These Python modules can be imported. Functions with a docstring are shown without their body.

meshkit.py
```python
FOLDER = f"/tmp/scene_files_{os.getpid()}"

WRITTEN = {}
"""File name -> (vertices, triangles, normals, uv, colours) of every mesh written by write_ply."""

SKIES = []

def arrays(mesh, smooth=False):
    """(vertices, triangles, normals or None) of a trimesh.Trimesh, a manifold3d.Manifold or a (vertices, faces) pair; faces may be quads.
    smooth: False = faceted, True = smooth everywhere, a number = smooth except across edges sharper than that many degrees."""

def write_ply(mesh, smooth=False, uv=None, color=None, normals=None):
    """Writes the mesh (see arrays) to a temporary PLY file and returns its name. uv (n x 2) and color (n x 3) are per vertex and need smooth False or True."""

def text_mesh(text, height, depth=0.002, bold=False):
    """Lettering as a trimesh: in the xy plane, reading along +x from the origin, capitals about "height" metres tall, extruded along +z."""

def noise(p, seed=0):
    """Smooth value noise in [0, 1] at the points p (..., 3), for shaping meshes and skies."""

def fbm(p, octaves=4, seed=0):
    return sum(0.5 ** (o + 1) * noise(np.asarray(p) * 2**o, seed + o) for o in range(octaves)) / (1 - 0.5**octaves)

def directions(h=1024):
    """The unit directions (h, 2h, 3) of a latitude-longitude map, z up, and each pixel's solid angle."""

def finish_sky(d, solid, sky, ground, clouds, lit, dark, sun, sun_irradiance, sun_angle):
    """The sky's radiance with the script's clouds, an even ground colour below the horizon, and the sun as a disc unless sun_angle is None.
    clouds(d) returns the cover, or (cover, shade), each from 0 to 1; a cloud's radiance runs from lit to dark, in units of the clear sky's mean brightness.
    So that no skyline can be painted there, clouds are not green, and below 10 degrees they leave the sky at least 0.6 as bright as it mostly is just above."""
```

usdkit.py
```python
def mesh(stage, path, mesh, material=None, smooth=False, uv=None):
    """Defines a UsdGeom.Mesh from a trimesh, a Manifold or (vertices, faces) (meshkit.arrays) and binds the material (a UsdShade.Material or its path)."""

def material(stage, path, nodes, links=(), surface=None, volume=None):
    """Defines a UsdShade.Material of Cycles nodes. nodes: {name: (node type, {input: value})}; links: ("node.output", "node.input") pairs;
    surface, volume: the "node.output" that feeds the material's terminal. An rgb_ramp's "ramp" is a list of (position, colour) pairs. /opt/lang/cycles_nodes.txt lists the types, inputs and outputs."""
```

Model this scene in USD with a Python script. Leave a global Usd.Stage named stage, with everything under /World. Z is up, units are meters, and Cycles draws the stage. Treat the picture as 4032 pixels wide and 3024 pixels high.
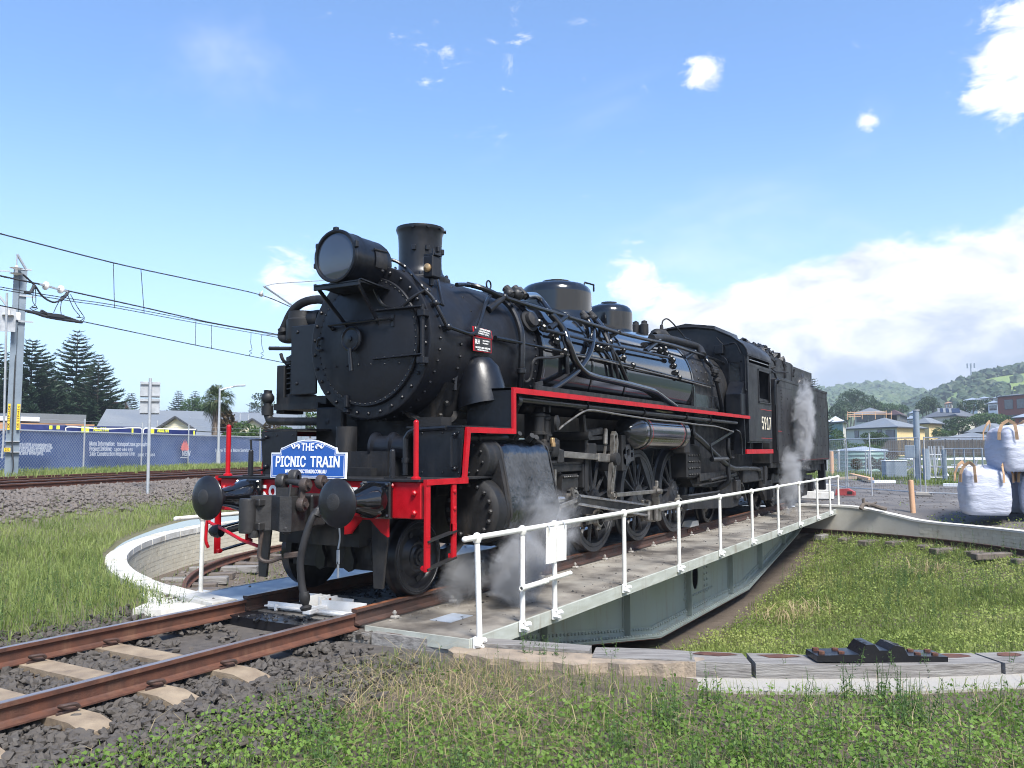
import math, random, numpy as np, trimesh, usdkit
from pxr import Usd, UsdGeom, UsdLux, UsdShade, Gf, Sdf
from shapely.geometry import Polygon, Point, box as sbox
from meshkit import text_mesh, fbm, noise
stage = Usd.Stage.CreateInMemory()
UsdGeom.SetStageUpAxis(stage, 'Z'); UsdGeom.SetStageMetersPerUnit(stage, 1.0)
UsdGeom.Xform.Define(stage, '/World'); UsdGeom.Scope.Define(stage, '/World/Looks')
pi = math.pi; rng = np.random.default_rng(59)
# ---------------------------------------------------------------- camera
def cam():
    P, yaw, pit, rol, f = (-6.3232, -6.2648, 1.5373), .5333, .0777, -.0034, 3300.1
    d = np.array([math.cos(pit)*math.cos(yaw), math.cos(pit)*math.sin(yaw), math.sin(pit)])
    r = np.array([math.sin(yaw), -math.cos(yaw), 0]); u = np.cross(r, d)
    r, u = math.cos(rol)*r + math.sin(rol)*u, -math.sin(rol)*r + math.cos(rol)*u
    c = UsdGeom.Camera.Define(stage, '/World/camera')
    c.AddTransformOp().Set(Gf.Matrix4d(*[float(v) for v in (*r, 0, *u, 0, *(-d), 0, *P, 1)]))
    c.CreateHorizontalApertureAttr(36.0); c.CreateVerticalApertureAttr(27.0)
    c.CreateFocalLengthAttr(36.0*f/4032); c.CreateClippingRangeAttr(Gf.Vec2f(.05, 20000))
    c.CreateExposureAttr(EXPOSURE)
EXPOSURE = 2.4
cam()
# ---------------------------------------------------------------- sky and sun
SUN = np.array([-.33, -.50, .80]); SUN /= np.linalg.norm(SUN)
dr3 = lambda az, el: (math.cos(el)*math.cos(az), math.cos(el)*math.sin(az), math.sin(el))
PUFF = [(dr3(.300, .424), .040, .48), (dr3(-.045, .38), .10, .62), (dr3(.12, .352), .020, .44), (dr3(.56, .47), .20, .16), (dr3(.80, .195), .07, .40), (dr3(.385, .192), .07, .50)]   # single small clouds: direction, angular size, weight
def sky():
    el, rot = math.asin(SUN[2]), math.atan2(SUN[0], SUN[1])
    d = UsdLux.DomeLight.Define(stage, '/World/sky')
    n = {'tc': ('texture_coordinate', {}),
         'sk': ('sky_texture', dict(sky_type='single_scattering', sun_disc=False, sun_elevation=el, sun_rotation=rot, altitude=0., air_density=1.0, aerosol_density=.6, ozone_density=2.0)),
         'xyz': ('separate_xyz', {}),
         'el': ('math', dict(math_type='arcsine')), 'az': ('math', dict(math_type='arctan2')),
         # cloud shapes: two octave sets of noise on the direction, flattened vertically
         'map': ('mapping', dict(scale=(1., 1., 2.1))),
         'n1': ('noise_texture', dict(scale=6.5, detail=8., roughness=.58, distortion=.25)),
         'n2': ('noise_texture', dict(scale=2.1, detail=5., roughness=.62, distortion=.6)),
         # a bank of cumulus low in the east: everywhere between azimuth 23 and -120 degrees, top slopes up southwards
         'top': ('math', dict(math_type='multiply_add', value2=-.105, value3=.250)),
         'dtop': ('math', dict(math_type='subtract')),
         'bank': ('map_range', dict(range_type='smoothstep', from_min=-.06, from_max=.11, to_min=-.26, to_max=.42, clamp=True)),
         'azm': ('map_range', dict(range_type='smoothstep', from_min=.33, from_max=.44, to_min=0., to_max=-.7, clamp=True)),
         'azn': ('map_range', dict(range_type='smoothstep', from_min=-2.9, from_max=-2.4, to_min=-.5, to_max=0., clamp=True)),
         's1': ('math', dict(math_type='add')), 's2': ('math', dict(math_type='add')), 's3': ('math', dict(math_type='add')),
         'cov': ('map_range', dict(range_type='smoothstep', from_min=.52, from_max=.68, to_min=0., to_max=.97, clamp=True)),
         'n4': ('noise_texture', dict(scale=21., detail=7., roughness=.6, distortion=.5)), 'pb': ('math', dict(math_type='subtract', value2=.13)), 'cv2': ('map_range', dict(range_type='smoothstep', from_min=.55, from_max=.80, to_min=0., to_max=.92, clamp=True)), 'm2': ('math', dict(math_type='maximum')),
         # thin high wisps
         'wm': ('map_range', dict(range_type='smoothstep', from_min=.52, from_max=.85, to_min=0., to_max=.30, clamp=True)),
         **{f'b{k}': ('mapping', dict(location=tuple(-v/r for v in d3), scale=(1/r, 1/r, 1/r))) for k, (d3, r, _) in enumerate(PUFF)}, **{f'g{k}': ('gradient_texture', dict(gradient_type='spherical')) for k in range(len(PUFF))}, **{f'w{k}': ('math', dict(math_type='multiply_add', value2=w)) for k, (_, _, w) in enumerate(PUFF)},
         'mx': ('math', dict(math_type='maximum')),
         # underside of the bank is in its own shade
         'sh0': ('map_range', dict(range_type='smoothstep', from_min=.06, from_max=.19, to_min=0., to_max=.85, clamp=True)),
         'n3': ('noise_texture', dict(scale=11., detail=7., roughness=.6, distortion=.4)), 'sh1': ('math', dict(math_type='multiply_add', value2=2.6, value3=-1.2)), 'sh2': ('math', dict(math_type='add', use_clamp=True)),
         'cc': ('rgb_ramp', dict(ramp=[(0., (2.2, 2.55, 3.1)), (.35, (2.9, 3.15, 3.6)), (.7, (4.1, 4.2, 4.4)), (1., (5.2, 5.2, 5.2))])),
         'tint': ('mix', dict(mix_type='multiply', fac=1., color2=(.67, .86, 1.04))),
         'haze': ('map_range', dict(range_type='smoothstep', from_min=0., from_max=.40, to_min=.50, to_max=.03, clamp=True)),
         'hz': ('mix', dict(color2=(3.5, 4.2, 5.1))),
         'out': ('mix', {}), 'bg': ('background_shader', dict(strength=.05))}
    l = [('tc.generated', 'xyz.vector'), ('xyz.z', 'el.value1'), ('xyz.y', 'az.value1'), ('xyz.x', 'az.value2'),
         ('tc.generated', 'map.vector'), ('map.vector', 'n1.vector'), ('map.vector', 'n2.vector'),
         ('az.value', 'top.value1'), ('top.value', 'dtop.value1'), ('el.value', 'dtop.value2'), ('dtop.value', 'bank.value'),
         ('az.value', 'azm.value'), ('az.value', 'azn.value'),
         ('n1.fac', 's1.value1'), ('bank.result', 's1.value2'), ('s1.value', 's2.value1'), ('azm.result', 's2.value2'), ('s2.value', 's3.value1'), ('azn.result', 's3.value2'), ('s3.value', 'cov.value'), ('map.vector', 'n4.vector'), ('n4.fac', 'pb.value1'), (f'w{len(PUFF)-1}.value', 'cv2.value'), ('cv2.result', 'm2.value1'), ('cov.result', 'm2.value2'),
         ('n2.fac', 'wm.value'), ('m2.value', 'mx.value1'), ('wm.result', 'mx.value2'),
         ('el.value', 'sh0.value'), ('map.vector', 'n3.vector'), ('n3.fac', 'sh1.value1'), ('sh0.result', 'sh2.value1'), ('sh1.value', 'sh2.value2'), ('sh2.value', 'cc.fac'),
         ('sk.color', 'tint.color1'), ('el.value', 'haze.value'), ('haze.result', 'hz.fac'), ('tint.color', 'hz.color1'),
         ('hz.color', 'out.color1'), ('cc.color', 'out.color2'), ('mx.value', 'out.fac'), ('out.color', 'bg.color')]
    for k in range(len(PUFF)): l += [('tc.generated', f'b{k}.vector'), (f'b{k}.vector', f'g{k}.vector'), (f'g{k}.fac', f'w{k}.value1'), ('pb.value' if k == 0 else f'w{k-1}.value', f'w{k}.value3')]
    m = usdkit.material(stage, '/World/Looks/sky_look', n, l, surface='bg.background')
    UsdShade.MaterialBindingAPI.Apply(d.GetPrim()).Bind(m)
    d.GetPrim().SetCustomDataByKey('kind', 'structure')
    s = UsdLux.DistantLight.Define(stage, '/World/sun')
    s.CreateNormalizeAttr(True); s.CreateIntensityAttr(.4); s.CreateAngleAttr(18.); s.CreateColorAttr(Gf.Vec3f(1., .955, .89))
    z = SUN; x = np.cross([0, 1, 0], z); x /= np.linalg.norm(x); y = np.cross(z, x)
    s.AddTransformOp().Set(Gf.Matrix4d(*[float(v) for v in (*x, 0, *y, 0, *z, 0, 0, 0, 0, 1)]))
sky()
# ---------------------------------------------------------------- materials
LOOK = {}
def look(name, col, rough=.6, metal=0., var=.18, scale=4., bump=0., bscale=60., col2=None, ramp=None, spec=.5, coat=0., island=0., detail=4., stretch=None, dist=.02, rot=0., grime=None):
    """a procedural surface: base colour col, mottled by noise towards col2, fine relief from a second noise"""
    c = np.array(col, float); c2 = np.array(col2, float) if col2 is not None else c*(1-var)
    n = {'tc': ('geometry', {}), 'mp': ('mapping', dict(mapping_type='texture', rotation=(0., 0., rot), scale=tuple(1/v for v in (stretch or (1., 1., 1.))))), 'n': ('noise_texture', dict(scale=scale, detail=detail, roughness=.62)),
         'r': ('rgb_ramp', dict(ramp=ramp or [(.30, tuple(c2)), (.70, tuple(c if col2 is not None else c*(1+var)))])),
         'p': ('principled_bsdf', dict(roughness=rough, metallic=metal, specular_ior_level=spec, coat_weight=coat, coat_roughness=.08))}
    l = [('tc.position', 'mp.vector'), ('mp.vector', 'n.vector'), ('n.fac', 'r.fac')]
    out = 'r.color'
    if island:
        n['v'] = ('map_range', dict(from_min=0., from_max=1., to_min=1-island, to_max=1+island)); n['h'] = ('hsv', {})
        l += [('tc.random_per_island', 'v.value'), ('v.result', 'h.value'), (out, 'h.color')]; out = 'h.color'
    if grime:                                                     # dust, oil and water streaks running down
        n['gp'] = ('mapping', dict(scale=(3.6, 3.6, .55))); n['gn'] = ('noise_texture', dict(scale=1.7, detail=8., roughness=.68)); n['gm'] = ('map_range', dict(range_type='smoothstep', from_min=.50, from_max=.74, to_min=0., to_max=grime[1], clamp=True)); n['gx'] = ('mix', dict(color2=grime[0]))
        l += [('tc.position', 'gp.vector'), ('gp.vector', 'gn.vector'), ('gn.fac', 'gm.value'), ('gm.result', 'gx.fac'), (out, 'gx.color1')]; out = 'gx.color'
    l.append((out, 'p.base_color'))
    n['rr'] = ('map_range', dict(from_min=.3, from_max=.7, to_min=max(rough*.68, .02), to_max=min(rough*1.4, 1.)))
    l += [('n.fac', 'rr.value'), ('rr.result', 'p.roughness')]
    if bump:
        n['bn'] = ('noise_texture', dict(scale=bscale, detail=4., roughness=.6)); n['b'] = ('bump', dict(strength=bump, distance=dist))
        l += [('mp.vector', 'bn.vector'), ('bn.fac', 'b.height'), ('b.normal', 'p.normal')]
    LOOK[name] = usdkit.material(stage, '/World/Looks/' + name, n, l, surface='p.BSDF'); return name
def leaf_look(name, ramp, rough=.55, trans=.35, patch=.7, pscale=.9):
    """foliage: each leaf or blade takes its own tone, whole patches drift together; some light passes through"""
    n = {'g': ('geometry', {}), 'n': ('noise_texture', dict(scale=pscale, detail=3., roughness=.6)),
         'm': ('mix', dict(mix_type='mix', fac=patch)), 'mr': ('map_range', dict(from_min=.28, from_max=.72, to_min=0., to_max=1., clamp=True)),
         'r': ('rgb_ramp', dict(ramp=ramp)), 'p': ('principled_bsdf', dict(roughness=rough, specular_ior_level=.3)), 't': ('translucent_bsdf', {}), 'x': ('mix_closure', dict(fac=trans))}
    l = [('g.position', 'n.vector'), ('n.fac', 'mr.value'), ('g.random_per_island', 'm.color1'), ('mr.result', 'm.color2'), ('m.color', 'r.fac'),
         ('r.color', 'p.base_color'), ('r.color', 't.color'), ('p.BSDF', 'x.closure1'), ('t.BSDF', 'x.closure2')]
    LOOK[name] = usdkit.material(stage, '/World/Looks/' + name, n, l, surface='x.closure'); return name
look('black_paint', (.0042, .0050, .0075), .36, spec=.42, grime=((.028, .026, .024), .30), var=.35, scale=2.5, bump=.06, bscale=25)
look('smokebox_black', (.0038, .0045, .0070), .46, spec=.34, var=.4, scale=2.2, bump=.12, bscale=11, col2=(.0078, .0085, .0115), detail=7., grime=((.030, .027, .024), .35))
look('gloss_black', (.004, .0042, .005), .09, grime=((.020, .018, .016), .30), var=.3, scale=2.0, bump=.035, bscale=5, coat=.6, dist=.03)
look('dome_black', (.0035, .0038, .0045), .13, grime=((.030, .028, .026), .5), var=.5, scale=3.0, bump=.05, bscale=6, coat=.5, stretch=(1., 1., .25))
look('under_black', (.0058, .006, .007), .62, grime=((.050, .040, .030), .55), var=.6, scale=3.0, bump=.12, bscale=40)
look('worn_black', (.0070, .0076, .0095), .50, spec=.4, grime=((.050, .042, .033), .5), col2=(.024, .023, .0225), scale=6., bump=.12, bscale=50)
look('pipe_black', (.006, .0065, .008), .32, var=.3, bump=.06, bscale=60)
look('red_paint', (.43, .0035, .011), .36, col2=(.30, .005, .010), detail=7., scale=5., bump=.05, bscale=30, spec=.3)
look('red_line', (.30, .02, .02), .5)
look('bare_steel', (.30, .285, .26), .42, metal=.75, col2=(.13, .115, .10), scale=9., bump=.08)
look('bright_steel', (.55, .55, .56), .22, metal=.9, var=.2)
look('wheel_grey', (.030, .032, .038), .42, grime=((.045, .034, .026), .6), col2=(.015, .016, .019), scale=6., bump=.08, bscale=40)
look('tyre_black', (.0055, .006, .0085), .27, spec=.36, col2=(.017, .017, .019), scale=5., bump=.07)
look('coupler_iron', (.026, .025, .025), .52, col2=(.014, .0135, .0135), scale=8., bump=.2, bscale=55)
look('link_rust', (.055, .036, .028), .6, col2=(.030, .026, .025), scale=11., bump=.2, bscale=70)
look('rubber', (.022, .022, .024), .62, bump=.05)
look('tank_polish', (.20, .19, .19), .13, metal=1., var=.15, scale=1.5, bump=.02, bscale=4)
look('crumpled_sheet', (.17, .175, .185), .20, metal=1., col2=(.045, .047, .05), scale=2.6, bump=.45, bscale=3.4, dist=.06, stretch=(1., 1., .7))
look('casing_polish', (.030, .032, .035), .15, metal=.4, col2=(.028, .029, .032), scale=5., bump=.35, bscale=3.2, dist=.05, coat=.5)
look('tender_grey', (.0075, .0076, .0095), .46, spec=.35, grime=((.040, .036, .034), .55), col2=(.013, .0128, .0145), scale=1.7, bump=.10, bscale=9)
look('cab_grey', (.011, .0112, .0135), .44, spec=.35, grime=((.034, .031, .029), .4), col2=(.018, .0178, .0195), scale=1.5, bump=.05, bscale=9)
look('coal', (.007, .007, .008), .42, var=.5, scale=20., bump=.3, bscale=50)
look('lens_glass', (.045, .056, .075), .06, var=.15, scale=1., coat=1., metal=.4)
look('dark_glass', (.012, .015, .018), .05, coat=1.)
look('white_letter', (.80, .80, .78), .5, var=.05)
look('cream_letter', (.62, .57, .45), .5, var=.06)
look('sign_blue', (.015, .085, .34), .35, var=.06)
look('sign_white', (.80, .81, .83), .35, var=.04)
look('brass', (.45, .30, .15), .35, metal=.7)
look('rust_rail', (.115, .042, .023), .82, grime=((.16, .085, .05), .5), col2=(.052, .023, .016), scale=8., bump=.25, bscale=90, detail=6.)
look('rust_bright', (.24, .085, .034), .8, col2=(.12, .045, .02), scale=12., bump=.3, bscale=90)
look('rail_top', (.33, .33, .36), .34, metal=.6, col2=(.20, .15, .13), scale=7., stretch=(.3, 4., 4.))
look('dark_rust', (.075, .036, .026), .8, col2=(.035, .024, .021), scale=7., bump=.3, bscale=70)
look('girder_green', (.29, .335, .32), .46, grime=((.20, .15, .10), .5), col2=(.24, .28, .265), scale=1.3, bump=.05, bscale=20)
look('deck_edge', (.40, .42, .38), .5, grime=((.18, .14, .10), .6), col2=(.30, .31, .27), scale=5., bump=.08, stretch=(.6, 1., 3.))
look('deck_plate', (.31, .285, .235), .75, ramp=[(.30, (.035, .031, .028)), (.42, (.105, .092, .078)), (.55, (.22, .20, .17)), (.72, (.30, .285, .245))], scale=1.1, bump=.35, bscale=70, detail=8.)
look('deck_soot', (.020, .019, .018), .8, col2=(.050, .046, .042), scale=6., bump=.5, bscale=50)
look('deck_pale', (.30, .34, .40), .42, col2=(.24, .27, .31), scale=5., bump=.1)
look('rail_white', (.70, .69, .64), .42, ramp=[(.22, (.26, .17, .10)), (.30, (.55, .53, .47)), (.45, (.66, .65, .60)), (.8, (.72, .71, .67))], scale=9., detail=7., bump=.10, bscale=40)
look('chalk_white', (.74, .74, .72), .5, ramp=[(.25, (.34, .22, .14)), (.36, (.66, .65, .62)), (.7, (.78, .78, .77))], scale=7., bump=.1)
look('painted_brick', (.60, .555, .44), .7, ramp=[(.24, (.30, .25, .18)), (.36, (.52, .475, .37)), (.7, (.61, .57, .46))], scale=4., detail=8., bump=.15, bscale=45, island=.06)
look('coping_white', (.60, .585, .54), .7, ramp=[(.26, (.30, .27, .22)), (.40, (.50, .48, .43)), (.7, (.62, .61, .57))], scale=4.5, detail=8., bump=.25, bscale=30)
look('render_grey', (.47, .45, .39), .7, col2=(.37, .345, .29), scale=1.4, bump=.12, bscale=20)
look('old_timber', (.25, .24, .23), .85, ramp=[(.25, (.075, .066, .06)), (.5, (.185, .175, .165)), (.75, (.27, .262, .25))], scale=4., bump=.5, bscale=9, stretch=(7., .5, 7.), detail=8., dist=.03, rot=.56)
look('old_sleeper', (.15, .125, .105), .85, col2=(.075, .06, .05), scale=6., bump=.5, bscale=40)
look('concrete_sleeper', (.29, .225, .155), .85, ramp=[(.25, (.10, .075, .055)), (.42, (.21, .16, .11)), (.7, (.31, .245, .17))], scale=5., bump=.4, bscale=70, detail=8.)
look('concrete', (.30, .285, .26), .8, col2=(.33, .31, .28), scale=4., bump=.3, bscale=50)
look('concrete_tan', (.34, .27, .20), .9, col2=(.19, .155, .12), scale=6., bump=.6, bscale=35)
look('stone', (.205, .178, .152), .85, col2=(.13, .114, .100), scale=9., bump=.35, bscale=60, island=.6)
look('bank_stone', (.225, .19, .165), .85, col2=(.16, .14, .125), scale=9., bump=.3, bscale=60, island=.35)
look('ballast_dark', (.10, .088, .078), .9, col2=(.06, .053, .047), scale=14., bump=.7, bscale=60)
look('soil', (.075, .058, .044), .92, col2=(.125, .098, .073), scale=3.5, bump=.7, bscale=45, detail=8.)
look('pit_moss', (.13, .12, .062), .92, col2=(.095, .075, .05), scale=1.2, bump=.6, bscale=30, detail=8.)
look('grass_soil', (.11, .115, .05), .92, col2=(.13, .11, .07), scale=1.6, bump=.6, bscale=40, detail=8.)
look('yard', (.115, .106, .100), .9, ramp=[(.3, (.070, .065, .063)), (.55, (.115, .106, .100)), (.72, (.175, .165, .155))], scale=.9, bump=.5, bscale=30, detail=9.)
look('far_ground', (.075, .10, .035), .9, col2=(.055, .07, .03), scale=.05, detail=6.)
look('galv', (.42, .44, .46), .45, metal=.35, col2=(.34, .36, .38), scale=6.)
look('mast_grey', (.20, .245, .29), .5, col2=(.16, .20, .24), scale=2.)
look('wire_dark', (.045, .047, .050), .5, metal=.3)
look('insulator', (.62, .60, .58), .25, coat=.4)
look('tag_yellow', (.75, .50, .03), .5)
look('tag_black', (.02, .02, .02), .5)
look('banner_blue', (.024, .060, .175), .75, col2=(.038, .082, .215), scale=.55, bump=.25, bscale=9., detail=5.)
look('banner_text', (.50, .54, .60), .7, col2=(.36, .40, .47), scale=9.)
look('banner_red', (.55, .17, .16), .7)
look('container_blue', (.012, .022, .11), .45)
look('lime_yellow', (.72, .74, .05), .5)
look('roof_steel', (.165, .18, .195), .5, col2=(.145, .158, .172), scale=.2)
look('roof_dark', (.10, .105, .115), .55)
look('roof_tile', (.085, .045, .042), .7, col2=(.06, .035, .034), scale=2.)
look('wall_cream', (.62, .575, .42), .8, var=.04, scale=.6)
look('wall_yellow', (.62, .48, .24), .8, col2=(.58, .44, .22), scale=.6)
look('wall_pale', (.48, .47, .42), .8, var=.05)
look('wall_white', (.62, .64, .66), .7, var=.05)
look('brick_red', (.25, .085, .055), .8, col2=(.19, .065, .045), scale=3.)
look('brick_orange', (.45, .25, .13), .8, col2=(.38, .21, .12), scale=2.)
look('trim_dark', (.05, .053, .058), .5)
look('paling', (.055, .048, .045), .85, col2=(.085, .078, .072), scale=1.5, stretch=(3., 3., .3))
look('tank_green', (.16, .27, .25), .5, col2=(.13, .225, .21), scale=1.)
look('plastic_red', (.30, .05, .05), .5)
look('post_timber', (.58, .36, .22), .75, col2=(.48, .29, .18), scale=6., stretch=(6., 6., .5), bump=.15)
look('bag_white', (.46, .48, .56), .6, col2=(.40, .42, .50), scale=5., bump=.3, bscale=6., dist=.06, stretch=(1., 1., 3.2))
look('strap_orange', (.42, .27, .16), .7)
look('bark', (.10, .085, .07), .9, col2=(.06, .05, .042), scale=3.)
look('palm_bark', (.20, .16, .125), .9, col2=(.12, .095, .075), scale=4.)
look('solar', (.02, .03, .06), .15, coat=.6)
look('white_plastic', (.78, .78, .78), .4)
leaf_look('pine_leaf', [(0., (.022, .044, .026)), (.5, (.042, .072, .036)), (1., (.075, .11, .05))], trans=.15, patch=.4)
leaf_look('palm_leaf', [(0., (.040, .062, .022)), (.6, (.085, .115, .045)), (1., (.17, .16, .08))], trans=.3)
leaf_look('tree_dark', [(0., (.020, .042, .016)), (.5, (.042, .075, .025)), (1., (.08, .12, .04))], trans=.2, pscale=.35)
leaf_look('tree_mid', [(0., (.034, .066, .020)), (.5, (.068, .12, .036)), (1., (.12, .175, .055))], trans=.25, pscale=.35)
leaf_look('tree_russet', [(0., (.04, .035, .016)), (.5, (.085, .055, .026)), (1., (.12, .085, .040))], trans=.2)
leaf_look('bush_light', [(0., (.032, .065, .018)), (.5, (.075, .13, .032)), (1., (.13, .18, .05))], trans=.3)
leaf_look('forest', [(0., (.045, .075, .035)), (.5, (.085, .125, .05)), (1., (.15, .19, .075))], trans=.1, patch=.65, pscale=.03)
leaf_look('forest_near', [(0., (.028, .050, .024)), (.5, (.050, .080, .033)), (1., (.085, .12, .046))], trans=.1, patch=.6, pscale=.04)
leaf_look('meadow', [(0., (.12, .18, .04)), (1., (.24, .30, .07))], trans=0., patch=1., pscale=.02)
leaf_look('blade', [(0., (.10, .15, .034)), (.35, (.20, .245, .068)), (.62, (.30, .315, .115)), (.82, (.34, .32, .15)), (1., (.52, .45, .27))], patch=.42, pscale=.9, trans=.35)
leaf_look('blade_pale', [(0., (.12, .175, .038)), (.3, (.225, .275, .082)), (.6, (.35, .355, .14)), (1., (.54, .47, .29))], patch=.5, pscale=.7, trans=.35)
leaf_look('straw', [(0., (.25, .20, .10)), (.5, (.38, .30, .17)), (1., (.50, .42, .27))], trans=.2)
leaf_look('cover_leaf', [(0., (.085, .16, .028)), (.5, (.18, .29, .056)), (1., (.30, .40, .11))], patch=.5, pscale=1.1, trans=.4)
leaf_look('weed_leaf', [(0., (.05, .10, .03)), (.5, (.105, .175, .055)), (1., (.18, .25, .085))], patch=.45, pscale=1.3, trans=.3)
leaf_look('pit_leaf', [(0., (.16, .225, .050)), (.45, (.28, .345, .09)), (.75, (.36, .39, .13)), (1., (.45, .42, .22))], patch=.75, pscale=.6, trans=.4)
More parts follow.
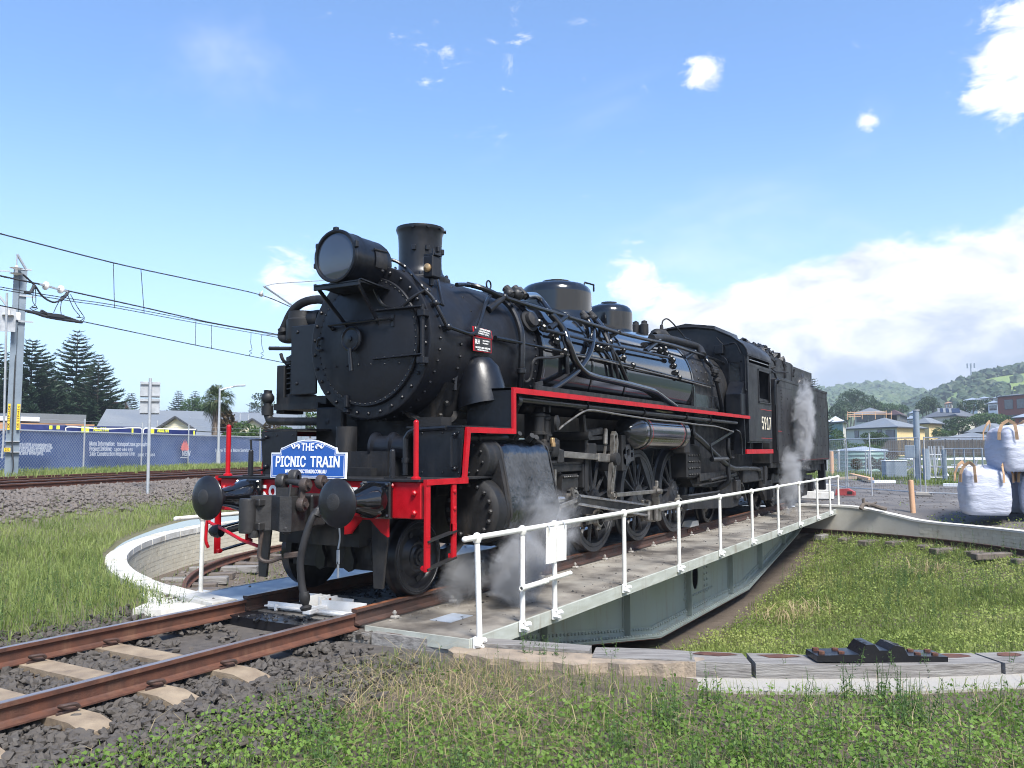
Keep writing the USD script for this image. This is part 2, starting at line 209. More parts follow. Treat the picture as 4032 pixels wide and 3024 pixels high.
# ---------------------------------------------------------------- mesh helpers
def nrm(v): v = np.asarray(v, float); return v/(np.linalg.norm(v)+1e-12)
def frame(d):
    d = nrm(d); a = np.cross(d, [0, 0, 1.] if abs(d[2]) < .9 else [1., 0, 0]); a = nrm(a); return a, np.cross(d, a)
class MB:
    def __init__(s): s.v, s.f, s.n = [], [], 0
    def add(s, v, f):
        s.v.append(np.asarray(v, float)); s.f.append(np.asarray(f, int)+s.n); s.n += len(v); return s
    def tm(s, m): return s.add(m.vertices, m.faces)
    def box(s, x0, x1, y0, y1, z0, z1, b=0.): return s.obox(((x0+x1)/2, (y0+y1)/2, (z0+z1)/2), (abs(x1-x0), abs(y1-y0), abs(z1-z0)), b=b)
    def obox(s, c, size, ax=None, b=0.):
        h = np.asarray(size, float)/2; A = np.eye(3) if ax is None else np.array([nrm(a) for a in ax]); b = min(b, h.min()*.49)
        if b <= 0:
            p = np.array([[i, j, k] for i in (-1, 1) for j in (-1, 1) for k in (-1, 1)], float)*h
            f = [[0, 1, 3], [0, 3, 2], [4, 6, 7], [4, 7, 5], [0, 4, 5], [0, 5, 1], [2, 3, 7], [2, 7, 6], [0, 2, 6], [0, 6, 4], [1, 5, 7], [1, 7, 3]]
        else:
            q = np.array([[i, j, k] for i in (-1, 1) for j in (-1, 1) for k in (-1, 1)], float)
            p = np.vstack([q*(h-b*(1-np.eye(3)[k])) for k in range(3)]); m = trimesh.convex.convex_hull(p); p, f = m.vertices, m.faces
        return s.add(p@A+np.asarray(c, float), f)
    def bar(s, p, q, w, t, up=(0, 0, 1), b=0.):
        p, q = np.asarray(p, float), np.asarray(q, float); d = nrm(q-p); sd = nrm(np.cross(up, d)); u = np.cross(d, sd)
        return s.obox((p+q)/2, (np.linalg.norm(q-p), w, t), (d, sd, u), b)
    def cyl(s, p, q, r, r2=None, n=16, caps=True):
        p, q = np.asarray(p, float), np.asarray(q, float); r2 = r if r2 is None else r2; a, b = frame(q-p); t = np.arange(n)*2*pi/n
        e = np.cos(t)[:, None]*a+np.sin(t)[:, None]*b; v = np.vstack([p+r*e, q+r2*e, [p], [q]]); i = np.arange(n); j = (i+1) % n
        f = np.vstack([np.c_[i, n+j, j], np.c_[i, n+i, n+j]])
        if caps: f = np.vstack([f, np.c_[np.full(n, 2*n), i, j], np.c_[np.full(n, 2*n+1), n+j, n+i]])
        return s.add(v, f)
    def rev(s, prof, o, d, n=32, arc=None):
        """prof: (radius, distance along d) pairs"""
        o = np.asarray(o, float); d = nrm(d); a, b = frame(d); full = arc is None
        t = np.arange(n)*2*pi/n if full else np.linspace(arc[0], arc[1], n); e = np.cos(t)[:, None]*a+np.sin(t)[:, None]*b
        v = np.vstack([o+d*h+r*e for r, h in prof]); f = []; m = n if full else n-1
        i = np.arange(m); j = (i+1) % n
        for k in range(len(prof)-1):
            A, B = k*n, (k+1)*n
            f += [np.c_[A+i, B+j, A+j], np.c_[A+i, B+i, B+j]]
        return s.add(v, np.vstack(f))
    def tube(s, pts, r, n=8, smooth=True, closed=False):
        p = np.asarray(pts, float)
        if smooth and len(p) > 2:
            q = np.vstack([p[:1]*2-p[1:2], p, p[-1:]*2-p[-2:-1]]); o = []
            for i in range(len(p)-1):
                a, b, c, d = q[i:i+4]
                for t in np.linspace(0, 1, 6)[:-1]: o.append(.5*(2*b+(c-a)*t+(2*a-5*b+4*c-d)*t*t+(3*b-a-3*c+d)*t**3))
            p = np.vstack([o, p[-1:]])
        T = np.gradient(p, axis=0); T /= np.linalg.norm(T, axis=1, keepdims=True)+1e-12
        A = np.zeros_like(p); A[0] = frame(T[0])[0]
        for i in range(1, len(p)): A[i] = nrm(A[i-1]-T[i]*np.dot(A[i-1], T[i]))
        B = np.cross(T, A); t = np.arange(n)*2*pi/n; R = np.broadcast_to(r, (len(p),))
        v = (p[:, None]+R[:, None, None]*(np.cos(t)[None, :, None]*A[:, None]+np.sin(t)[None, :, None]*B[:, None])).reshape(-1, 3)
        i, j = np.meshgrid(np.arange(len(p)-1), np.arange(n), indexing='ij'); a = i*n+j; b = i*n+(j+1) % n
        f = np.vstack([np.stack([a, b, b+n], -1).reshape(-1, 3), np.stack([a, b+n, a+n], -1).reshape(-1, 3)])
        N = len(v); v = np.vstack([v, p[:1], p[-1:]]); k = np.arange(n)
        f = np.vstack([f, np.c_[np.full(n, N), (k+1) % n, k], np.c_[np.full(n, N+1), N-n+k, N-n+(k+1) % n]])
        return s.add(v, f)
    def prism(s, poly, plane, a, b, holes=()):
        """poly in the named plane's two axes, swept along the third from a to b"""
        g = poly if hasattr(poly, 'exterior') else Polygon(poly, holes); m = trimesh.creation.extrude_polygon(g, abs(b-a), engine='earcut')
        v = np.array(m.vertices); v[:, 2] += min(a, b)
        k = dict(xy=(0, 1, 2), xz=(0, 2, 1), yz=(2, 0, 1))[plane]; w = v[:, k]; f = np.array(m.faces)
        return s.add(w, f[:, ::-1] if plane == 'xz' else f)
    def sph(s, c, r, sub=1, sc=(1, 1, 1)):
        m = trimesh.creation.icosphere(subdivisions=sub); return s.add(m.vertices*r*np.array(sc)+np.asarray(c, float), m.faces)
    def bolts(s, pts, d, r, h=None, n=6, dome=True):
        h = h or r*.7; pts = np.atleast_2d(pts); ds = np.broadcast_to(d, pts.shape)
        for p, e in zip(pts, ds): s.rev([(r, -.002), (r, h*.55), (r*.55, h), (0.001, h*1.05)] if dome else [(r, -.002), (r, h), (0.001, h)], p, e, n)
        return s
    def text(s, t, h, o, x, y, depth=.004, bold=True, width=None, shear=0.):
        m = text_mesh(t, h, depth, bold); v = np.array(m.vertices); w = v[:, 0].max()-v[:, 0].min(); v[:, 0] -= v[:, 0].min()
        if width: v[:, 0] *= width/w; w = width
        x, y = nrm(x), nrm(y); z = np.cross(x, y); return s.add(np.asarray(o, float)+v[:, :1]*x+v[:, 1:2]*y+v[:, 2:]*z, m.faces)
    def xf(s, M=None, t=(0, 0, 0)):
        s.v = [(v@np.asarray(M).T if M is not None else v)+np.asarray(t, float) for v in s.v]; return s
    def mir(s):
        s.v = [v*[1, -1, 1] for v in s.v]; s.f = [f[:, ::-1] for f in s.f]; return s
    def build(s, name, mat, parent=None, smooth=32, label=None, kind=None):
        v, f = np.vstack(s.v), np.vstack(s.f); off = ORIG.get(parent.GetPath() if parent is not None else None, np.zeros(3))
        path = (str(parent.GetPath()) if parent is not None else '/World')+'/'+name; base, k = path, 1
        while stage.GetPrimAtPath(path): path = f'{base}_{k:03d}'; k += 1
        g = usdkit.mesh(stage, path, (v-off, f), LOOK[mat] if isinstance(mat, str) else mat, smooth=smooth if len(f) < 60000 else False).GetPrim()
        ORIG[g.GetPath()] = off
        if label: g.SetCustomDataByKey('label', label)
        if kind: g.SetCustomDataByKey('kind', kind)
        return g
    def each(s, name, mat, parent=None, **k):
        o = 0
        for v, f in zip(s.v, s.f):
            m = MB(); m.add(v, f-o); o += len(v); m.build(name, mat, parent, **k)
ORIG = {}
def tag(o, label=None, cat=None, group=None, kind=None):
    for k, v in (('label', label), ('category', cat), ('group', group), ('kind', kind)):
        if v: o.SetCustomDataByKey(k, v)
    return o
def free(name):
    p, k = '/World/'+name, 1
    while stage.GetPrimAtPath(p): p = f'/World/{name}_{k:03d}'; k += 1
    return p
def thing(name, label, cat, loc=(0, 0, 0), group=None, rz=0.):
    """an Xform at the thing's base; meshes built under it are given in world metres unless rz turns it"""
    x = UsdGeom.Xform.Define(stage, free(name)); x.AddTranslateOp().Set(Gf.Vec3d(*map(float, loc)))
    if rz: x.AddRotateZOp().Set(float(rz))
    o = x.GetPrim(); ORIG[o.GetPath()] = np.zeros(3) if rz else np.asarray(loc, float); return tag(o, label, cat, group)
def copy(src, loc, rz, label=None, group=None, scale=None):
    w = src.GetCustomData(); nm = src.GetName(); nm = nm[:-4] if nm[-4:-3] == '_' and nm[-3:].isdigit() else nm
    x = UsdGeom.Xform.Define(stage, free(nm)); x.AddTranslateOp().Set(Gf.Vec3d(*map(float, loc))); x.AddRotateZOp().Set(float(rz))
    if scale: x.AddScaleOp().Set(Gf.Vec3f(*scale))
    o = x.GetPrim(); tag(o, label or w['label'], w['category'], group or w.get('group'))
    o.GetReferences().AddInternalReference(src.GetPath()); o.SetInstanceable(True); return o
# ---------------------------------------------------------------- steam locomotive (x runs along the train, rail tops at z = 0)
L = thing('steam_locomotive', 'black steam locomotive with red buffer beam and white cab number standing on the turntable', 'steam locomotive', (6, 0, 0))
ZC = 2.77
def ringpts(x, r, n, a0=0., zc=ZC, yc=0.): t = a0+np.arange(n)*2*pi/n; return np.c_[np.full(n, x), yc+r*np.cos(t), zc+r*np.sin(t)]
X = np.array([1., 0, 0])
# smokebox, door and front ring
sb = MB().rev([(.60, 1.10), (.877, 1.10), (.885, 1.14), (.905, 2.2), (.918, 3.44), (.60, 3.44)], (0, 0, ZC), X, 72).build('smokebox', 'smokebox_black', L)
m = MB()
for x, n in ((1.22, 44), (1.98, 26), (3.36, 56)):
    p = ringpts(x, .89 if x < 2 else .916, n); m.bolts(p, np.c_[np.zeros(n), p[:, 1], p[:, 2]-ZC]/.9, .017, .02)
a = np.radians(np.linspace(-88, -35, 7)); p = np.c_[np.full(7, 1.62), .9*np.sin(a), ZC-.9*np.cos(a)*.999]; m.bolts(p, np.c_[np.zeros(7), p[:, 1:]-[0, ZC]], .02, .02)
m.build('rivets', 'smokebox_black', sb)
fr = MB().rev([(.735, 1.10), (.735, 1.058), (.755, 1.05), (.865, 1.05), (.885, 1.062), (.885, 1.12)], (0, 0, ZC), X, 72).build('front_ring', 'smokebox_black', L)
MB().bolts(ringpts(1.05, .822, 30, .08), -X, .022, .026).build('ring_bolts', 'smokebox_black', fr)
dr = MB().rev([(.742, 1.07), (.742, 1.03), (.72, 1.012), (.60, .985), (.42, .957), (.2, .938), (.001, .932)], (0, 0, ZC), X, 72).build('smokebox_door', 'smokebox_black', L)
MB().rev([(.742, 1.02), (.735, 1.008), (.685, 1.008), (.68, 1.02)], (0, 0, ZC), X, 72).bolts(ringpts(1.008, .712, 60), -X, .010, .010).bolts([(0.965, 0.565, 2.49), (0.955, 0.396, 2.496), (0.95, 0.224, 2.495), (0.95, 0.05, 2.501), (0.955, -0.128, 2.496), (0.965, -0.318, 2.49), (0.985, -0.505, 2.489)], -X, .012, .014).build('rim_studs', 'smokebox_black', dr)
for A, B in (((0.955, -0.171, 2.552), (1, -0.815, 2.576)), ((0.955, -0.19, 3.097), (1, -0.811, 3.103))):
    m = MB().bar(A, B, .018, .075, up=(1, 0, 0), b=.005); A, B = np.array(A), np.array(B)
    m.bolts([A*(1-t)+B*t-[.012, 0, 0] for t in (.06, .24, .42, .6)], -X, .016, .02); m.build('hinge_strap', 'smokebox_black', dr)
m = MB().cyl((1, -0.806, 3.126), (1, -0.81, 2.451), .026, n=12)
for u in ((1228,705), (1228,1050)): pass
m.obox((1.01, -0.81, 3.028), (.10, .10, .075), b=.008).obox((1.01, -0.802, 2.508), (.10, .10, .075), b=.008).build('hinge_pin', 'smokebox_black', dr)
hw = np.array((0.87, 0.102, 2.791)); m = MB().rev([(.105, .0), (.125, -.014), (.145, 0), (.145, .02), (.125, .032), (.105, .02)], hw, X, 36).rev([(.11, .0), (.03, -.012), (.03, -.03), (.001, -.034)], hw, X, 24).cyl(hw, hw+[.1, 0, 0], .03)
m.build('handwheel', 'black_paint', dr)
m = MB().cyl(hw+[-.02, 0, -.11], (0.85, 0.067, 2.423), .021, .025, 12).build('lock_handle', 'black_paint', dr)
A, B = np.array((0.87, 0.443, 2.972)), np.array((0.9, -0.427, 2.984)); MB().tube([A+[.07, 0, -.03], A, B, B+[.07, 0, 0]], .017, smooth=False).sph(A+[.07, 0, -.03], .03).box(B[0]+.05, B[0]+.08, B[1]-.02, B[1]+.02, B[2]-.08, B[2]+.05).build('door_rail', 'black_paint', dr)
A, B = np.array((0.97, 0.703, 2.849)), np.array((0.97, 0.715, 2.71)); MB().tube([A+[.06, -.06, 0], A+[0, -.04, 0], A+[0, 0, -.03], B+[0, 0, .03], B+[0, -.05, 0], B+[.06, -.08, 0]], .016).build('grab_handle', 'black_paint', L)
MB().obox((1, 0.26, 2.09), (.07, .05, .14), b=.01).obox((1.03, 0.29, 1.986), (.06, .07, .05), b=.01).build('door_clamp', 'smokebox_black', L)
# headlight on its shelf
hc = np.array([.473, 0, 3.655])
hl = MB().rev([(.262, .03), (.285, .06), (.285, .18), (.29, .19), (.29, .24), (.28, .25), (.28, .60), (.262, .67), (.20, .72), (.001, .735)], hc, X, 40).build('headlight', 'black_paint', L)
MB().rev([(.262, .05), (.262, .005), (.275, -.004), (.295, 0), (.298, .03), (.29, .05)], hc, X, 40).obox(hc+[.02, 0, .30], (.05, .06, .05), b=.01).obox(hc+[.02, .26, .14], (.05, .05, .06), b=.01).obox(hc+[.02, -.30, .10], (.05, .04, .08), b=.01).obox(hc+[.02, .29, -.08], (.05, .04, .06), b=.01).build('headlight_rim', 'black_paint', hl)
MB().rev([(.262, .02), (.2, .006), (.1, -.004), (.001, -.008)], hc, X, 36).build('lens', 'lens_glass', hl)
m = MB(); pts = [(x, -.287*math.cos(t), .287*math.sin(t)) for x in (.36, .56) for t in np.linspace(-.30, .36, 7)]
v = np.array(pts)+hc; v[:, 1] -= .004; f = [[i, i+1, i+8] for i in range(6)]+[[i, i+8, i+7] for i in range(6)]; m.add(v, f).tube([hc+[.34, -.275, .11], hc+[.58, -.275, .12]], .012).sph(hc+[.46, -.30, -.12], .02).build('side_hatch', 'worn_black', hl)
z = 3.355
sh = MB().box(.50, 1.12, -.33, .33, z-.016, z+.012, .004).box(.50, .53, -.33, .33, z-.05, z, .004).box(.62, .74, -.12, .12, z, z+.06).box(.98, 1.1, -.12, .12, z, z+.06).build('headlight_shelf', 'black_paint', L)
m = MB()
for s in (-1, 1): m.bar((.54, s*.29, z-.03), (.985, s*.23, z-.43), .045, .014, up=(0, 1, 0)).box(.95, .99, s*.23-.035, s*.23+.035, z-.47, z-.41).bar((.52, s*.33, z+.02), (1.08, s*.34, z-.03), .035, .014)
m.build('shelf_brackets', 'black_paint', L)
# chimney, domes, top fittings
a = np.linspace(0, 1, 9)
ch = MB().rev([(.20, .9), (.24, 1.525), (.262, 1.545), (.30, 1.535), (.304, 1.51), (.298, 1.485), (.278, 1.44), (.27, 1.30), (.268, 1.12), (.272, 1.02), (.29, .95), (.33, .91), (.375, .885), (.38, .86), (.36, .70)], (2.03, 0, ZC), (0, 0, 1), 48).build('chimney', 'black_paint', L)
m = MB()
for t in (3.5, 4.1, 4.7, 5.3): e = np.array([math.cos(t), math.sin(t), 0]); m.bolts(np.array([2.03, 0, ZC+1.5])+e*.294, e, .022, .03, dome=False).obox(np.array([2.03, 0, ZC+1.24])+e*.275, (.05, .05, .07), (e, np.cross([0, 0, 1], e), (0, 0, 1)), b=.008)
for t in (3.8, 5.0, 5.6): e = np.array([math.cos(t), math.sin(t), 0]); m.bolts(np.array([2.03, 0, ZC+.885])+e*.35, (0, 0, 1), .024, .04)
m.each('chimney_bolt', 'black_paint', ch)
def dome(name, x, r, top, flat, lab):
    pr = [(r*1.09, .80), (r*1.015, .90), (r, .98), (r, top-ZC-.24)]+[(r-.16*(1-math.cos(t)), top-ZC-.24+.17*math.sin(t)) for t in np.linspace(.2, pi/2, 6)]+[(flat+.03, top-ZC-.03), (flat, top-ZC-.022), (flat, top-ZC), (.001, top-ZC+.006)]
    d = MB().rev(pr, (x, 0, ZC), (0, 0, 1), 56).build(name, 'dome_black', L, label=lab); return d
d1 = dome('steam_dome', 5.72, .577, 4.27, .23, 'larger dome with a handle on its crown'); d2 = dome('sand_dome', 7.83, .43, 4.24, .15, 'smaller dome nearer the cab')
A = np.array((6.179, -0.3, 4.245)); MB().tube([A+[-.02, .02, -.02], A+[.0, -.0, .06], A+[.22, -.06, .05], A+[.24, -.05, -.06]], .016, smooth=False).build('dome_handle', 'black_paint', d1)
m = MB()
for y in (-.09, .09): m.rev([(.07, .0), (.075, .1), (.085, .13), (.085, .30), (.06, .32), (.06, .36), (.02, .38), (.001, .39)], (9.35, y, 3.72), (0, 0, 1), 12)
m.build('safety_valves', 'under_black', L)
MB().rev([(.06, 0), (.13, .04), (.15, .12), (.15, .34), (.17, .36), (.17, .4), (.13, .44), (.13, .6), (.05, .66), (.001, .66)], (9.85, -.12, 3.86), X, 20).cyl((10.1, -.12, 3.6), (10.1, -.12, 3.8), .06).cyl((10.25, -.12, 3.98), (10.25, -.12, 4.12), .05, .03, 10).tube([(10.27, -.12, 4.12), (10.30, -.14, 4.22), (10.42, -.2, 4.26), (10.62, -.3, 4.12), (10.95, -.42, 3.86)], .016).build('turbo_generator', 'under_black', L)
m = MB().tube([(7.889, -0.803, 3.522), (8.947, -0.694, 3.649), (10.739, -0.579, 3.729), (11.087, -0.651, 3.682), (10.613, -0.879, 3.465)], .075, 12).build('steam_turret', 'under_black', L)
MB().cyl((1.42, -.62, 3.42), (1.42, -.62, 3.5), .03).obox((1.42, -.63, 3.63), (.17, .14, .25), b=.012).box(1.35, 1.49, -.72, -.56, 3.76, 3.78).cyl((1.36, -.69, 3.755), (1.36, -.69, 3.83), .018).build('marker_lamp', 'black_paint', L)
MB().rev([(.05, 0), (.05, -.02), (.03, -.035), (.001, -.04)], (1.335, -.63, 3.61), X, 14).build('marker_lens', 'brass', L)
# boiler barrel, firebox, lagging bands
bo = MB().rev([(.90, 3.46), (.955, 3.46), (.962, 3.5), (.985, 6.2), (1.005, 8.0), (1.02, 9.55), (.9, 9.55)], (0, 0, ZC), X, 80).build('boiler', 'gloss_black', L)
for x, r in ((3.50, .975), (5.02, .985), (6.28, .998), (9.5, 1.03)): MB().rev([(r-.02, -.04), (r, -.038), (r+.004, 0), (r, .038), (r-.02, .04)], (x, 0, ZC), X, 72).build('boiler_band', 'gloss_black', L)
m = MB().rev([(.9, 9.55), (1.012, 9.56), (1.012, 11.9)], (0, 0, ZC), X, 64).box(9.56, 11.9, -1.005, 1.005, 1.35, 2.77)
fb = m.build('firebox', 'worn_black', L)
m = MB().box(9.62, 11.3, -1.03, -.99, 2.05, 2.62, .006).box(9.50, 9.56, -1.04, -.98, 2.0, 2.75).box(10.74, 10.80, -1.045, -.99, 2.05, 2.62)
m.build('cladding_panel', 'casing_polish', fb)
p = np.array([[x, -1.0*math.cos(t), ZC+1.0*math.sin(t)] for x in (9.9, 10.2, 10.5, 10.9, 11.25) for t in (.15, .32, .5)]); MB().bolts(p, np.c_[0*p[:, 0], p[:, 1], p[:, 2]-ZC], .035, .03).build('stay_bolts', 'under_black', fb)
m = MB().rev([(.15, 0), (.15, .04), (.105, .05), (.10, .11), (.05, .12), (.001, .13)], (3.289, -0.835, 3.223), np.array((3.171, -0.902, 3.203))-np.array((3.289, -0.835, 3.223))+[0, -.6, .25], 22)
m.build('washout_cover', 'under_black', L)
# rods and pipes along the boiler
def run(name, pts, r, mat='pipe_black', n=8, smooth=True, bends=(), par=None): return MB().tube(pts, r, n, smooth).build(name, mat, par or L)
hr = run('handrail', [(2.235, -0.564, 3.583), (2.329, -0.738, 3.531), (2.678, -0.847, 3.456), (3.497, -0.855, 3.446), (4.408, -0.857, 3.444), (5.227, -0.882, 3.428), (6.146, -0.887, 3.42), (7.327, -0.883, 3.443), (8.624, -0.858, 3.49), (10.039, -0.885, 3.472), (11.385, -0.901, 3.451), (11.892, -0.924, 3.42), (12.496, -0.833, 3.534), (13.033, -0.694, 3.662)], .030)
for A, B in (((2.385, -0.789, 3.263), (2.662, -0.856, 3.461)), ((3.785, -0.887, 3.187), (4.388, -0.867, 3.447)), ((6.015, -0.805, 3.347), (6.199, -0.886, 3.438)), ((7.365, -0.887, 3.232), (8.198, -0.837, 3.514)), ((9.508, -0.847, 3.301), (10.155, -0.86, 3.503))): MB().cyl(A, B, .05, .034, 10).sph(B, .045).build('handrail_bracket', 'pipe_black', hr)
run('reach_rod', [(3.356, -0.986, 3.13), (3.531, -0.985, 3.135), (4.503, -0.984, 3.137), (5.613, -0.991, 3.147), (6.935, -0.99, 3.176), (8.405, -0.991, 3.199)], .024)
run('lubricator_rod', [(2.569, -0.973, 2.888), (3.203, -1.014, 2.88), (4.03, -1.024, 2.884), (6.365, -1.043, 2.888), (8.565, -1.057, 2.849), (10.706, -1.069, 2.825)], .017)
run('lubricator_rod', [(3.873, -1.027, 2.843), (5.057, -1.035, 2.874), (6.407, -1.047, 2.851), (8.627, -1.058, 2.826), (10.45, -1.07, 2.783)], .014, 'bare_steel')
for a, b in ((455,545), (495,600), (590,660), (660,790), (700,800), (1042,715), (1045,745), (1215,905), (1235,930), (1600,1005), (1535,845), (1145,780), (1150,830), (1560,915), (1555,870)):
    pass
for P in ((3.42, -0.924, 3.225), (3.464, -0.978, 3.152), (3.903, -0.939, 3.115), (3.863, -0.968, 3.02), (3.972, -1.034, 2.881), (5.701, -0.956, 3.203), (5.563, -0.967, 3.096), (5.321, -0.956, 3.062), (5.192, -0.955, 3.068), (6.392, -1.043, 2.89), (8.6, -1.057, 2.852), (8.344, -0.99, 3.202), (6.168, -0.97, 3.118), (6.103, -1.006, 2.99), (8.596, -0.946, 3.178), (8.544, -0.986, 3.068), (8.554, -1.016, 2.942), (7.98, -0.927, 3.323), (8.314, -0.898, 3.37), (8.301, -0.925, 3.288)):
    MB().rev([(.03, -.05), (.05, -.03), (.05, .03), (.03, .05)], P, (0, -.5, .85), 8).sph(P, .04).build('valve_fitting', 'pipe_black', L)
run('steam_pipe', [(3.35, -0.768, 3.585), (3.923, -0.602, 3.691), (4.085, -0.612, 3.636), (3.977, -0.796, 3.455), (4.033, -0.892, 3.324), (4.098, -0.963, 3.188), (4.09, -1.033, 3.01), (4.242, -1.06, 2.781), (4.489, -1.064, 2.653), (4.853, -1.057, 2.601), (5.76, -1.063, 2.58), (7.087, -1.073, 2.53), (7.456, -1.064, 2.492), (7.821, -1.062, 2.415), (8.38, -1.053, 2.308)], .052, 'gloss_black', 12)
run('steam_pipe', [(5.519, -0.683, 3.554), (5.353, -0.822, 3.407), (5.056, -0.958, 3.174), (4.83, -1.022, 2.963), (4.519, -1.05, 2.744), (4.214, -1.043, 2.58), (3.891, -1.015, 2.431), (3.56, -0.981, 2.296)], .042, 'gloss_black', 12)
run('sand_pipe', [(5.975, -0.545, 3.656), (5.768, -0.757, 3.483), (5.673, -0.904, 3.285), (5.673, -0.984, 3.106), (5.883, -1.035, 2.871), (6.225, -1.033, 2.583)], .036, 'pipe_black')
run('sand_pipe', [(6.48, -0.367, 3.749), (5.838, -0.81, 3.438), (5.72, -0.934, 3.249), (5.677, -1.002, 3.047), (5.75, -1.04, 2.802), (5.808, -1.033, 2.652)], .026, 'pipe_black')
run('sand_pipe', [(5.371, -0.984, 3.037), (5.535, -1.022, 2.899), (5.61, -1.027, 2.695), (5.7, -1.016, 2.55)], .020, 'pipe_black')
run('sand_pipe', [(4.049, -0.94, 3.167), (4.073, -1.003, 2.958), (4.073, -1.02, 2.751), (4.102, -1.013, 2.582)], .030, 'pipe_black')
for P, r in (((5.329, -0.7, 3.566), .09), ((5.747, -0.64, 3.627), .09), ((2.894, -0.781, 3.544), .10), ((3.05, -0.81, 3.558), .12), ((3.254, -0.767, 3.587), .09)): MB().sph(P, r*.75, 1).cyl(np.array(P)-[0, .05, .02], np.array(P)+[0, .05, .08], r*.55, n=10).build('pipe_joint', 'under_black', L)
run('feed_pipe', [(2.667, -0.634, 3.53), (2.894, -0.698, 3.472), (2.934, -0.822, 3.322), (2.915, -0.923, 3.128), (2.888, -0.974, 2.947), (2.869, -0.979, 2.568), (2.945, -0.911, 2.311)], .042, 'pipe_black', 10)
MB().rev([(.05, -.06), (.062, -.05), (.062, .0), (.05, .01)], (2.871, -0.976, 2.553), (0, 0, 1), 12).build('pipe_flange', 'pipe_black', L)
run('copper_pipe', [(3.964, -1.019, 2.823), (3.637, -1, 2.767), (3.263, -0.989, 2.726), (3.168, -0.974, 2.657), (3.175, -0.954, 2.547), (3.16, -0.934, 2.443), (3.072, -0.92, 2.405), (2.972, -0.932, 2.437)], .018, 'worn_black')
run('conduit', [(1.2, -0.01, 3.758), (1.25, -0.154, 3.746), (1.3, -0.237, 3.71), (1.35, -0.339, 3.626), (1.093, -0.693, 3.391), (1.12, -0.768, 3.294)], .020)
run('conduit', [(0.93, -0.137, 3.429), (0.93, -0.209, 3.296), (0.95, -0.283, 3.166), (0.97, -0.415, 3.108), (0.99, -0.534, 3.126), (1.02, -0.645, 3.213), (1.099, -0.765, 3.299)], .019)
run('conduit', [(1.099, -0.765, 3.299), (1.149, -0.823, 3.224), (1.179, -0.868, 3.131), (1.22, -0.905, 3.026), (1.276, -0.94, 2.907)], .022)
run('conduit', [(1.777, -0.446, 3.609), (1.389, -0.755, 3.347), (1.298, -0.871, 3.149), (1.18, -0.858, 3.179)], .016, smooth=False)
for P in ((1.136, -0.766, 3.297), (1.178, -0.855, 3.16), (1.302, -0.941, 2.902)): MB().sph(P, .045).cyl(P, np.array(P)+[0, .06, -.02], .035, n=10).build('conduit_box', 'pipe_black', L)
run('drain_pipe', [(1.298, -0.962, 2.895), (1.667, -0.975, 2.865), (1.82, -0.97, 2.908), (1.953, -0.942, 3.041), (2.276, -0.815, 3.315), (2.669, -0.65, 3.504), (2.96, -0.595, 3.573), (3.028, -0.702, 3.51)], .022)
run('clack_pipe', [(2.293, -0.942, 2.89), (2.586, -0.963, 2.887), (2.721, -0.983, 2.883)], .030)
run('handrail', [(1.825, -0.693, 3.491), (2.132, -0.626, 3.549), (2.476, -0.606, 3.566), (2.733, -0.693, 3.519)], .026, par=L)
t = np.linspace(0, 2*pi, 17); e = np.array((2.876, -0.484, 3.668)); MB().tube(np.c_[e[0]+.055*np.cos(t), 0*t+e[1], e[2]+.055*np.sin(t)+.02], .011, smooth=False).build('lifting_eye', 'pipe_black', L)
run('injector_pipe', [(10.694, -0.437, 3.864), (11.569, -0.414, 3.828), (10.955, -0.772, 3.582), (10.57, -0.968, 3.353), (10.742, -1.04, 3.211), (10.706, -1.087, 3.078), (10.702, -1.135, 2.872), (10.968, -1.125, 2.531), (11.222, -1.071, 2.324)], .045, 'pipe_black', 10)
for P in ((10.715, -1.074, 3.182), (10.664, -1.113, 3.061), (10.644, -1.147, 2.944), (10.546, -1.15, 3.114)): MB().rev([(.05, -.05), (.085, -.03), (.085, .03), (.05, .05)], P, (.1, -.2, 1), 8).build('injector_valve', 'under_black', L)
# builder plates
for (A, B, C_, txt) in (((1.789, -0.923, 2.972), (2.2, -0.926, 2.96), (1.808, -0.94, 2.868), 0), ((1.776, -0.941, 2.853), (2.169, -0.941, 2.86), (1.8, -0.941, 2.681), 1)):
    A, B, C_ = map(np.array, (A, B, C_)); x = nrm(B-A); w = np.linalg.norm(B-A); y = nrm(A-C_); h = np.linalg.norm(A-C_); zz = nrm(np.cross(x, y)); y = np.cross(zz, x); o = (B+C_)/2+zz*.012
    pl = MB().obox(o, (w, h, .012), (x, y, zz), b=.003).build('builder_plate', 'red_paint', L)
    MB().obox(o+zz*.005, (w*.92, h*.90, .006), (x, y, zz)).build('plate_face', 'tag_black', pl)
    m = MB()
    for k, (s, hh, yy, ww, xx) in enumerate([('BALDWIN LOCOMOTIVE WORKS', .018, .28, .8, -.4), ('PHILADELPHIA U.S.A.', .016, .02, .7, -.35), ('AUGUST 1952', .016, -.25, .55, -.27)] if not txt else [('BLH', .05, .02, .24, -.42), ('BUILDERS', .014, .24, .36, .0), ('NUMBER', .014, .06, .3, .0), ('BALDWIN-LIMA-HAMILTON', .020, -.28, .80, -.4), ('PHILADELPHIA PA U.S.A.', .013, -.42, .6, -.3)]):
        m.text(s, hh, o+zz*.0085+x*w*xx+y*h*yy, x, y, .002, True, w*ww)
    m.build('plate_lettering', 'white_letter', pl)
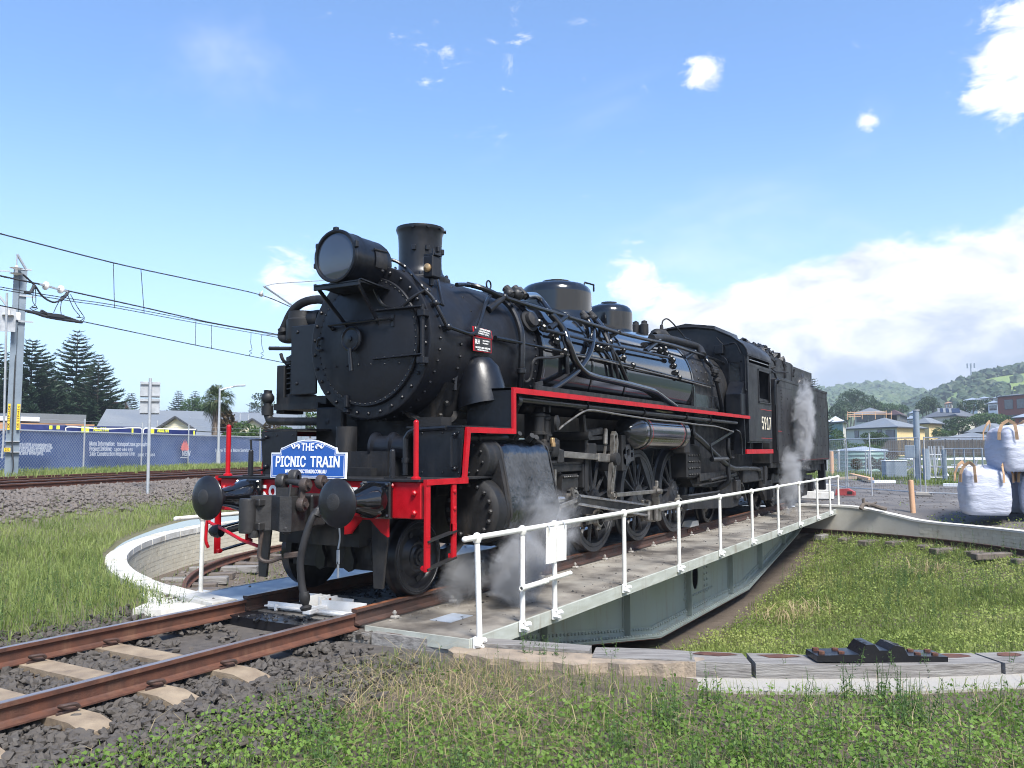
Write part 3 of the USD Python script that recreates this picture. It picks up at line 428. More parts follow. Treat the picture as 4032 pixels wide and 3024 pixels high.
# saddle, blast pipe cowl, under-smokebox gear
MB().box(1.55, 3.3, -.62, .62, 1.0, 2.0, .02).prism([(-.62, 1.9), (.62, 1.9), (.80, 2.3), (-.80, 2.3)], 'yz', 1.5, 3.3).build('smokebox_saddle', 'under_black', L)
MB().rev([(.30, 0), (.36, .02), (.36, .05), (.30, .06)], (1.62, -.42, 2.0), (-.3, -.55, .8), 26).bolts(np.array([1.60, -.45, 2.05])+[(.02*math.sin(t), .26*math.cos(t), .2*math.sin(t)) for t in np.linspace(0, 5.5, 8)], (-.5, -.5, .7), .035, .05).build('steam_chest_joint', 'under_black', L)
m = MB().rev([(.30, -.1), (.29, .12), (.26, .34), (.19, .45), (.08, .50), (.001, .51)], (2.02, -.93, 2.14), (.04, .22, 1), 28); cw = m.build('steam_pipe_cowl', 'black_paint', L)
t = np.linspace(0, pi, 13); MB().tube([(1.99+.33*math.cos(a), -.80+.02, 2.22+.47*math.sin(a)) for a in t], .03, 6).build('cowl_flange', 'black_paint', cw)
# air pump on the far side of the smokebox front
ap = MB().rev([(.001, 0), (.17, 0), (.19, .03), (.19, .12), (.15, .14), (.15, .52), (.20, .54), (.20, .60), (.16, .62), (.12, .66), (.12, .80), (.20, .82), (.21, .86), (.21, 1.08), (.19, 1.1), (.18, 1.19), (.001, 1.2)], (1.55, 1.52, 2.12), (0, 0, 1), 24)
ap.cyl((1.55, 1.25, 3.22), (1.55, 1.62, 3.22), .085).rev([(.12, 0), (.12, .18), (.09, .2), (.001, .2)], (1.55, 1.18, 3.2), (0, 1, 0), 14).box(1.42, 1.72, 1.32, 1.72, 2.06, 2.16).box(1.38, 1.74, 1.66, 1.80, 2.0, 2.62, .01)
ap = ap.build('air_pump', 'under_black', L, label='black air compressor hung beside the smokebox door')
m = MB()
for z in np.arange(2.30, 2.64, .065): m.rev([(.15, 0), (.192, .008), (.192, .022), (.15, .03)], (1.55, 1.52, z), (0, 0, 1), 24)
m.build('cooling_fins', 'under_black', ap)
MB().box(1.24, 1.27, .98, 1.40, 2.22, 3.08, .008).box(1.24, 1.40, 1.385, 1.41, 2.22, 3.08, .006).bolts([(1.24, 1.30, 3.0), (1.24, 1.30, 2.36)], -X, .025).build('pump_shield', 'black_paint', ap)
MB().tube([(1.35, .80, 3.32), (1.42, 1.1, 3.42), (1.46, 1.42, 3.42), (1.46, 1.62, 3.32), (1.46, 1.74, 3.15), (1.46, 1.80, 3.02), (1.46, 1.74, 2.97), (1.5, 1.6, 2.96)], .055, 12).rev([(.07, 0), (.07, .06)], (1.46, 1.76, 3.05), (0, .3, 1), 12).build('exhaust_pipe', 'under_black', ap)
MB().tube([(1.4, 1.45, 2.82), (1.3, 1.85, 2.84)], .025).tube([(1.45, 1.8, 2.78), (1.45, 1.76, 2.70), (1.5, 1.7, 2.62)], .022).build('pump_lubricator', 'under_black', ap)
MB().tube([(1.3, 1.86, 2.30), (1.3, 1.86, 2.05), (1.3, 1.83, 1.94), (1.3, 1.7, 1.90), (1.3, .68, 1.88)], .052, 12).sph((1.3, 1.86, 2.2), .085).rev([(.075, -.06), (.075, .06)], (1.3, 1.86, 2.04), (0, 0, 1), 12).rev([(.07, 0), (.07, .05)], (1.3, .76, 1.88), (0, 1, 0), 12).build('suction_pipe', 'under_black', ap)
MB().box(1.24, 1.34, .55, .98, 1.55, 2.05, .02).box(1.30, 1.9, 1.0, 1.75, 2.04, 2.12).box(1.34, 1.9, .9, 1.7, 2.1, 2.2).build('pump_bracket', 'under_black', L)
# front platform, buffer beam and its fittings
bb = MB().box(.19, .25, -1.40, 1.40, .87, 1.225, .008).box(.165, .192, -1.02, -.985, .87, 1.22).build('buffer_beam', 'red_paint', L)
m = MB()
for s in (-1, 1): m.bolts([(.188, s*1.33, 1.12), (.188, s*1.33, .93), (.188, s*1.06, 1.19), (.188, s*.99, .90)], -X, .028, .03)
m.each('beam_bolt', 'red_paint', bb)
for s in (-1, 1):
    MB().prism([(s*.50, .87), (s*.98, .87), (s*.98, .68), (s*.90, .72), (s*.76, .84), (s*.64, .84), (s*.56, .76), (s*.50, .69), (s*.42, .68), (s*.42, .87)], 'yz', .215, .245).build('beam_apron', 'red_paint', bb)
m = MB().text('59', .20, (.186, .78, .955), (0, -1, 0), (0, 0, 1), .004, True, .27); m.build('beam_number', 'white_letter', bb)
MB().text('17', .20, (.186, -.40, .955), (0, -1, 0), (0, 0, 1), .004, True, .22).build('beam_number', 'white_letter', bb)
MB().box(.16, 2.0, -1.41, 1.41, 1.225, 1.25, .004).build('front_platform', 'under_black', L)
MB().box(.28, 3.3, -.56, .56, .55, 1.2).box(.28, .8, -.9, .9, .95, 1.2).build('front_frame', 'under_black', L)
for s, lb in ((-1, None), (1, None)):
    c0 = np.array([.19, s*.888, 1.045])
    b = MB().obox(c0-[.03, 0, 0], (.06, .37, .36), b=.02).rev([(.165, -.06), (.178, -.10), (.165, -.17), (.115, -.30), (.095, -.40), (.088, -.47)], c0, X, 32).bolts(c0+[[-.06, s*a, b] for a in (-.155, .155) for b in (-.15, .15)], -X, .022, .03).build('buffer', 'gloss_black', L)
    MB().rev([(.088, -.44), (.10, -.45), (.10, -.49), (.088, -.50), (.075, -.51), (.075, -.57)], c0, X, 28).build('buffer_collar', 'tyre_black', b)
    h = MB().rev([(.001, -.66), (.06, -.658), (.15, -.645), (.20, -.628), (.225, -.61), (.23, -.598), (.225, -.586), (.12, -.57), (.07, -.55)], c0, X, 48).build('buffer_head', 'tyre_black', b)
    MB().rev([(.001, -.664), (.05, -.662), (.075, -.658), (.085, -.652)], c0+[0, .0, .01], X, 20).build('wear_patch', 'coupler_iron', h)
    p = MB().cyl((.22, s*1.32, 1.25), (.22, s*1.32, 1.80), .027).sph((.22, s*1.32, 1.80), .027, 2).rev([(.05, 0), (.05, .02), (.03, .03)], (.22, s*1.32, 1.248), (0, 0, 1), 14).build('beam_post', 'red_paint', L)
    MB().box(.20, .42, s*1.0-.06, s*1.0+.06, 1.25, 1.265).cyl((.26, s*1.0, 1.25), (.26, s*1.0, 1.52), .030, .028, 10).sph((.26, s*1.0, 1.52), .028).build('lamp_iron', 'tyre_black', L)
    # side step hangers and treads
    y = s*1.46; m = MB().bar((.215, y, 1.22), (.215, y, .38), .075, .022, up=(0, 1, 0)).bar((.66, y, 1.24), (.66, y, .46), .07, .022, up=(0, 1, 0)).box(.18, .70, y-.02, y+.02, 1.195, 1.25).box(.19, .24, s*1.40, y, .40, .42)
    m.obox((.215, y-.03*s, .41), (.06, .05, .05), b=.01).obox((.66, y-.03*s, .48), (.06, .05, .05), b=.01).obox((.215, y, .66), (.06, .03, .1)).obox((.66, y, .74), (.07, .03, .12))
    st = m.build('side_step', 'red_paint', L); MB().bolts([(.66, y-.011, 1.12), (.66, y-.011, .95)], (0, -1, 0), .024).each('step_bolt', 'red_paint', st)
    MB().bar((.20, y, .40), (.68, y, .465), .06, .018).build('tread', 'worn_black', st); MB().bar((.20, y, .66), (.68, y, .725), .06, .018).build('tread', 'worn_black', st)
    m = MB().prism([(.31, .86), (.33, .86), (.31, .16), (.28, .16)], 'xz', s*.80-.10, s*.80+.10)
    m.v[-1][:, 1] = s*.81+(m.v[-1][:, 1]-s*.80)*np.interp(m.v[-1][:, 2], [.16, .86], [.55, 1.15]); m.build('guard_iron', 'worn_black', L)
    # slanted plates that step the running board up
    a = s*.88; MB().prism([(a, 1.25), (s*1.42, 1.25), (s*1.46, 1.76), (a, 1.76)], 'yz', .83, .845).bolts([(.828, s*yy, zz) for yy in (.94, 1.2, 1.40) for zz in (1.30, 1.71)], -X, .012).build('step_plate', 'black_paint', L)
    MB().tube([(.82, s*1.36, 1.66), (.76, s*1.36, 1.66), (.76, s*1.36, 1.36), (.82, s*1.36, 1.36)] if s < 0 else [(.82, s*1.42, 1.66), (.78, s*1.58, 1.66), (.76, s*1.52, 1.28), (.82, s*1.42, 1.3)], .014, smooth=False).sph((.81, s*1.36, 1.69), .025).sph((.81, s*1.36, 1.34), .03).build('step_handle', 'black_paint', L)
    MB().box(1.86, 1.875, s*.82, s*1.44, 1.78, 2.24).build('step_plate', 'black_paint', L)
    MB().box(.84, 1.9, s*.72, s*1.44, 1.765, 1.785).box(1.86, 12.0, s*.98, s*1.43, 2.21, 2.235).build('running_board', 'black_paint', L)
    y0, y1 = s*1.435, s*1.465
    v = MB().prism([(.84, 1.25), (.90, 1.25), (.965, 1.71), (1.90, 1.71), (1.90, 2.175), (11.98, 2.175), (11.98, 2.24), (1.84, 2.24), (1.84, 1.77), (.90, 1.77)], 'xz', y0, y1)
    v.prism([(.70, 1.19), (.92, 1.19), (.92, 1.25), (.70, 1.25)], 'xz', y0, y1); v.build('red_valance', 'red_paint', L)
# drum and pipework on the platform
MB().rev([(.001, 0), (.17, 0), (.17, .03), (.13, .05), (.13, .20), (.17, .22), (.17, .25), (.13, .27), (.13, .42), (.165, .44), (.165, .47), (.001, .47)], (.95, -.20, 1.56), (.18, -1, 0), 28).build('cross_drum', 'black_paint', L)
MB().tube([(.75, -.78, 1.27), (.75, -.78, 1.6), (.75, -.80, 1.68), (.75, -.9, 1.74), (.75, -1.3, 1.76)], .028).rev([(.04, 0), (.04, .05)], (.75, -.78, 1.40), (0, 0, 1), 12).build('sanding_pipe', 'pipe_black', L)
MB().rev([(.15, 0), (.15, .02), (.12, .03), (.12, .55)], (.95, .22, 1.25), (0, 0, 1), 20).box(.7, 1.2, -.35, -.02, 1.25, 1.34).box(.8, 1.5, -.5, .5, 1.25, 1.52).box(1.3, 1.5, -.85, -.5, 1.25, 1.9).each('platform_castings', 'under_black', L)
# coupler with its links, hoses
m = MB().box(-.08, .25, -.13, .13, .80, 1.05, .02).box(-.02, .19, -.20, .20, .76, 1.09, .02)
m.prism([(-.08, .16), (-.08, -.17), (-.30, -.20), (-.36, -.10), (-.30, .0), (-.26, .12), (-.40, .26), (-.34, .34), (-.16, .30)], 'xy', .74, 1.08).prism([(-.10, .14), (-.28, .04), (-.25, -.12), (-.10, -.12)], 'xy', 1.06, 1.16)
cp = m.build('coupler', 'coupler_iron', L)
MB().rev([(.001, -.01), (.078, 0), (.085, .02), (.085, .32), (.08, .34), (.001, .345)], (-.40, .30, .715), (0, 0, 1), 24).box(-.38, -.26, .16, .30, .98, 1.05, .01).box(-.38, -.26, .16, .30, .74, .82, .01).cyl((-.37, .24, .67), (-.37, .24, .74), .05).build('coupler_knuckle', 'coupler_iron', cp)
m = MB()
for P in ((-.14, .10, 1.22), (-.05, .02, 1.26)): m.rev([(.025, -.045), (.07, -.045), (.08, -.03), (.08, .03), (.07, .045), (.025, .045)], P, (.3, -1, 0), 18)
m.cyl((-.12, .05, 1.22), (-.14, -.26, 1.20), .032); cl = m.build('coupling_link', 'coupler_iron', cp)
m = MB()
for P, d in (((-.16, -.24, 1.19), (.2, -1, 0)), ((-.06, -.36, 1.22), (.2, -1, 0)), ((-.18, -.22, 1.0), (.3, -1, .0))): m.rev([(.03, -.035), (.065, -.035), (.072, -.02), (.072, .02), (.065, .035), (.03, .035)], P, d, 18).cyl(np.array(P)-[.0, -.07, 0], np.array(P)+[0, -.07, 0], .028, n=10)
m.bar((-.17, -.22, 1.18), (-.19, -.21, 1.0), .06, .05).build('coupling_shackle', 'link_rust', cp)
MB().cyl((-.24, -.12, 1.20), (-.28, -.12, .80), .014).sph((-.28, -.12, .77), .062, 2).build('weighted_lever', 'coupler_iron', cp)
MB().tube([(-.30, .20, .72), (-.32, .21, .55), (-.32, .20, .46), (-.28, .12, .43), (-.2, .02, .47)], .020).obox((-.14, -.05, .49), (.16, .045, .06), ((.6, -.8, .1), (.8, .6, 0), (0, 0, 1)), b=.01).build('lock_rod', 'link_rust', cp)
hs = MB().tube([(-.05, -.38, .98), (-.12, -.40, .96), (-.2, -.38, .88), (-.24, -.32, .66), (-.24, -.27, .45), (-.22, -.27, .25), (-.20, -.29, .10)], .036, 12).build('brake_hose', 'rubber', L)
MB().tube([(.0, -.42, 1.0), (-.06, -.42, .99), (-.13, -.40, .95)], .042, 10).rev([(.05, -.03), (.05, .03)], (-.16, -.40, .92), (-.4, .1, -.9), 12).rev([(.045, -.04), (.055, .0), (.05, .05), (.03, .09), (.06, .11), (.05, .14)], (-.2, -.29, .12), (.1, -.1, -1), 12).build('hose_coupling', 'coupler_iron', hs)
MB().box(-.16, -.11, -.42, -.38, .93, .95).bar((-.10, -.44, 1.09), (-.13, -.44, .92), .02, .012).build('hose_cock', 'bright_steel', hs)
m = MB().tube([(.1, 1.42, .86), (.05, 1.42, .80), (.05, 1.40, .74), (-.05, 1.1, .70), (-.12, .7, .60), (-.12, .45, .55)], .018, smooth=False).tube([(.05, 1.44, .76), (.04, 1.44, .55), (.06, 1.42, .46)], .018).build('uncoupling_rod', 'red_paint', L)
MB().rev([(.06, -.05), (.075, 0), (.06, .06), (.03, .1)], (-.02, 1.18, .66), (-.2, 1, 0), 12).cyl((.0, 1.05, .67), (.22, .8, .76), .035).build('air_cock', 'under_black', L)
m = MB()
for y in (-.30, .10): m.prism([(y-.035, .88), (y+.035, .88), (y+.03, .50), (y+.075, .40), (y+.06, .30), (y, .27), (y-.06, .30), (y-.075, .40), (y-.03, .50)], 'yz', .42, .46)
m.build('truck_hangers', 'tyre_black', L)
MB().tube([(-.1, -.62, .88), (-.08, -.63, .70), (-.09, -.62, .58)], .009, 6).obox((-.09, -.62, .50), (.02, .035, .14), b=.006).obox((-.09, -.62, .38), (.02, .02, .16), b=.005).build('chain_tag', 'galv', L)
# cylinders: valve chest over cylinder, cladding with wrinkled sheet
for s in (-1, 1):
    y = s*1.27
    cy = MB().rev([(.001, 0), (.19, 0), (.225, .02), (.235, .06), (.235, .30), (.19, .31), (.19, 1.3), (.001, 1.3)], (1.30, y*.985, 1.43), X, 40).rev([(.001, .02), (.27, .02), (.31, .03), (.352, .06), (.362, .11), (.36, .30), (.33, 1.25), (.25, 1.3), (.001, 1.3)], (1.27, y*.97, .88), X, 44).build('cylinder', 'under_black', L)
    MB().bolts(ringpts(1.285, .275, 16, 0, .88, y*.97), -X, .026, .035).bolts(ringpts(1.295, .15, 8, .2, 1.43, y*.985), -X, .018, .02).each('cover_bolt', 'worn_black', cy)
    t = np.linspace(2.7, 0, 15); o = [(s*(abs(y)-.02)+s*.235*math.cos(a)*1, 1.43+.225*math.sin(a)) for a in np.linspace(2.4, .05, 14)]+[(s*(abs(y)*.97)+s*.365*math.cos(a), .88+.365*math.sin(a)) for a in np.linspace(.2, -1.7, 16)]
    V = np.array([[x, p, q] for x in (1.56, 1.9, 2.3, 2.66) for p, q in o]); n = len(o); F = [[k*n+i, k*n+i+1, (k+1)*n+i+1] for k in range(3) for i in range(n-1)]+[[k*n+i, (k+1)*n+i+1, (k+1)*n+i] for k in range(3) for i in range(n-1)]
    MB().add(V, F).build('cylinder_cladding', 'crumpled_sheet', cy, smooth=60); MB().prism(o, 'yz', 1.48, 1.565).build('casing_front', 'under_black', cy)
    MB().tube([(1.56, p, q) for p, q in o[::3]+[o[-1]]], .014, 6).tube([(2.66, p, q) for p, q in o[::3]+[o[-1]]], .010, 6).box(1.57, 2.65, s*1.43-.006, s*1.43+.006, 1.19, 1.205).build('cladding_band', 'worn_black', cy)
    MB().cyl((2.1, s*1.34, 1.66), (2.06, s*1.42, 1.72), .03, n=8).cyl((2.35, s*1.36, 1.64), (2.3, s*1.45, 1.70), .035, n=8).cyl((2.45, s*1.36, 1.62), (2.40, s*1.45, 1.68), .035, n=8).each('relief_cock', 'under_black', cy)
MB().cyl((1.0, -1.30, 1.66), (1.9, -1.33, 1.67), .035).rev([(.05, 0), (.05, .06)], (1.3, -1.31, 1.66), X, 12).build('drain_cock_rod', 'under_black', L)
# ---------------------------------------------------------------- wheels and motion
DX = (3.57, 5.29, 7.03, 8.77); CR = np.array([-.29, -.24])
def driver(x, s, par, r=.765, main=False):
    c = np.array([x, s*.79, r]); Y = np.array([0, s, 0.])
    w = MB().rev([(r-.13, .05), (r-.125, .065), (r-.075, .065), (r-.07, .055), (r-.065, .065), (r-.005, .065), (r, .055), (r+.002, -.03), (r+.03, -.06), (r+.03, -.085), (r-.06, -.09), (r-.13, -.06), (r-.13, .05)], c, Y, 64).build('driving_wheel', 'wheel_grey', par)
    cr = CR/np.linalg.norm(CR); ang0 = math.atan2(cr[1], cr[0])
    for k in range(13):
        a = ang0+pi/13+k*2*pi/13; e = np.array([math.cos(a), 0, math.sin(a)]); q = np.array([-math.sin(a), 0, math.cos(a)])
        m = MB(); v = [];
        for rr, wd, th in ((.10, .034, .045), (.30, .024, .035), (r-.14, .026, .03), (r-.10, .05, .03)):
            for u, vv in ((1, 0), (.5, .9), (-.5, .9), (-1, 0), (0, -.9)): v.append(c+e*rr+q*wd*u+Y*th*vv)
        f = [[i*5+j, i*5+(j+1) % 5, (i+1)*5+(j+1) % 5] for i in range(3) for j in range(5)]+[[i*5+j, (i+1)*5+(j+1) % 5, (i+1)*5+j] for i in range(3) for j in range(5)]
        m.add(v, f).build('spoke', 'wheel_grey', w)
    hp = c+[CR[0], 0, CR[1]]
    g = Point(0, 0).buffer(.17, 24).union(Point(CR[0]*.95, CR[1]*.95).buffer(.125, 24)); g = g.convex_hull
    m = MB().prism(g, 'xz', -.05, .075); m.v[-1][:, 1] *= s; m.xf(t=c); m.rev([(.11, .07), (.105, .085), (.02, .085), (.015, .07), (.001, .07)], c, Y, 24); m.build('hub', 'wheel_grey', w)
    a = np.linspace(-.72 if main else -.50, .72 if main else .50, 13)-ang0*0; base = ang0+pi
    o = [((r-.13)*math.cos(base+t), (r-.13)*math.sin(base+t)) for t in a]
    m = MB().prism(o, 'xz', -.03, .058); m.v[-1][:, 1] *= s; m.xf(t=c).build('counterweight', 'wheel_grey', w)
    MB().cyl(hp+Y*.06, hp+Y*(.42 if main else .30), .055).build('crank_pin', 'bare_steel', w)
for s in (-1, 1):
    for i, x in enumerate(DX): driver(x, s, L, main=(i == 2))
def disc_wheel(x, s, r, par, name, col='tyre_black', yo=.755):
    c = np.array([x, s*yo, r]); Y = np.array([0, s, 0.])
    w = MB().rev([(.001, .10), (.05, .10), (.055, .085), (.09, .085), (.10, .06), (.13, .045), (.16, .05), (r*.55, .0), (r-.11, -.005), (r-.085, .02), (r-.075, .058), (r-.01, .06), (r, .05), (r+.002, -.03), (r+.008, -.045), (r+.03, -.062), (r+.03, -.088), (r-.05, -.095), (.001, -.095)], c, Y, 56).build(name, col, par)
    MB().rev([(r-.03, .060), (r-.035, .066), (r-.04, .060)], c, Y, 56).build('tyre_groove', 'wheel_grey', w)
    MB().bolts([c+Y*.005+[.6*r*math.cos(a), 0, .6*r*math.sin(a)] for a in (1.9, 4.9)], Y, .03, .01, 10, False).build('wheel_hole', 'under_black', w); return w
for s in (-1, 1): disc_wheel(.95, s, .40, L, 'pilot_wheel'); disc_wheel(10.95, s, .46, L, 'trailing_wheel')
MB().cyl((.95, -.7, .40), (.95, .7, .40), .08).box(.5, 1.6, -.55, .55, .35, .60).box(.55, .75, -.62, .62, .28, .85).prism([(.42, .62), (1.5, .62), (1.5, .38), (1.05, .38), (1.0, .25), (.88, .25), (.80, .42), (.42, .42)], 'xz', -.60, -.52).prism([(.42, .62), (1.5, .62), (1.5, .38), (1.05, .38), (1.0, .25), (.88, .25), (.80, .42), (.42, .42)], 'xz', .52, .60).build('pilot_truck', 'under_black', L)
m = MB()
for x in DX+(10.95,): m.cyl((x, -.7, .765 if x < 10 else .46), (x, .7, .765 if x < 10 else .46), .10)
m.box(2.6, 9.6, -.56, -.46, .62, 1.25).box(2.6, 9.6, .46, .56, .62, 1.25).box(2.6, 9.4, -.5, .5, 1.02, 1.2).box(2.4, 9.3, -.75, .75, 1.72, 2.0)
for x in (3.0, 4.43, 6.16, 7.9): m.box(x-.1, x+.1, -.5, .5, .3, 1.2).box(x-.05, x+.05, -.8, -.5, .9, 1.2)
m.build('main_frame', 'under_black', L)
m = MB()
for x in DX[:3]+(8.77,):
    m.box(x+.80, x+.87, -.80, -.68, .30, .95, .01).obox((x+.84, -.74, .50), (.06, .10, .42), ((.95, 0, -.2), (0, 1, 0), (.2, 0, .95)), b=.01).tube([(x+.86, -.72, 1.0), (x+.93, -.74, 1.35), (x+.90, -.78, 1.5)], .025)
m.build('brake_gear', 'under_black', L)
for s in (-1, 1):
    mo = MB().bar((DX[0]+CR[0]-.1, s*1.04, .525), (DX[3]+CR[0]+.1, s*1.04, .525), .05, .125, up=(0, 0, 1), b=.01)
    mo.xf()
    for x in DX: p = np.array([x+CR[0], s*1.04, .525]); mo.rev([(.10, -.045), (.125, -.04), (.125, .04), (.10, .045)], p, (0, 1, 0), 20).obox(p+[0, s*.0, .14], (.07, .05, .07), b=.01).obox(p+[0, 0, -.13], (.12, .05, .08), b=.02)
    p = np.array([DX[1]+CR[0]-.55, s*1.04, .525]); mo.rev([(.09, -.05), (.09, .05)], p, (0, 1, 0), 16)
    sr = mo.build('side_rod', 'bare_steel', L)
    if s < 0: MB().rev([(.001, .06), (.055, .055), (.055, -.02)], (DX[3]+CR[0], -1.07, .525), (0, -1, 0), 16).rev([(.001, .06), (.055, .055), (.055, -.02)], (DX[1]+CR[0], -1.07, .525), (0, -1, 0), 16).rev([(.001, .06), (.05, .055), (.05, -.02)], (DX[1]+CR[0]-.55, -1.07, .525), (0, -1, 0), 16).each('rod_pin', 'worn_black', sr)
# right hand running gear, the side that shows
ym = -1.19; A, B = np.array([3.86, ym, .87]), np.array([DX[2]+CR[0], ym, .525])
d = nrm(B-A); n_ = np.array([-d[2], 0, d[0]])
m = MB().bar(A+n_*.055, B+n_*.085, .055, .035, up=(0, 0, 1), b=.006).bar(A-n_*.055, B-n_*.085, .055, .035, up=(0, 0, 1), b=.006); mr = m.build('main_rod', 'bright_steel', L)
MB().bar(A, B, .02, .15).build('rod_web', 'worn_black', mr)
MB().rev([(.09, -.05), (.125, -.045), (.125, .045), (.09, .05)], A, (0, 1, 0), 24).obox(B+[-.02, 0, 0], (.34, .09, .34), (d, (0, 1, 0), n_), b=.04).obox(B+[.06, -.02, .23], (.10, .07, .14), b=.02).each('rod_end', 'bare_steel', mr)
MB().rev([(.001, .06), (.055, .055), (.07, .02), (.07, -.03)], A+[0, -.05, 0], (0, -1, 0), 18).build('crosshead_pin', 'worn_black', mr)
m = MB().prism([(A[0]-.22, 1.20), (A[0]+.22, 1.20), (A[0]+.24, 1.06), (A[0]+.17, .74), (A[0]-.1, .70), (A[0]-.22, .86), (A[0]-.26, 1.05)], 'xz', -1.16, -1.02); xh = m.build('crosshead', 'worn_black', L)
MB().bolts([(A[0]-.2+.055*k, -1.165, 1.165) for k in range(8)], (0, -1, 0), .022, .03).bolts([(A[0]-.08+.06*k, -1.165, .98+.02*(k % 2)) for k in range(4)], (0, -1, 0), .03, .05).build('crosshead_bolts', 'under_black', xh)
m = MB().box(2.75, 4.30, -1.16, -.98, 1.235, 1.33, .008).box(2.75, 4.32, -1.15, -1.0, 1.33, 1.36).box(4.22, 4.34, -1.18, -.9, 1.0, 1.34, .01).build('slide_bar', 'worn_black', L)
MB().cyl((2.55, ym+.04, .88), (3.65, ym+.04, .88), .042).build('piston_rod', 'bright_steel', L)
m = MB().box(4.26, 4.36, -1.2, -.5, .95, 1.75, .01).box(4.3, 5.6, -1.02, -.55, 1.50, 1.60, .01).box(4.3, 4.6, -1.22, -1.0, 1.38, 1.62, .02).box(5.55, 5.7, -1.2, -.5, 1.2, 1.75, .01).build('motion_bracket', 'under_black', L)
yl = -1.28
lk = [(4.99, 1.74), (5.06, 1.80), (5.13, 1.76), (5.16, 1.62), (5.10, 1.38), (5.03, 1.12), (4.98, .98), (4.95, .86), (4.89, .84), (4.86, .90), (4.88, 1.05), (4.90, 1.20), (4.97, 1.42)]
hole1 = [(5.03, 1.72), (5.075, 1.75), (5.11, 1.72), (5.115, 1.62), (5.07, 1.46), (5.015, 1.46), (5.02, 1.58)]; hole2 = [(4.93, 1.32), (5.04, 1.32), (5.0, 1.16), (4.965, 1.06), (4.935, 1.06), (4.93, 1.18)]
m = MB(); m.prism(lk, 'xz', yl-.03, yl+.03, (hole1[::-1], hole2[::-1])); el = m.build('expansion_link', 'bare_steel', L)
MB().rev([(.001, -.09), (.09, -.08), (.10, 0), (.10, .06)], (5.03, yl, 1.39), (0, 1, 0), 18).build('link_trunnion', 'under_black', el)
MB().bar((3.38, -1.24, 1.475), (5.05, -1.24, 1.40), .04, .085, b=.008).bar((3.3, -1.24, 1.51), (3.45, -1.24, 1.47), .045, .10).bar((4.55, -1.24, 1.42), (5.0, -1.24, 1.40), .06, .12, b=.01).build('radius_rod', 'bare_steel', L)
MB().bar((3.165, -1.27, 1.80), (3.165, -1.27, 1.30), .035, .035).bar((3.165, -1.27, 1.28), (3.15, -1.27, .95), .045, .07, up=(0, 1, 0)).bar((3.15, -1.27, .98), (3.16, -1.27, .76), .05, .075, up=(0, 1, 0), b=.01).rev([(.05, -.04), (.05, .04)], (3.15, -1.27, .80), (0, 1, 0), 14).build('combination_lever', 'bare_steel', L)
MB().bar((3.2, -1.29, .79), (3.78, -1.29, .86), .03, .055, b=.006).rev([(.05, -.03), (.05, .03)], (3.22, -1.29, .79), (0, 1, 0), 14).bar((3.74, -1.28, .84), (3.66, -1.28, 1.02), .03, .06).build('union_link', 'bare_steel', L)
ye = -1.32; rc = np.array([DX[2]+CR[0]-.10, ye, .85])
MB().bar((4.92, ye, .87), rc, .035, .06, b=.006).rev([(.06, -.03), (.06, .03)], (4.92, ye, .87), (0, 1, 0), 16).rev([(.085, -.035), (.085, .035)], rc, (0, 1, 0), 18).obox(rc+[.02, 0, .10], (.06, .05, .14), b=.01).build('eccentric_rod', 'bare_steel', L)
MB().bar(B+[0, -.10, 0], rc+[0, .03, 0], .05, .13, up=(0, 1, 0), b=.02).obox(B+[0, -.11, -.04], (.2, .06, .24), b=.03).rev([(.001, .07), (.04, .065), (.05, .0)], rc+[0, -.03, 0], (0, -1, 0), 14).build('return_crank', 'bare_steel', L)
m = MB().bar((4.15, -1.2, 2.02), (4.21, -1.2, 1.72), .06, .09, up=(0, 1, 0), b=.015).bar((4.18, -1.2, 1.74), (4.80, -1.2, 1.80), .06, .10, b=.015).bar((4.18, -1.2, 1.68), (4.78, -1.2, 1.70), .05, .05).cyl((4.2, -1.3, 1.72), (4.2, -.7, 1.72), .06).build('lifting_arm', 'worn_black', L)
MB().bar((4.82, -1.26, 1.83), (4.80, -1.26, 1.60), .07, .05, up=(0, 1, 0), b=.02).bar((4.80, -1.26, 1.58), (4.76, -1.26, 1.45), .03, .03, up=(0, 1, 0)).build('lifting_link', 'bare_steel', L)
g = Polygon([(5.60, 1.32), (5.58, 1.50), (5.66, 1.56), (5.74, 1.60), (6.02, 1.62), (6.02, 1.36), (5.86, 1.34), (5.70, 1.28)], [[(5.72, 1.40), (5.72, 1.52), (5.84, 1.54), (5.84, 1.44)], [(5.89, 1.52), (5.89, 1.58), (5.98, 1.59), (5.98, 1.52)], [(5.89, 1.40), (5.89, 1.48), (5.98, 1.48), (5.98, 1.41)]])
MB().prism(g, 'xz', -1.20, -1.12).box(5.85, 6.02, -1.12, -.6, 1.36, 1.62).rev([(.001, .02), (.04, .02), (.04, 0)], (5.645, -1.2, 1.42), (0, -1, 0), 16).build('link_bracket', 'wheel_grey', L)
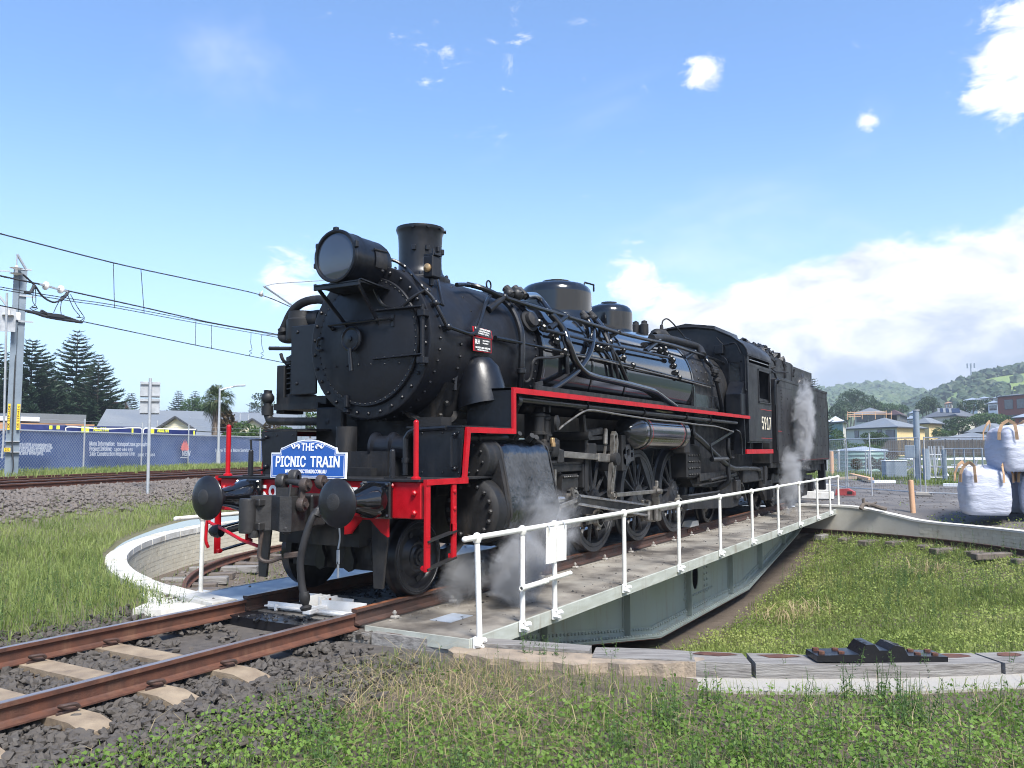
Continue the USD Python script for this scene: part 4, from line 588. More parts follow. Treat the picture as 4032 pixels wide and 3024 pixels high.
# valve gear cylinder crosshead, lubricator with its pipes
MB().cyl((2.6, -1.2, 1.44), (3.35, -1.2, 1.45), .05).box(2.75, 3.4, -1.28, -1.12, 1.50, 1.53).box(2.75, 3.4, -1.28, -1.12, 1.36, 1.39).box(3.25, 3.42, -1.3, -1.1, 1.36, 1.53, .01).build('valve_spindle_guide', 'worn_black', L)
lu = MB().rev([(.10, 0), (.10, .03), (.085, .04), (.085, .22), (.10, .23), (.10, .26), (.06, .28), (.03, .34)], (2.88, -1.2, 1.72), (0, 0, 1), 16).rev([(.09, 0), (.09, .03), (.075, .04), (.075, .2), (.09, .21), (.09, .24), (.04, .26)], (3.08, -1.2, 1.70), (0, 0, 1), 16).box(2.80, 3.16, -1.24, -1.05, 1.62, 1.98, .01).rev([(.10, 0), (.10, .03), (.04, .05), (.001, .06)], (3.14, -1.32, 1.87), (.3, -1, 0), 18).box(2.85, 2.9, -1.3, -1.25, 2.0, 2.06).box(3.0, 3.05, -1.3, -1.25, 2.0, 2.08).box(2.88, 3.3, -1.30, -1.08, 1.52, 1.66, .015).rev([(.09, 0), (.11, .04), (.11, .16), (.08, .2), (.08, .24)], (3.2, -1.22, 1.44), (0, 0, 1), 16).box(2.95, 3.0, -1.3, -1.2, 1.62, 1.72).build('lubricator', 'under_black', L)
MB().box(3.02, 3.09, -1.34, -1.30, 1.60, 1.68, .01).cyl((3.05, -1.33, 1.57), (3.05, -1.33, 1.62), .03).build('oil_cup', 'brass', lu)
MB().tube([(3.18, -1.34, 1.78), (3.28, -1.36, 1.84), (3.5, -1.38, 1.93), (3.75, -1.42, 2.03), (4.0, -1.44, 2.06), (4.8, -1.44, 2.035), (6.2, -1.44, 2.0), (7.5, -1.44, 1.99), (8.6, -1.43, 1.97), (9.6, -1.43, 1.96), (10.8, -1.42, 1.88)], .014).build('oil_pipe', 'bare_steel', L)
MB().cyl((2.0, -1.37, 2.12), (11.2, -1.37, 2.075), .038).cyl((2.02, -1.37, 2.1), (2.1, -1.37, 2.1), .07).build('train_pipe', 'pipe_black', L)
m = MB()
for x in (3.95, 6.0, 8.0, 9.4): m.rev([(.04, -.03), (.055, -.03), (.055, .03), (.04, .03)], (x, -1.37, 2.115-.005*(x-2)), X, 12).box(x-.02, x+.02, -1.39, -1.35, 2.06, 2.2)
m.build('pipe_clips', 'under_black', L)
MB().box(3.1, 11.0, -1.06, -1.02, 2.24, 2.36, .004).bar((3.1, -1.04, 2.36), (3.3, -1.04, 2.40), .03, .06).build('boiler_skirt', 'worn_black', L)
# air reservoir under the running board
at = MB().rev([(.001, -.23), (.12, -.20), (.22, -.09), (.265, .03), (.27, .08)], (5.95, -1.15, 1.80), (1, 0, 0), 36).build('air_reservoir', 'casing_polish', L); MB().rev([(.27, .0), (.22, .09), (.001, .13)], (8.1, -1.15, 1.80), X, 36).build('reservoir_end', 'casing_polish', at)
MB().rev([(.269, .02), (.273, .03), (.273, 2.08), (.269, 2.09)], (6.02, -1.15, 1.80), X, 40).build('reservoir_barrel', 'tank_polish', at)
MB().rev([(.265, 0), (.279, 0), (.279, .05), (.265, .05)], (6.16, -1.15, 1.80), X, 40).rev([(.265, 0), (.279, 0), (.279, .05), (.265, .05)], (7.86, -1.15, 1.80), X, 40).each('reservoir_strap', 'under_black', at)
MB().rev([(.271, 0), (.2755, .002), (.2755, .006), (.271, .008)], (6.30, -1.15, 1.80), X, 40).rev([(.271, 0), (.2755, .002), (.2755, .006), (.271, .008)], (7.80, -1.15, 1.80), X, 40).build('pinstripe', 'red_line', at)
MB().box(8.45, 8.75, -1.2, -.95, 1.45, 1.95, .02).box(8.5, 8.8, -1.22, -.9, 1.85, 1.9).build('reservoir_bracket', 'under_black', L)
# firebox flank, ashpan, pipes towards the trailing truck
MB().box(8.8, 9.6, -1.12, -.5, .98, 1.62, .03).box(9.5, 11.9, -1.0, 1.0, .95, 1.4).prism([(9.1, 1.0), (11.6, 1.0), (11.4, .72), (9.4, .80)], 'xz', -1.02, 1.0).build('ashpan', 'under_black', L)
MB().bolts([(8.85+.14*(k % 5), -1.13, 1.05+.12*(k//5)) for k in range(20)], (0, -1, 0), .022, .03).each('frame_bolt', 'under_black', L)
MB().bar((9.35, -1.16, .99), (11.9, -1.16, 1.02), .02, .14).bar((9.2, -1.15, .84), (11.4, -1.18, .91), .10, .02).cyl((9.9, -1.2, .92), (11.6, -1.2, 1.0), .03).build('firehole_step', 'worn_black', L)
MB().tube([(8.75, -1.24, 1.82), (9.3, -1.26, 1.66), (10.2, -1.28, 1.36), (11.1, -1.28, 1.14), (12.2, -1.26, 1.11), (13.2, -1.25, 1.07), (13.45, -1.25, 1.0), (13.5, -1.25, .85)], .055, 12).build('feed_water_pipe', 'pipe_black', L)
MB().tube([(8.72, -1.26, 2.0), (8.72, -1.28, 1.80), (8.8, -1.28, 1.75)], .03).tube([(9.7, -1.30, 1.33), (10.6, -1.30, 1.33), (10.75, -1.30, 1.28), (10.78, -1.30, 1.1), (10.78, -1.30, .85), (10.75, -1.1, .7)], .05, 10).tube([(11.0, -1.25, 1.75), (11.0, -1.25, 1.5), (11.1, -1.25, 1.38), (11.3, -1.25, 1.36)], .045, 10).each('injector_pipes', 'pipe_black', L)
MB().bar((9.55, -1.32, 1.60), (11.1, -1.34, 1.90), .025, .05).bar((9.57, -1.32, 1.60), (9.70, -1.32, 1.34), .03, .03).tube([(11.0, -1.42, 1.92), (11.25, -1.44, 1.85), (11.35, -1.44, 1.6), (11.35, -1.44, 1.4)], .02).build('damper_rod', 'pipe_black', L)
# trailing truck frame
tf = [(8.75, .67), (10.6, .66), (10.95, .70), (11.25, .86), (11.45, 1.0), (11.65, 1.06), (12.0, 1.05), (12.2, .98), (12.3, .84), (12.3, .50), (12.1, .30), (11.6, .28), (8.75, .42)]
for s in (-1, 1):
    m = MB().prism(tf, 'xz', s*1.0, s*1.12, ); w = m.build('trailing_truck_frame', 'under_black', L)
    MB().tube([(x, s*1.125, z) for x, z in tf[:9]], .022, 8, smooth=False).build('frame_edge', 'wheel_grey', w)
    MB().box(11.75, 12.1, s*1.10, s*1.2, .45, .86, .02).box(11.78, 12.08, s*1.12, s*1.16, .88, .92).bar((12.18, s*1.2, .72), (12.42, s*1.2, .40), .05, .07).bar((12.12, s*1.2, .78), (12.25, s*1.2, .60), .05, .05).build('axle_box', 'worn_black', w)
# cab
cabp = [(-1.45, 1.68), (-1.45, 3.58), (-1.43, 3.68), (-1.36, 3.79), (-1.1, 3.99), (-.72, 4.18), (-.3, 4.255), (0, 4.27)]
prof = cabp+[(-y, z) for y, z in cabp[-2::-1]]
win = [[(-1.30, 2.84), (-1.30, 3.42), (-1.05, 3.42), (-1.05, 2.84)], [(1.30, 2.84), (1.05, 2.84), (1.05, 3.42), (1.30, 3.42)]]
cb = MB().prism(prof, 'yz', 11.92, 11.95, win).box(13.9, 13.93, -1.44, -.8, 1.7, 3.7).box(13.9, 13.93, .8, 1.44, 1.7, 3.7).box(11.95, 13.95, -1.40, 1.40, 1.66, 1.72).build('cab_front', 'black_paint', L)
MB().box(11.925, 11.935, -1.30, -1.05, 2.84, 3.42).box(11.925, 11.935, 1.05, 1.30, 2.84, 3.42).build('front_window', 'dark_glass', cb)
MB().box(11.90, 11.922, -1.33, -1.30, 2.81, 3.45).box(11.90, 11.922, -1.05, -1.02, 2.81, 3.45).box(11.90, 11.922, -1.33, -1.02, 3.42, 3.45).box(11.90, 11.922, -1.33, -1.02, 2.81, 2.84).build('window_frame', 'black_paint', cb)
MB().box(11.55, 11.92, -1.40, -1.05, 2.24, 2.72, .02).prism([(11.92, 2.72), (11.92, 3.0), (11.6, 2.72)], 'xz', -1.38, -1.05).box(11.80, 11.92, -.95, -.75, 3.62, 3.82, .01).tube([(11.9, -.78, 4.0), (11.86, -.9, 3.86), (11.86, -.98, 3.82), (11.86, -1.2, 3.84), (11.86, -1.33, 3.6)], .014).tube([(11.85, -.85, 3.62), (11.8, -1.0, 3.5), (11.8, -1.05, 3.4)], .012).each('cab_front_boxes', 'black_paint', cb)
for s in (-1, 1):
    g = Polygon([(11.95, 1.70), (13.97, 1.70), (13.97, 3.60), (13.9, 3.66), (11.95, 3.58)], [[(12.82, 2.60), (12.82, 3.30), (13.82, 3.30), (13.82, 2.60)], [(12.05, 3.42), (12.05, 3.56), (13.85, 3.58), (13.85, 3.42)]])
    cs = MB().prism(g, 'xz', s*1.425, s*1.45).build('cab_side', 'cab_grey', L)
    y = s*1.452; MB().box(12.78, 12.82, s*1.44, s*1.465, 2.56, 3.34).box(13.82, 13.86, s*1.44, s*1.465, 2.56, 3.34).box(12.78, 13.86, s*1.44, s*1.465, 3.30, 3.335).box(12.78, 13.86, s*1.44, s*1.475, 2.57, 2.60).box(11.96, 13.96, s*1.44, s*1.456, 3.36, 3.385).build('cab_window_frame', 'cab_grey', cs)
    MB().box(12.82, 13.82, s*1.40, s*1.42, 2.62, 2.66).box(12.88, 13.8, s*1.38, s*1.40, 2.66, 2.685).build('arm_rest', 'worn_black', cs)
    MB().cyl((12.1, s*1.435, 3.49), (13.8, s*1.435, 3.50), .012).build('rain_rail', 'bright_steel', cs)
    MB().cyl((11.90, s*1.40, 2.80), (11.90, s*1.40, 3.55), .016).sph((11.92, s*1.40, 2.80), .03).sph((11.92, s*1.40, 3.55), .03).build('cab_handrail', 'black_paint', cs)
    if s < 0:
        MB().text('5917', .29, (13.02, -1.451, 1.97), (1, 0, 0), (0, 0, 1), .006, False, .84).build('cab_number', 'cream_letter', cs)
        MB().box(12.95, 13.95, -1.4535, -1.449, 2.42, 2.432).box(12.95, 13.95, -1.4535, -1.449, 1.765, 1.777).build('pinstripe', 'red_line', cs)
    MB().box(11.75, 13.95, s*1.30, s*1.44, 1.45, 1.52).box(11.6, 11.64, s*1.2, s*1.44, 1.42, 2.2).box(12.2, 12.24, s*1.2, s*1.40, 1.5, 1.7).box(13.2, 13.24, s*1.2, s*1.40, 1.5, 1.7).build('cab_step_frame', 'black_paint', L)
    MB().box(11.62, 13.95, s*1.44, s*1.47, 1.42, 1.52).build('red_step_edge', 'red_paint', L)
m = MB(); n = len(prof); xs = (11.86, 12.9, 14.05); V = np.array([[x, p*1.012, q+.012] for x in xs for p, q in prof[1:-1]]); n -= 2
F = [[k*n+i, k*n+i+1, (k+1)*n+i+1] for k in range(2) for i in range(n-1)]+[[k*n+i, (k+1)*n+i+1, (k+1)*n+i] for k in range(2) for i in range(n-1)]
m.add(V, F); V2 = V.copy(); V2[:, 2] -= .03; m.add(V2, F).tube([V[i] for i in range(n)], .012, 6, False)
rf = m.build('cab_roof', 'tender_grey', L, smooth=50)
MB().prism([(-.70, 4.18), (-.66, 4.30), (0, 4.40), (.66, 4.30), (.70, 4.18)], 'yz', 12.15, 14.0).build('roof_vent', 'cab_grey', rf)
MB().rev([(.35, 0), (.35, .1), (.001, .12)], (11.95, 0, 2.9), X, 20).box(11.96, 12.2, -.9, .9, 1.7, 3.6).box(12.3, 12.7, -1.3, -1.0, 2.1, 2.2).tube([(12.3, -1.0, 3.2), (12.4, -.7, 2.9), (12.3, .4, 3.0)], .04).build('cab_fittings', 'under_black', L)
MB().box(12.2, 14.3, -1.24, -1.05, .78, 1.1, .02).box(13.9, 14.1, -1.27, -1.2, .70, 1.12).box(12.0, 14.2, -.9, .9, .9, 1.5).build('drag_box', 'under_black', L)
# ---------------------------------------------------------------- tender
T = thing('tender', 'grey black riveted tender coupled behind the locomotive cab, piled with coal', 'tender', (17.9, 0, 0))
b = MB().box(14.62, 21.2, -1.44, 1.44, 1.18, 3.24, .012).build('tank', 'tender_grey', T)
m = MB().box(14.60, 21.22, -1.455, -1.425, 3.22, 3.29, .008).box(14.60, 21.22, 1.425, 1.455, 3.22, 3.29, .008).box(21.18, 21.225, -1.45, 1.45, 3.22, 3.29).box(14.62, 21.2, -1.447, -1.44, 3.06, 3.075).build('tank_coping', 'tender_grey', b)
m = MB(); p = [(x, -1.44, z) for x in np.arange(15.1, 21.2, .62) for z in (1.35, 1.62, 1.9, 2.2, 2.5, 2.8)]+[(15.02, -1.44, z) for z in np.arange(2.0, 3.05, .075)]+[(x, -1.44, z) for x in np.arange(14.7, 21.2, .10) for z in (1.22,)]
m.bolts(p, (0, -1, 0), .017, .016, 5).build('rivets', 'tender_grey', b, kind='stuff')
MB().box(14.62, 15.0, -1.448, -1.438, 1.95, 1.965).box(15.9, 21.15, -1.4485, -1.439, 1.215, 1.226).build('pinstripe', 'red_line', b)
m = MB()
for s in (-1, 1): m.box(14.7, 17.95, s*1.06, s*1.09, 3.24, 3.92, .004).box(17.95, 20.75, s*1.06, s*1.09, 3.24, 3.86, .004).box(17.93, 17.97, s*1.055, s*1.10, 3.24, 3.90)
m.box(20.72, 20.76, -1.09, 1.09, 3.24, 3.86).box(14.7, 14.74, -1.09, 1.09, 3.24, 3.95); bk = m.build('coal_bunker', 'cab_grey', T)
MB().tube([(15.15, -1.12, 3.62), (15.7, -1.16, 3.52), (16.9, -1.2, 3.58), (17.3, -1.14, 3.62)], .018, smooth=False).tube([(15.1, -1.12, 3.56), (15.3, -1.25, 3.6), (15.25, -1.25, 3.72), (15.1, -1.22, 3.78)], .025).tube([(15.1, -1.12, 3.26), (15.3, -1.25, 3.3), (15.25, -1.25, 3.42), (15.1, -1.22, 3.46)], .025).box(17.0, 17.1, -1.13, -1.09, 3.45, 3.7).build('fire_iron_hooks', 'under_black', bk)
m = MB()
for k in range(26): x = 16.6+3.2*rng.random(); m.obox((x, -1.25+.1*rng.standard_normal()*.5, 3.27), (.14+.2*rng.random(), .08, .06), (nrm((1, .3*rng.standard_normal(), .1)), (0, 1, 0), (0, 0, 1)), b=.02)
m.build('tank_top_gear', 'under_black', T)
MB().tube([(21.28, -1.40, 2.95), (21.32, -1.42, 2.85), (21.32, -1.42, 1.35), (21.26, -1.40, 1.22)], .022).build('rear_handrail', 'black_paint', T)
MB().tube([(14.55, -1.42, 3.1), (14.50, -1.43, 3.0), (14.50, -1.43, 1.5)], .022).tube([(14.66, -1.445, 3.12), (14.62, -1.49, 3.2), (14.52, -1.46, 3.2), (14.46, -1.44, 3.1), (14.46, -1.43, 2.6)], .03).build('front_handrail', 'pipe_black', T)
MB().box(14.4, 21.3, -1.30, 1.30, 1.06, 1.18, .008).box(14.4, 21.3, -1.0, -.85, .78, 1.06).box(14.4, 21.3, .85, 1.0, .78, 1.06).box(14.3, 14.62, -1.3, 1.3, 1.18, 1.8).box(14.2, 14.62, -.9, .9, 1.2, 2.6).prism([(15.4, .88), (20.9, .88), (21.15, .80), (21.25, .80), (21.25, 1.06), (15.4, 1.06)], 'xz', -1.22, -1.12).build('tender_frame', 'under_black', T)
MB().box(21.1, 21.3, -1.32, -1.12, .25, 1.06, .02).box(21.1, 21.35, -1.3, -1.1, .52, .55).box(21.25, 21.33, -1.35, 1.35, .85, 1.2).tube([(21.3, -1.2, .95), (21.6, -1.2, .85), (21.65, -1.2, .65)], .02).build('rear_step', 'black_paint', T)
for s in (-1, 1): MB().rev([(.15, 0), (.1, .15), (.08, .4), (.22, .44), (.22, .47), (.001, .48)], (21.33, s*.888, 1.03), X, 24).build('rear_buffer', 'tyre_black', T)
for bx in (15.75, 19.15):
    for s in (-1, 1):
        for dx in (-.78, .78):
            disc_wheel(bx+dx, s, .43, T, 'tender_wheel')
        fp = [(bx-1.35, .50), (bx-1.25, .74), (bx-.45, .74), (bx-.35, .90), (bx+.35, .90), (bx+.45, .74), (bx+1.25, .74), (bx+1.35, .50), (bx+1.05, .26), (bx+.5, .26), (bx+.40, .16), (bx-.40, .16), (bx-.5, .26), (bx-1.05, .26)]
        fr_ = MB().prism(fp, 'xz', s*.98, s*1.08, [[(bx-.32, .38), (bx-.32, .66), (bx+.32, .66), (bx+.32, .38)]]).build('bogie_frame', 'worn_black', T)
        m = MB()
        for dx in (-.78, .78): m.box(bx+dx-.17, bx+dx+.17, s*1.06, s*1.2, .26, .62, .03).box(bx+dx-.13, bx+dx+.13, s*1.18, s*1.22, .34, .54, .02)
        m.build('axle_box', 'tyre_black', fr_)
        m = MB()
        for dx in (-.2, 0, .2):
            pts = [(bx+dx+.07*math.cos(k*.7), s*1.02+.07*math.sin(k*.7), .40+.012*k) for k in range(22)]; m.tube(pts, .014, 6, False)
        m.build('bogie_springs', 'under_black', fr_)
        MB().bar((bx+1.25, s*1.1, .62), (bx+1.5, s*1.12, .30), .04, .07).bar((bx+1.38, s*1.1, .60), (bx+1.42, s*1.12, .48), .03, .05).build('brake_hanger', 'galv', fr_)
    MB().box(bx-.2, bx+.2, -1.0, 1.0, .3, .7).cyl((bx-.78, -.8, .43), (bx-.78, .8, .43), .07).cyl((bx+.78, -.8, .43), (bx+.78, .8, .43), .07).build('bogie_bolster', 'under_black', T)
# coal: lumps heaped in the bunker
def lumps(pts, sizes, seed=1, flat=.8, jit=.28):
    r = np.random.default_rng(seed); base = trimesh.creation.icosphere(subdivisions=0); V, F = [], []; m = MB()
    bv, bf = np.array(base.vertices), np.array(base.faces); n = len(pts)
    sc = sizes[:, None, None]*(1+jit*r.standard_normal((n, 12, 1)))*np.array([1, 1, flat])*(.75+.5*r.random((n, 1, 3)))
    a = r.random(n)*2*pi; c, s_ = np.cos(a), np.sin(a); v = bv[None]*sc
    tl = r.normal(0, .5, n); ct, st = np.cos(tl), np.sin(tl); v = np.stack([v[..., 0], v[..., 1]*ct[:, None]-v[..., 2]*st[:, None], v[..., 1]*st[:, None]+v[..., 2]*ct[:, None]], -1)
    v = np.stack([v[..., 0]*c[:, None]-v[..., 1]*s_[:, None], v[..., 0]*s_[:, None]+v[..., 1]*c[:, None], v[..., 2]], -1)+pts[:, None]
    return m.add(v.reshape(-1, 3), (bf[None]+12*np.arange(n)[:, None, None]).reshape(-1, 3))
n = 1500; x = 14.75+5.9*rng.random(n); y = rng.uniform(-1.05, 1.05, n)
top = np.interp(x, [14.7, 15.6, 17.3, 18.4, 20.0, 20.8], [4.18, 4.30, 4.12, 3.98, 3.86, 3.74])-.30*np.abs(y)**2.2
z = top+.06*rng.standard_normal(n); co = lumps(np.c_[x, y, z], .05+.09*rng.random(n)**2, 3)
g = np.stack(np.meshgrid(np.linspace(14.72, 20.74, 30), np.linspace(-1.06, 1.06, 9), indexing='ij'), -1).reshape(-1, 2)
gz = np.interp(g[:, 0], [14.7, 15.6, 17.3, 18.4, 20.0, 20.8], [4.15, 4.26, 4.08, 3.94, 3.82, 3.70])-.30*np.abs(g[:, 1])**2.2
f = [[i*9+j, (i+1)*9+j, (i+1)*9+j+1] for i in range(29) for j in range(8)]+[[i*9+j, (i+1)*9+j+1, i*9+j+1] for i in range(29) for j in range(8)]
co.add(np.c_[g, gz], f); tag(co.build('coal', 'coal', smooth=False), 'heap of black coal lumps filling the tender bunker', 'coal', kind='stuff')
# ---------------------------------------------------------------- headboard
S_ = thing('headboard_sign', 'blue and white shaped headboard sign standing on the red buffer beam', 'sign', (.12, 0, 1.24))
w, h = .525, .265
def board(e):
    o = [(-w-e, -e), (w+e, -e), (w+e, h+e), (.40+e, h+e), (.385+e*.4, h+.05+e)]; arc = [(x, h+.052+e*.9+(.083)*math.cos(x/.36*pi/2)) for x in np.linspace(.355+e*.3, -.355-e*.3, 17)]
    return o+arc+[(-.385-e*.4, h+.05+e), (-.40-e, h+e), (-w-e, h+e)]
def sp(m, poly, x0, x1, holes=()): return m.prism([(-a, b) for a, b in poly], 'yz', x0, x1, [[(-a, b) for a, b in q] for q in holes])
tilt = lambda m: m.xf([[.9992, 0, .04], [0, 1, 0], [-.04, 0, .9992]], (.115, .0, 1.245))
tilt(sp(MB(), board(0), -.012, .012)).build('board', 'sign_white', S_)
tilt(sp(MB(), board(-.028), -.0145, -.011)).build('blue_field', 'sign_blue', S_)
tilt(sp(MB(), board(-.012), -.0145, -.011, [board(-.019)])).build('border_line', 'sign_blue', S_)
tx = lambda t, hh, cx, z, ww: tilt(MB().text(t, hh, (-.0146, cx+ww/2, z), (0, -1, 0), (0, 0, 1), .003, True, ww))
tx('THE', .075, 0.0, .245+.04, .175).build('lettering', 'sign_white', S_)
tx('PICNIC', .108, .235, .118, .43).build('lettering', 'sign_white', S_); tx('TRAIN', .108, -.245, .118, .40).build('lettering', 'sign_white', S_)
tx('WWW.PICNICTRAIN.COM.AU', .036, .02, .052, .58).build('lettering', 'sign_white', S_)
m = MB()
for s in (-1, 1): m.tube([(-.0165, s*(.125+.11*u+.0), .315+.022*math.sin(u*7)+(.02*u)) for u in np.linspace(0, 1, 9)], np.interp(np.linspace(0, 1, 9).repeat(1), [0, .3, 1], [.012, .009, .003])[[min(int(i/8*8), 8) for i in range(9)]] if False else .006, 6, False).tube([(-.0165, s*(.135+.022*math.cos(t)), .325+.022*math.sin(t)) for t in np.linspace(0, 4.6, 9)], .005, 6, False).tube([(-.0165, s*(.205+.02*math.cos(t)), .335+.018*math.sin(t)) for t in np.linspace(2, 6.6, 9)], .005, 6, False)
tilt(m).build('scroll', 'sign_white', S_)
tilt(MB().box(.012, .03, -.3, .3, .06, .1).box(.012, .05, -.28, -.24, -.02, .2).box(.012, .05, .24, .28, -.02, .2)).build('back_brace', 'galv', S_)
# ---------------------------------------------------------------- turntable, pit, tracks
CX, R0 = 9.4, 9.3
RP = [(-.036, 0), (.036, 0), (.036, -.028), (.012, -.042), (.009, -.115), (.02, -.128), (.066, -.138), (.066, -.15), (-.066, -.15), (-.066, -.138), (-.02, -.128), (-.009, -.115), (-.012, -.042), (-.036, -.028)]
def rail(m, p, q, k=1., bend=None):
    """rail profile swept from p to q (rail top on the line)"""
    pts = np.array([p, q], float) if bend is None else np.asarray(bend, float); V, F, n = [], [], len(RP)
    T_ = np.gradient(pts, axis=0)
    for c, t in zip(pts, T_):
        t = nrm(t); sd = nrm(np.cross((0, 0, 1), t)); u = np.cross(t, sd); V += [c+sd*a*k+u*b*k for a, b in RP]
    for i in range(len(pts)-1):
        for j in range(n): a, b = i*n+j, i*n+(j+1) % n; F += [[a, b, b+n], [a, b+n, a+n]]
    cv, cap = trimesh.creation.triangulate_polygon(Polygon(RP), engine='earcut'); ix = np.array([np.argmin(np.linalg.norm(np.array(RP)-q, axis=1)) for q in cv]); cap = ix[cap]; F += [list(x) for x in cap]+[list(np.array(x)+(len(pts)-1)*n) for x in cap]
    return m.add(V, F)
TT = thing('turntable', 'grey green riveted railway turntable bridge spanning the white pit', 'turntable', (CX, 0, -1.4))
for s in (-1, 1):
    xs = [0.05, 1.9, 3.9, 6.2, 8.6, 11.0, 13.4, 15.8, 18.8]
    for a, b in zip(xs, xs[1:]): MB().box(a+.003, b-.003, s*.86, s*2.05, -.158, -.15, .002).build('deck_plate', 'deck_plate' if s < 0 else 'deck_pale', TT)
    MB().box(.05, 18.8, s*2.05, s*2.075, -.29, -.145, .004).box(.03, .05, s*.86, s*2.06, -.26, -.15).box(18.8, 18.82, s*.86, s*2.06, -.26, -.15).box(.05, 18.8, s*1.98, s*2.05, -.29, -.28).build('deck_edge', 'deck_edge', TT)
    MB().box(.03, 18.8, s*.64, s*.86, -.17, -.152).build('rail_pad', 'deck_soot', TT)
    rl = rail(MB(), (.0, s*.7525, 0), (10.1, s*.7525, 0)); rail(rl, (10.11, s*.7525, 0), (18.82, s*.7525, 0)); rl = rl.build('rail', 'dark_rust', TT)
    MB().box(.0, 10.1, s*.7525-.030, s*.7525+.030, -.002, .002).box(10.11, 18.82, s*.7525-.03, s*.7525+.03, -.002, .002).build('rail_head', 'rust_bright' if s < 0 else 'rail_top', rl)
    MB().box(9.75, 10.45, s*.7525+s*.012, s*.7525+s*.03, -.11, -.035, .004).bolts([(9.83+.18*k, s*.7825, -.07) for k in range(4)], (0, s, 0), .02).build('fishplate', 'rust_rail', rl)
    m = MB()
    for x in np.arange(.45, 18.7, 1.02): m.obox((x, s*.895, -.135), (.075, .07, .03), b=.008).cyl((x, s*.89, -.12), (x, s*.89, -.07), .012, n=6).cyl((x, s*.89, -.10), (x, s*.89, -.085), .022, n=6)
    m.build('rail_clip', 'concrete', TT, kind='stuff')
    p = [(x, s*yy, -.15) for x in np.arange(.3, 18.7, .16) for yy in (.955,)]; p += [(x, s*1.9, -.15) for x in np.arange(.3, 18.7, .8)]
    MB().bolts(p, (0, 0, 1), .018, .016, 5).build('deck_rivets', 'deck_plate', TT, kind='stuff')
MB().box(.10, 18.75, -.64, .64, -.20, -.16).build('centre_deck', 'deck_soot', TT)
MB().box(.05, 1.2, -.60, .62, -.16, -.145, .004).build('end_plate', 'deck_plate', TT)
MB().box(.55, .95, -1.5, -1.25, -.151, -.1455).build('deck_patch', 'deck_pale', TT)
for s in (-1, 1):
    y = s*1.2; bot = lambda x: np.interp(x, [.9, 2.0, 6.6, 11.9, 16.8, 17.9], [-.45, -.70, -1.42, -1.42, -.70, -.45])
    hole = Point(0, 0).buffer(1., 16).exterior.coords[:-1]; hl_ = [(8.85+.17*a, -.80+.24*b) for a, b in hole]
    o = [(.9, -.17)]+[(x, bot(x)) for x in (.9, 2.0, 6.6, 11.9, 16.8, 17.9)]+[(17.9, -.17)]
    MB().prism(o, 'xz', y-.008, y+.008, [hl_[::-1]]).build('girder_web', 'girder_green', TT)
    m = MB(); bx = [.9, 2.0, 6.6, 11.9, 16.8, 17.9]
    for a, b in zip(bx, bx[1:]):
        m.bar((a, y, bot(a)-.01), (b, y, bot(b)-.01), .36, .022); m.bar((a, y, bot(a)-.034), (b, y, bot(b)-.034), .34, .020); m.bar((a, y+s*.016, bot(a)+.06), (b, y+s*.016, bot(b)+.06), .012, .13)
    m.box(.9, 17.9, y-.16, y+.16, -.20, -.17).box(.9, 17.9, y+s*.009, y+s*.022, -.33, -.20); m.build('girder_flange', 'girder_green', TT)
    m = MB()
    for a, b in zip(bx, bx[1:]): m.bar((a, y, bot(a)-.052), (b, y, bot(b)-.052), .33, .008)
    m.build('flange_underside', 'rust_rail', TT)
    for x in (1.35, 2.9, 5.5, 8.3, 10.9, 13.3, 15.6, 17.4): MB().box(x-.012, x+.012, y+s*.01, y+s*.12, bot(x)+.01, -.2).box(x-.05, x+.05, y+s*.008, y+s*.02, bot(x)+.10, -.2).build('stiffener', 'girder_green', TT)
    rv = []
    for x in np.arange(1.0, 17.8, .105): rv += [(x, y+s*.022, bot(x)+.085)]
    for x in np.arange(1.0, 17.8, .105): rv += [(x, y+s*.14, bot(x)+.004)]
    fl = [(x, y+s*.022, -.27) for x in np.arange(1.0, 17.8, .13)]
    for x0 in (8.25, 8.42, 9.35, 9.5): fl += [(x0, y+s*.009, z) for z in np.arange(-1.15, -.38, .11)]
    fl += [(x, y+s*.009, -1.12) for x in np.arange(8.2, 9.8, .1)]
    for x0 in (1.35, 2.9, 5.5, 8.3, 10.9, 13.3, 15.6): fl += [(x0+.035, y+s*.02, z) for z in np.arange(bot(x0)+.25, -.35, .13)]
    rv = np.array(rv+fl); dn = np.tile([0, s, 0.], (len(rv), 1)); dn[len(np.arange(1.0, 17.8, .105)):2*len(np.arange(1.0, 17.8, .105))] = (0, 0, 1)
    MB().bolts(rv, dn, .022, .022, 5).build('girder_rivets', 'girder_green', TT, kind='stuff')
m = MB()
for x in np.arange(.9, 18.2, 1.22):
    for s in (-1, 1): m.prism([(s*1.2, -.17), (s*2.04, -.17), (s*2.04, -.25), (s*1.2, -.5 if 2 < x < 17 else -.3)], 'yz', x-.01, x+.01)
    m.box(x-.02, x+.02, -1.2, 1.2, -.42, -.2)
m.box(9.2, 9.6, -.9, .9, -1.5, -.5).cyl((9.4, 0, -1.75), (9.4, 0, -.6), .45)
for x in (1.0, 17.8):
    for y in (-1.2, 1.2): m.cyl((x-.05, y, -.48), (x+.05, y, -.48), .18)
m.build('cross_girders', 'girder_green', TT)
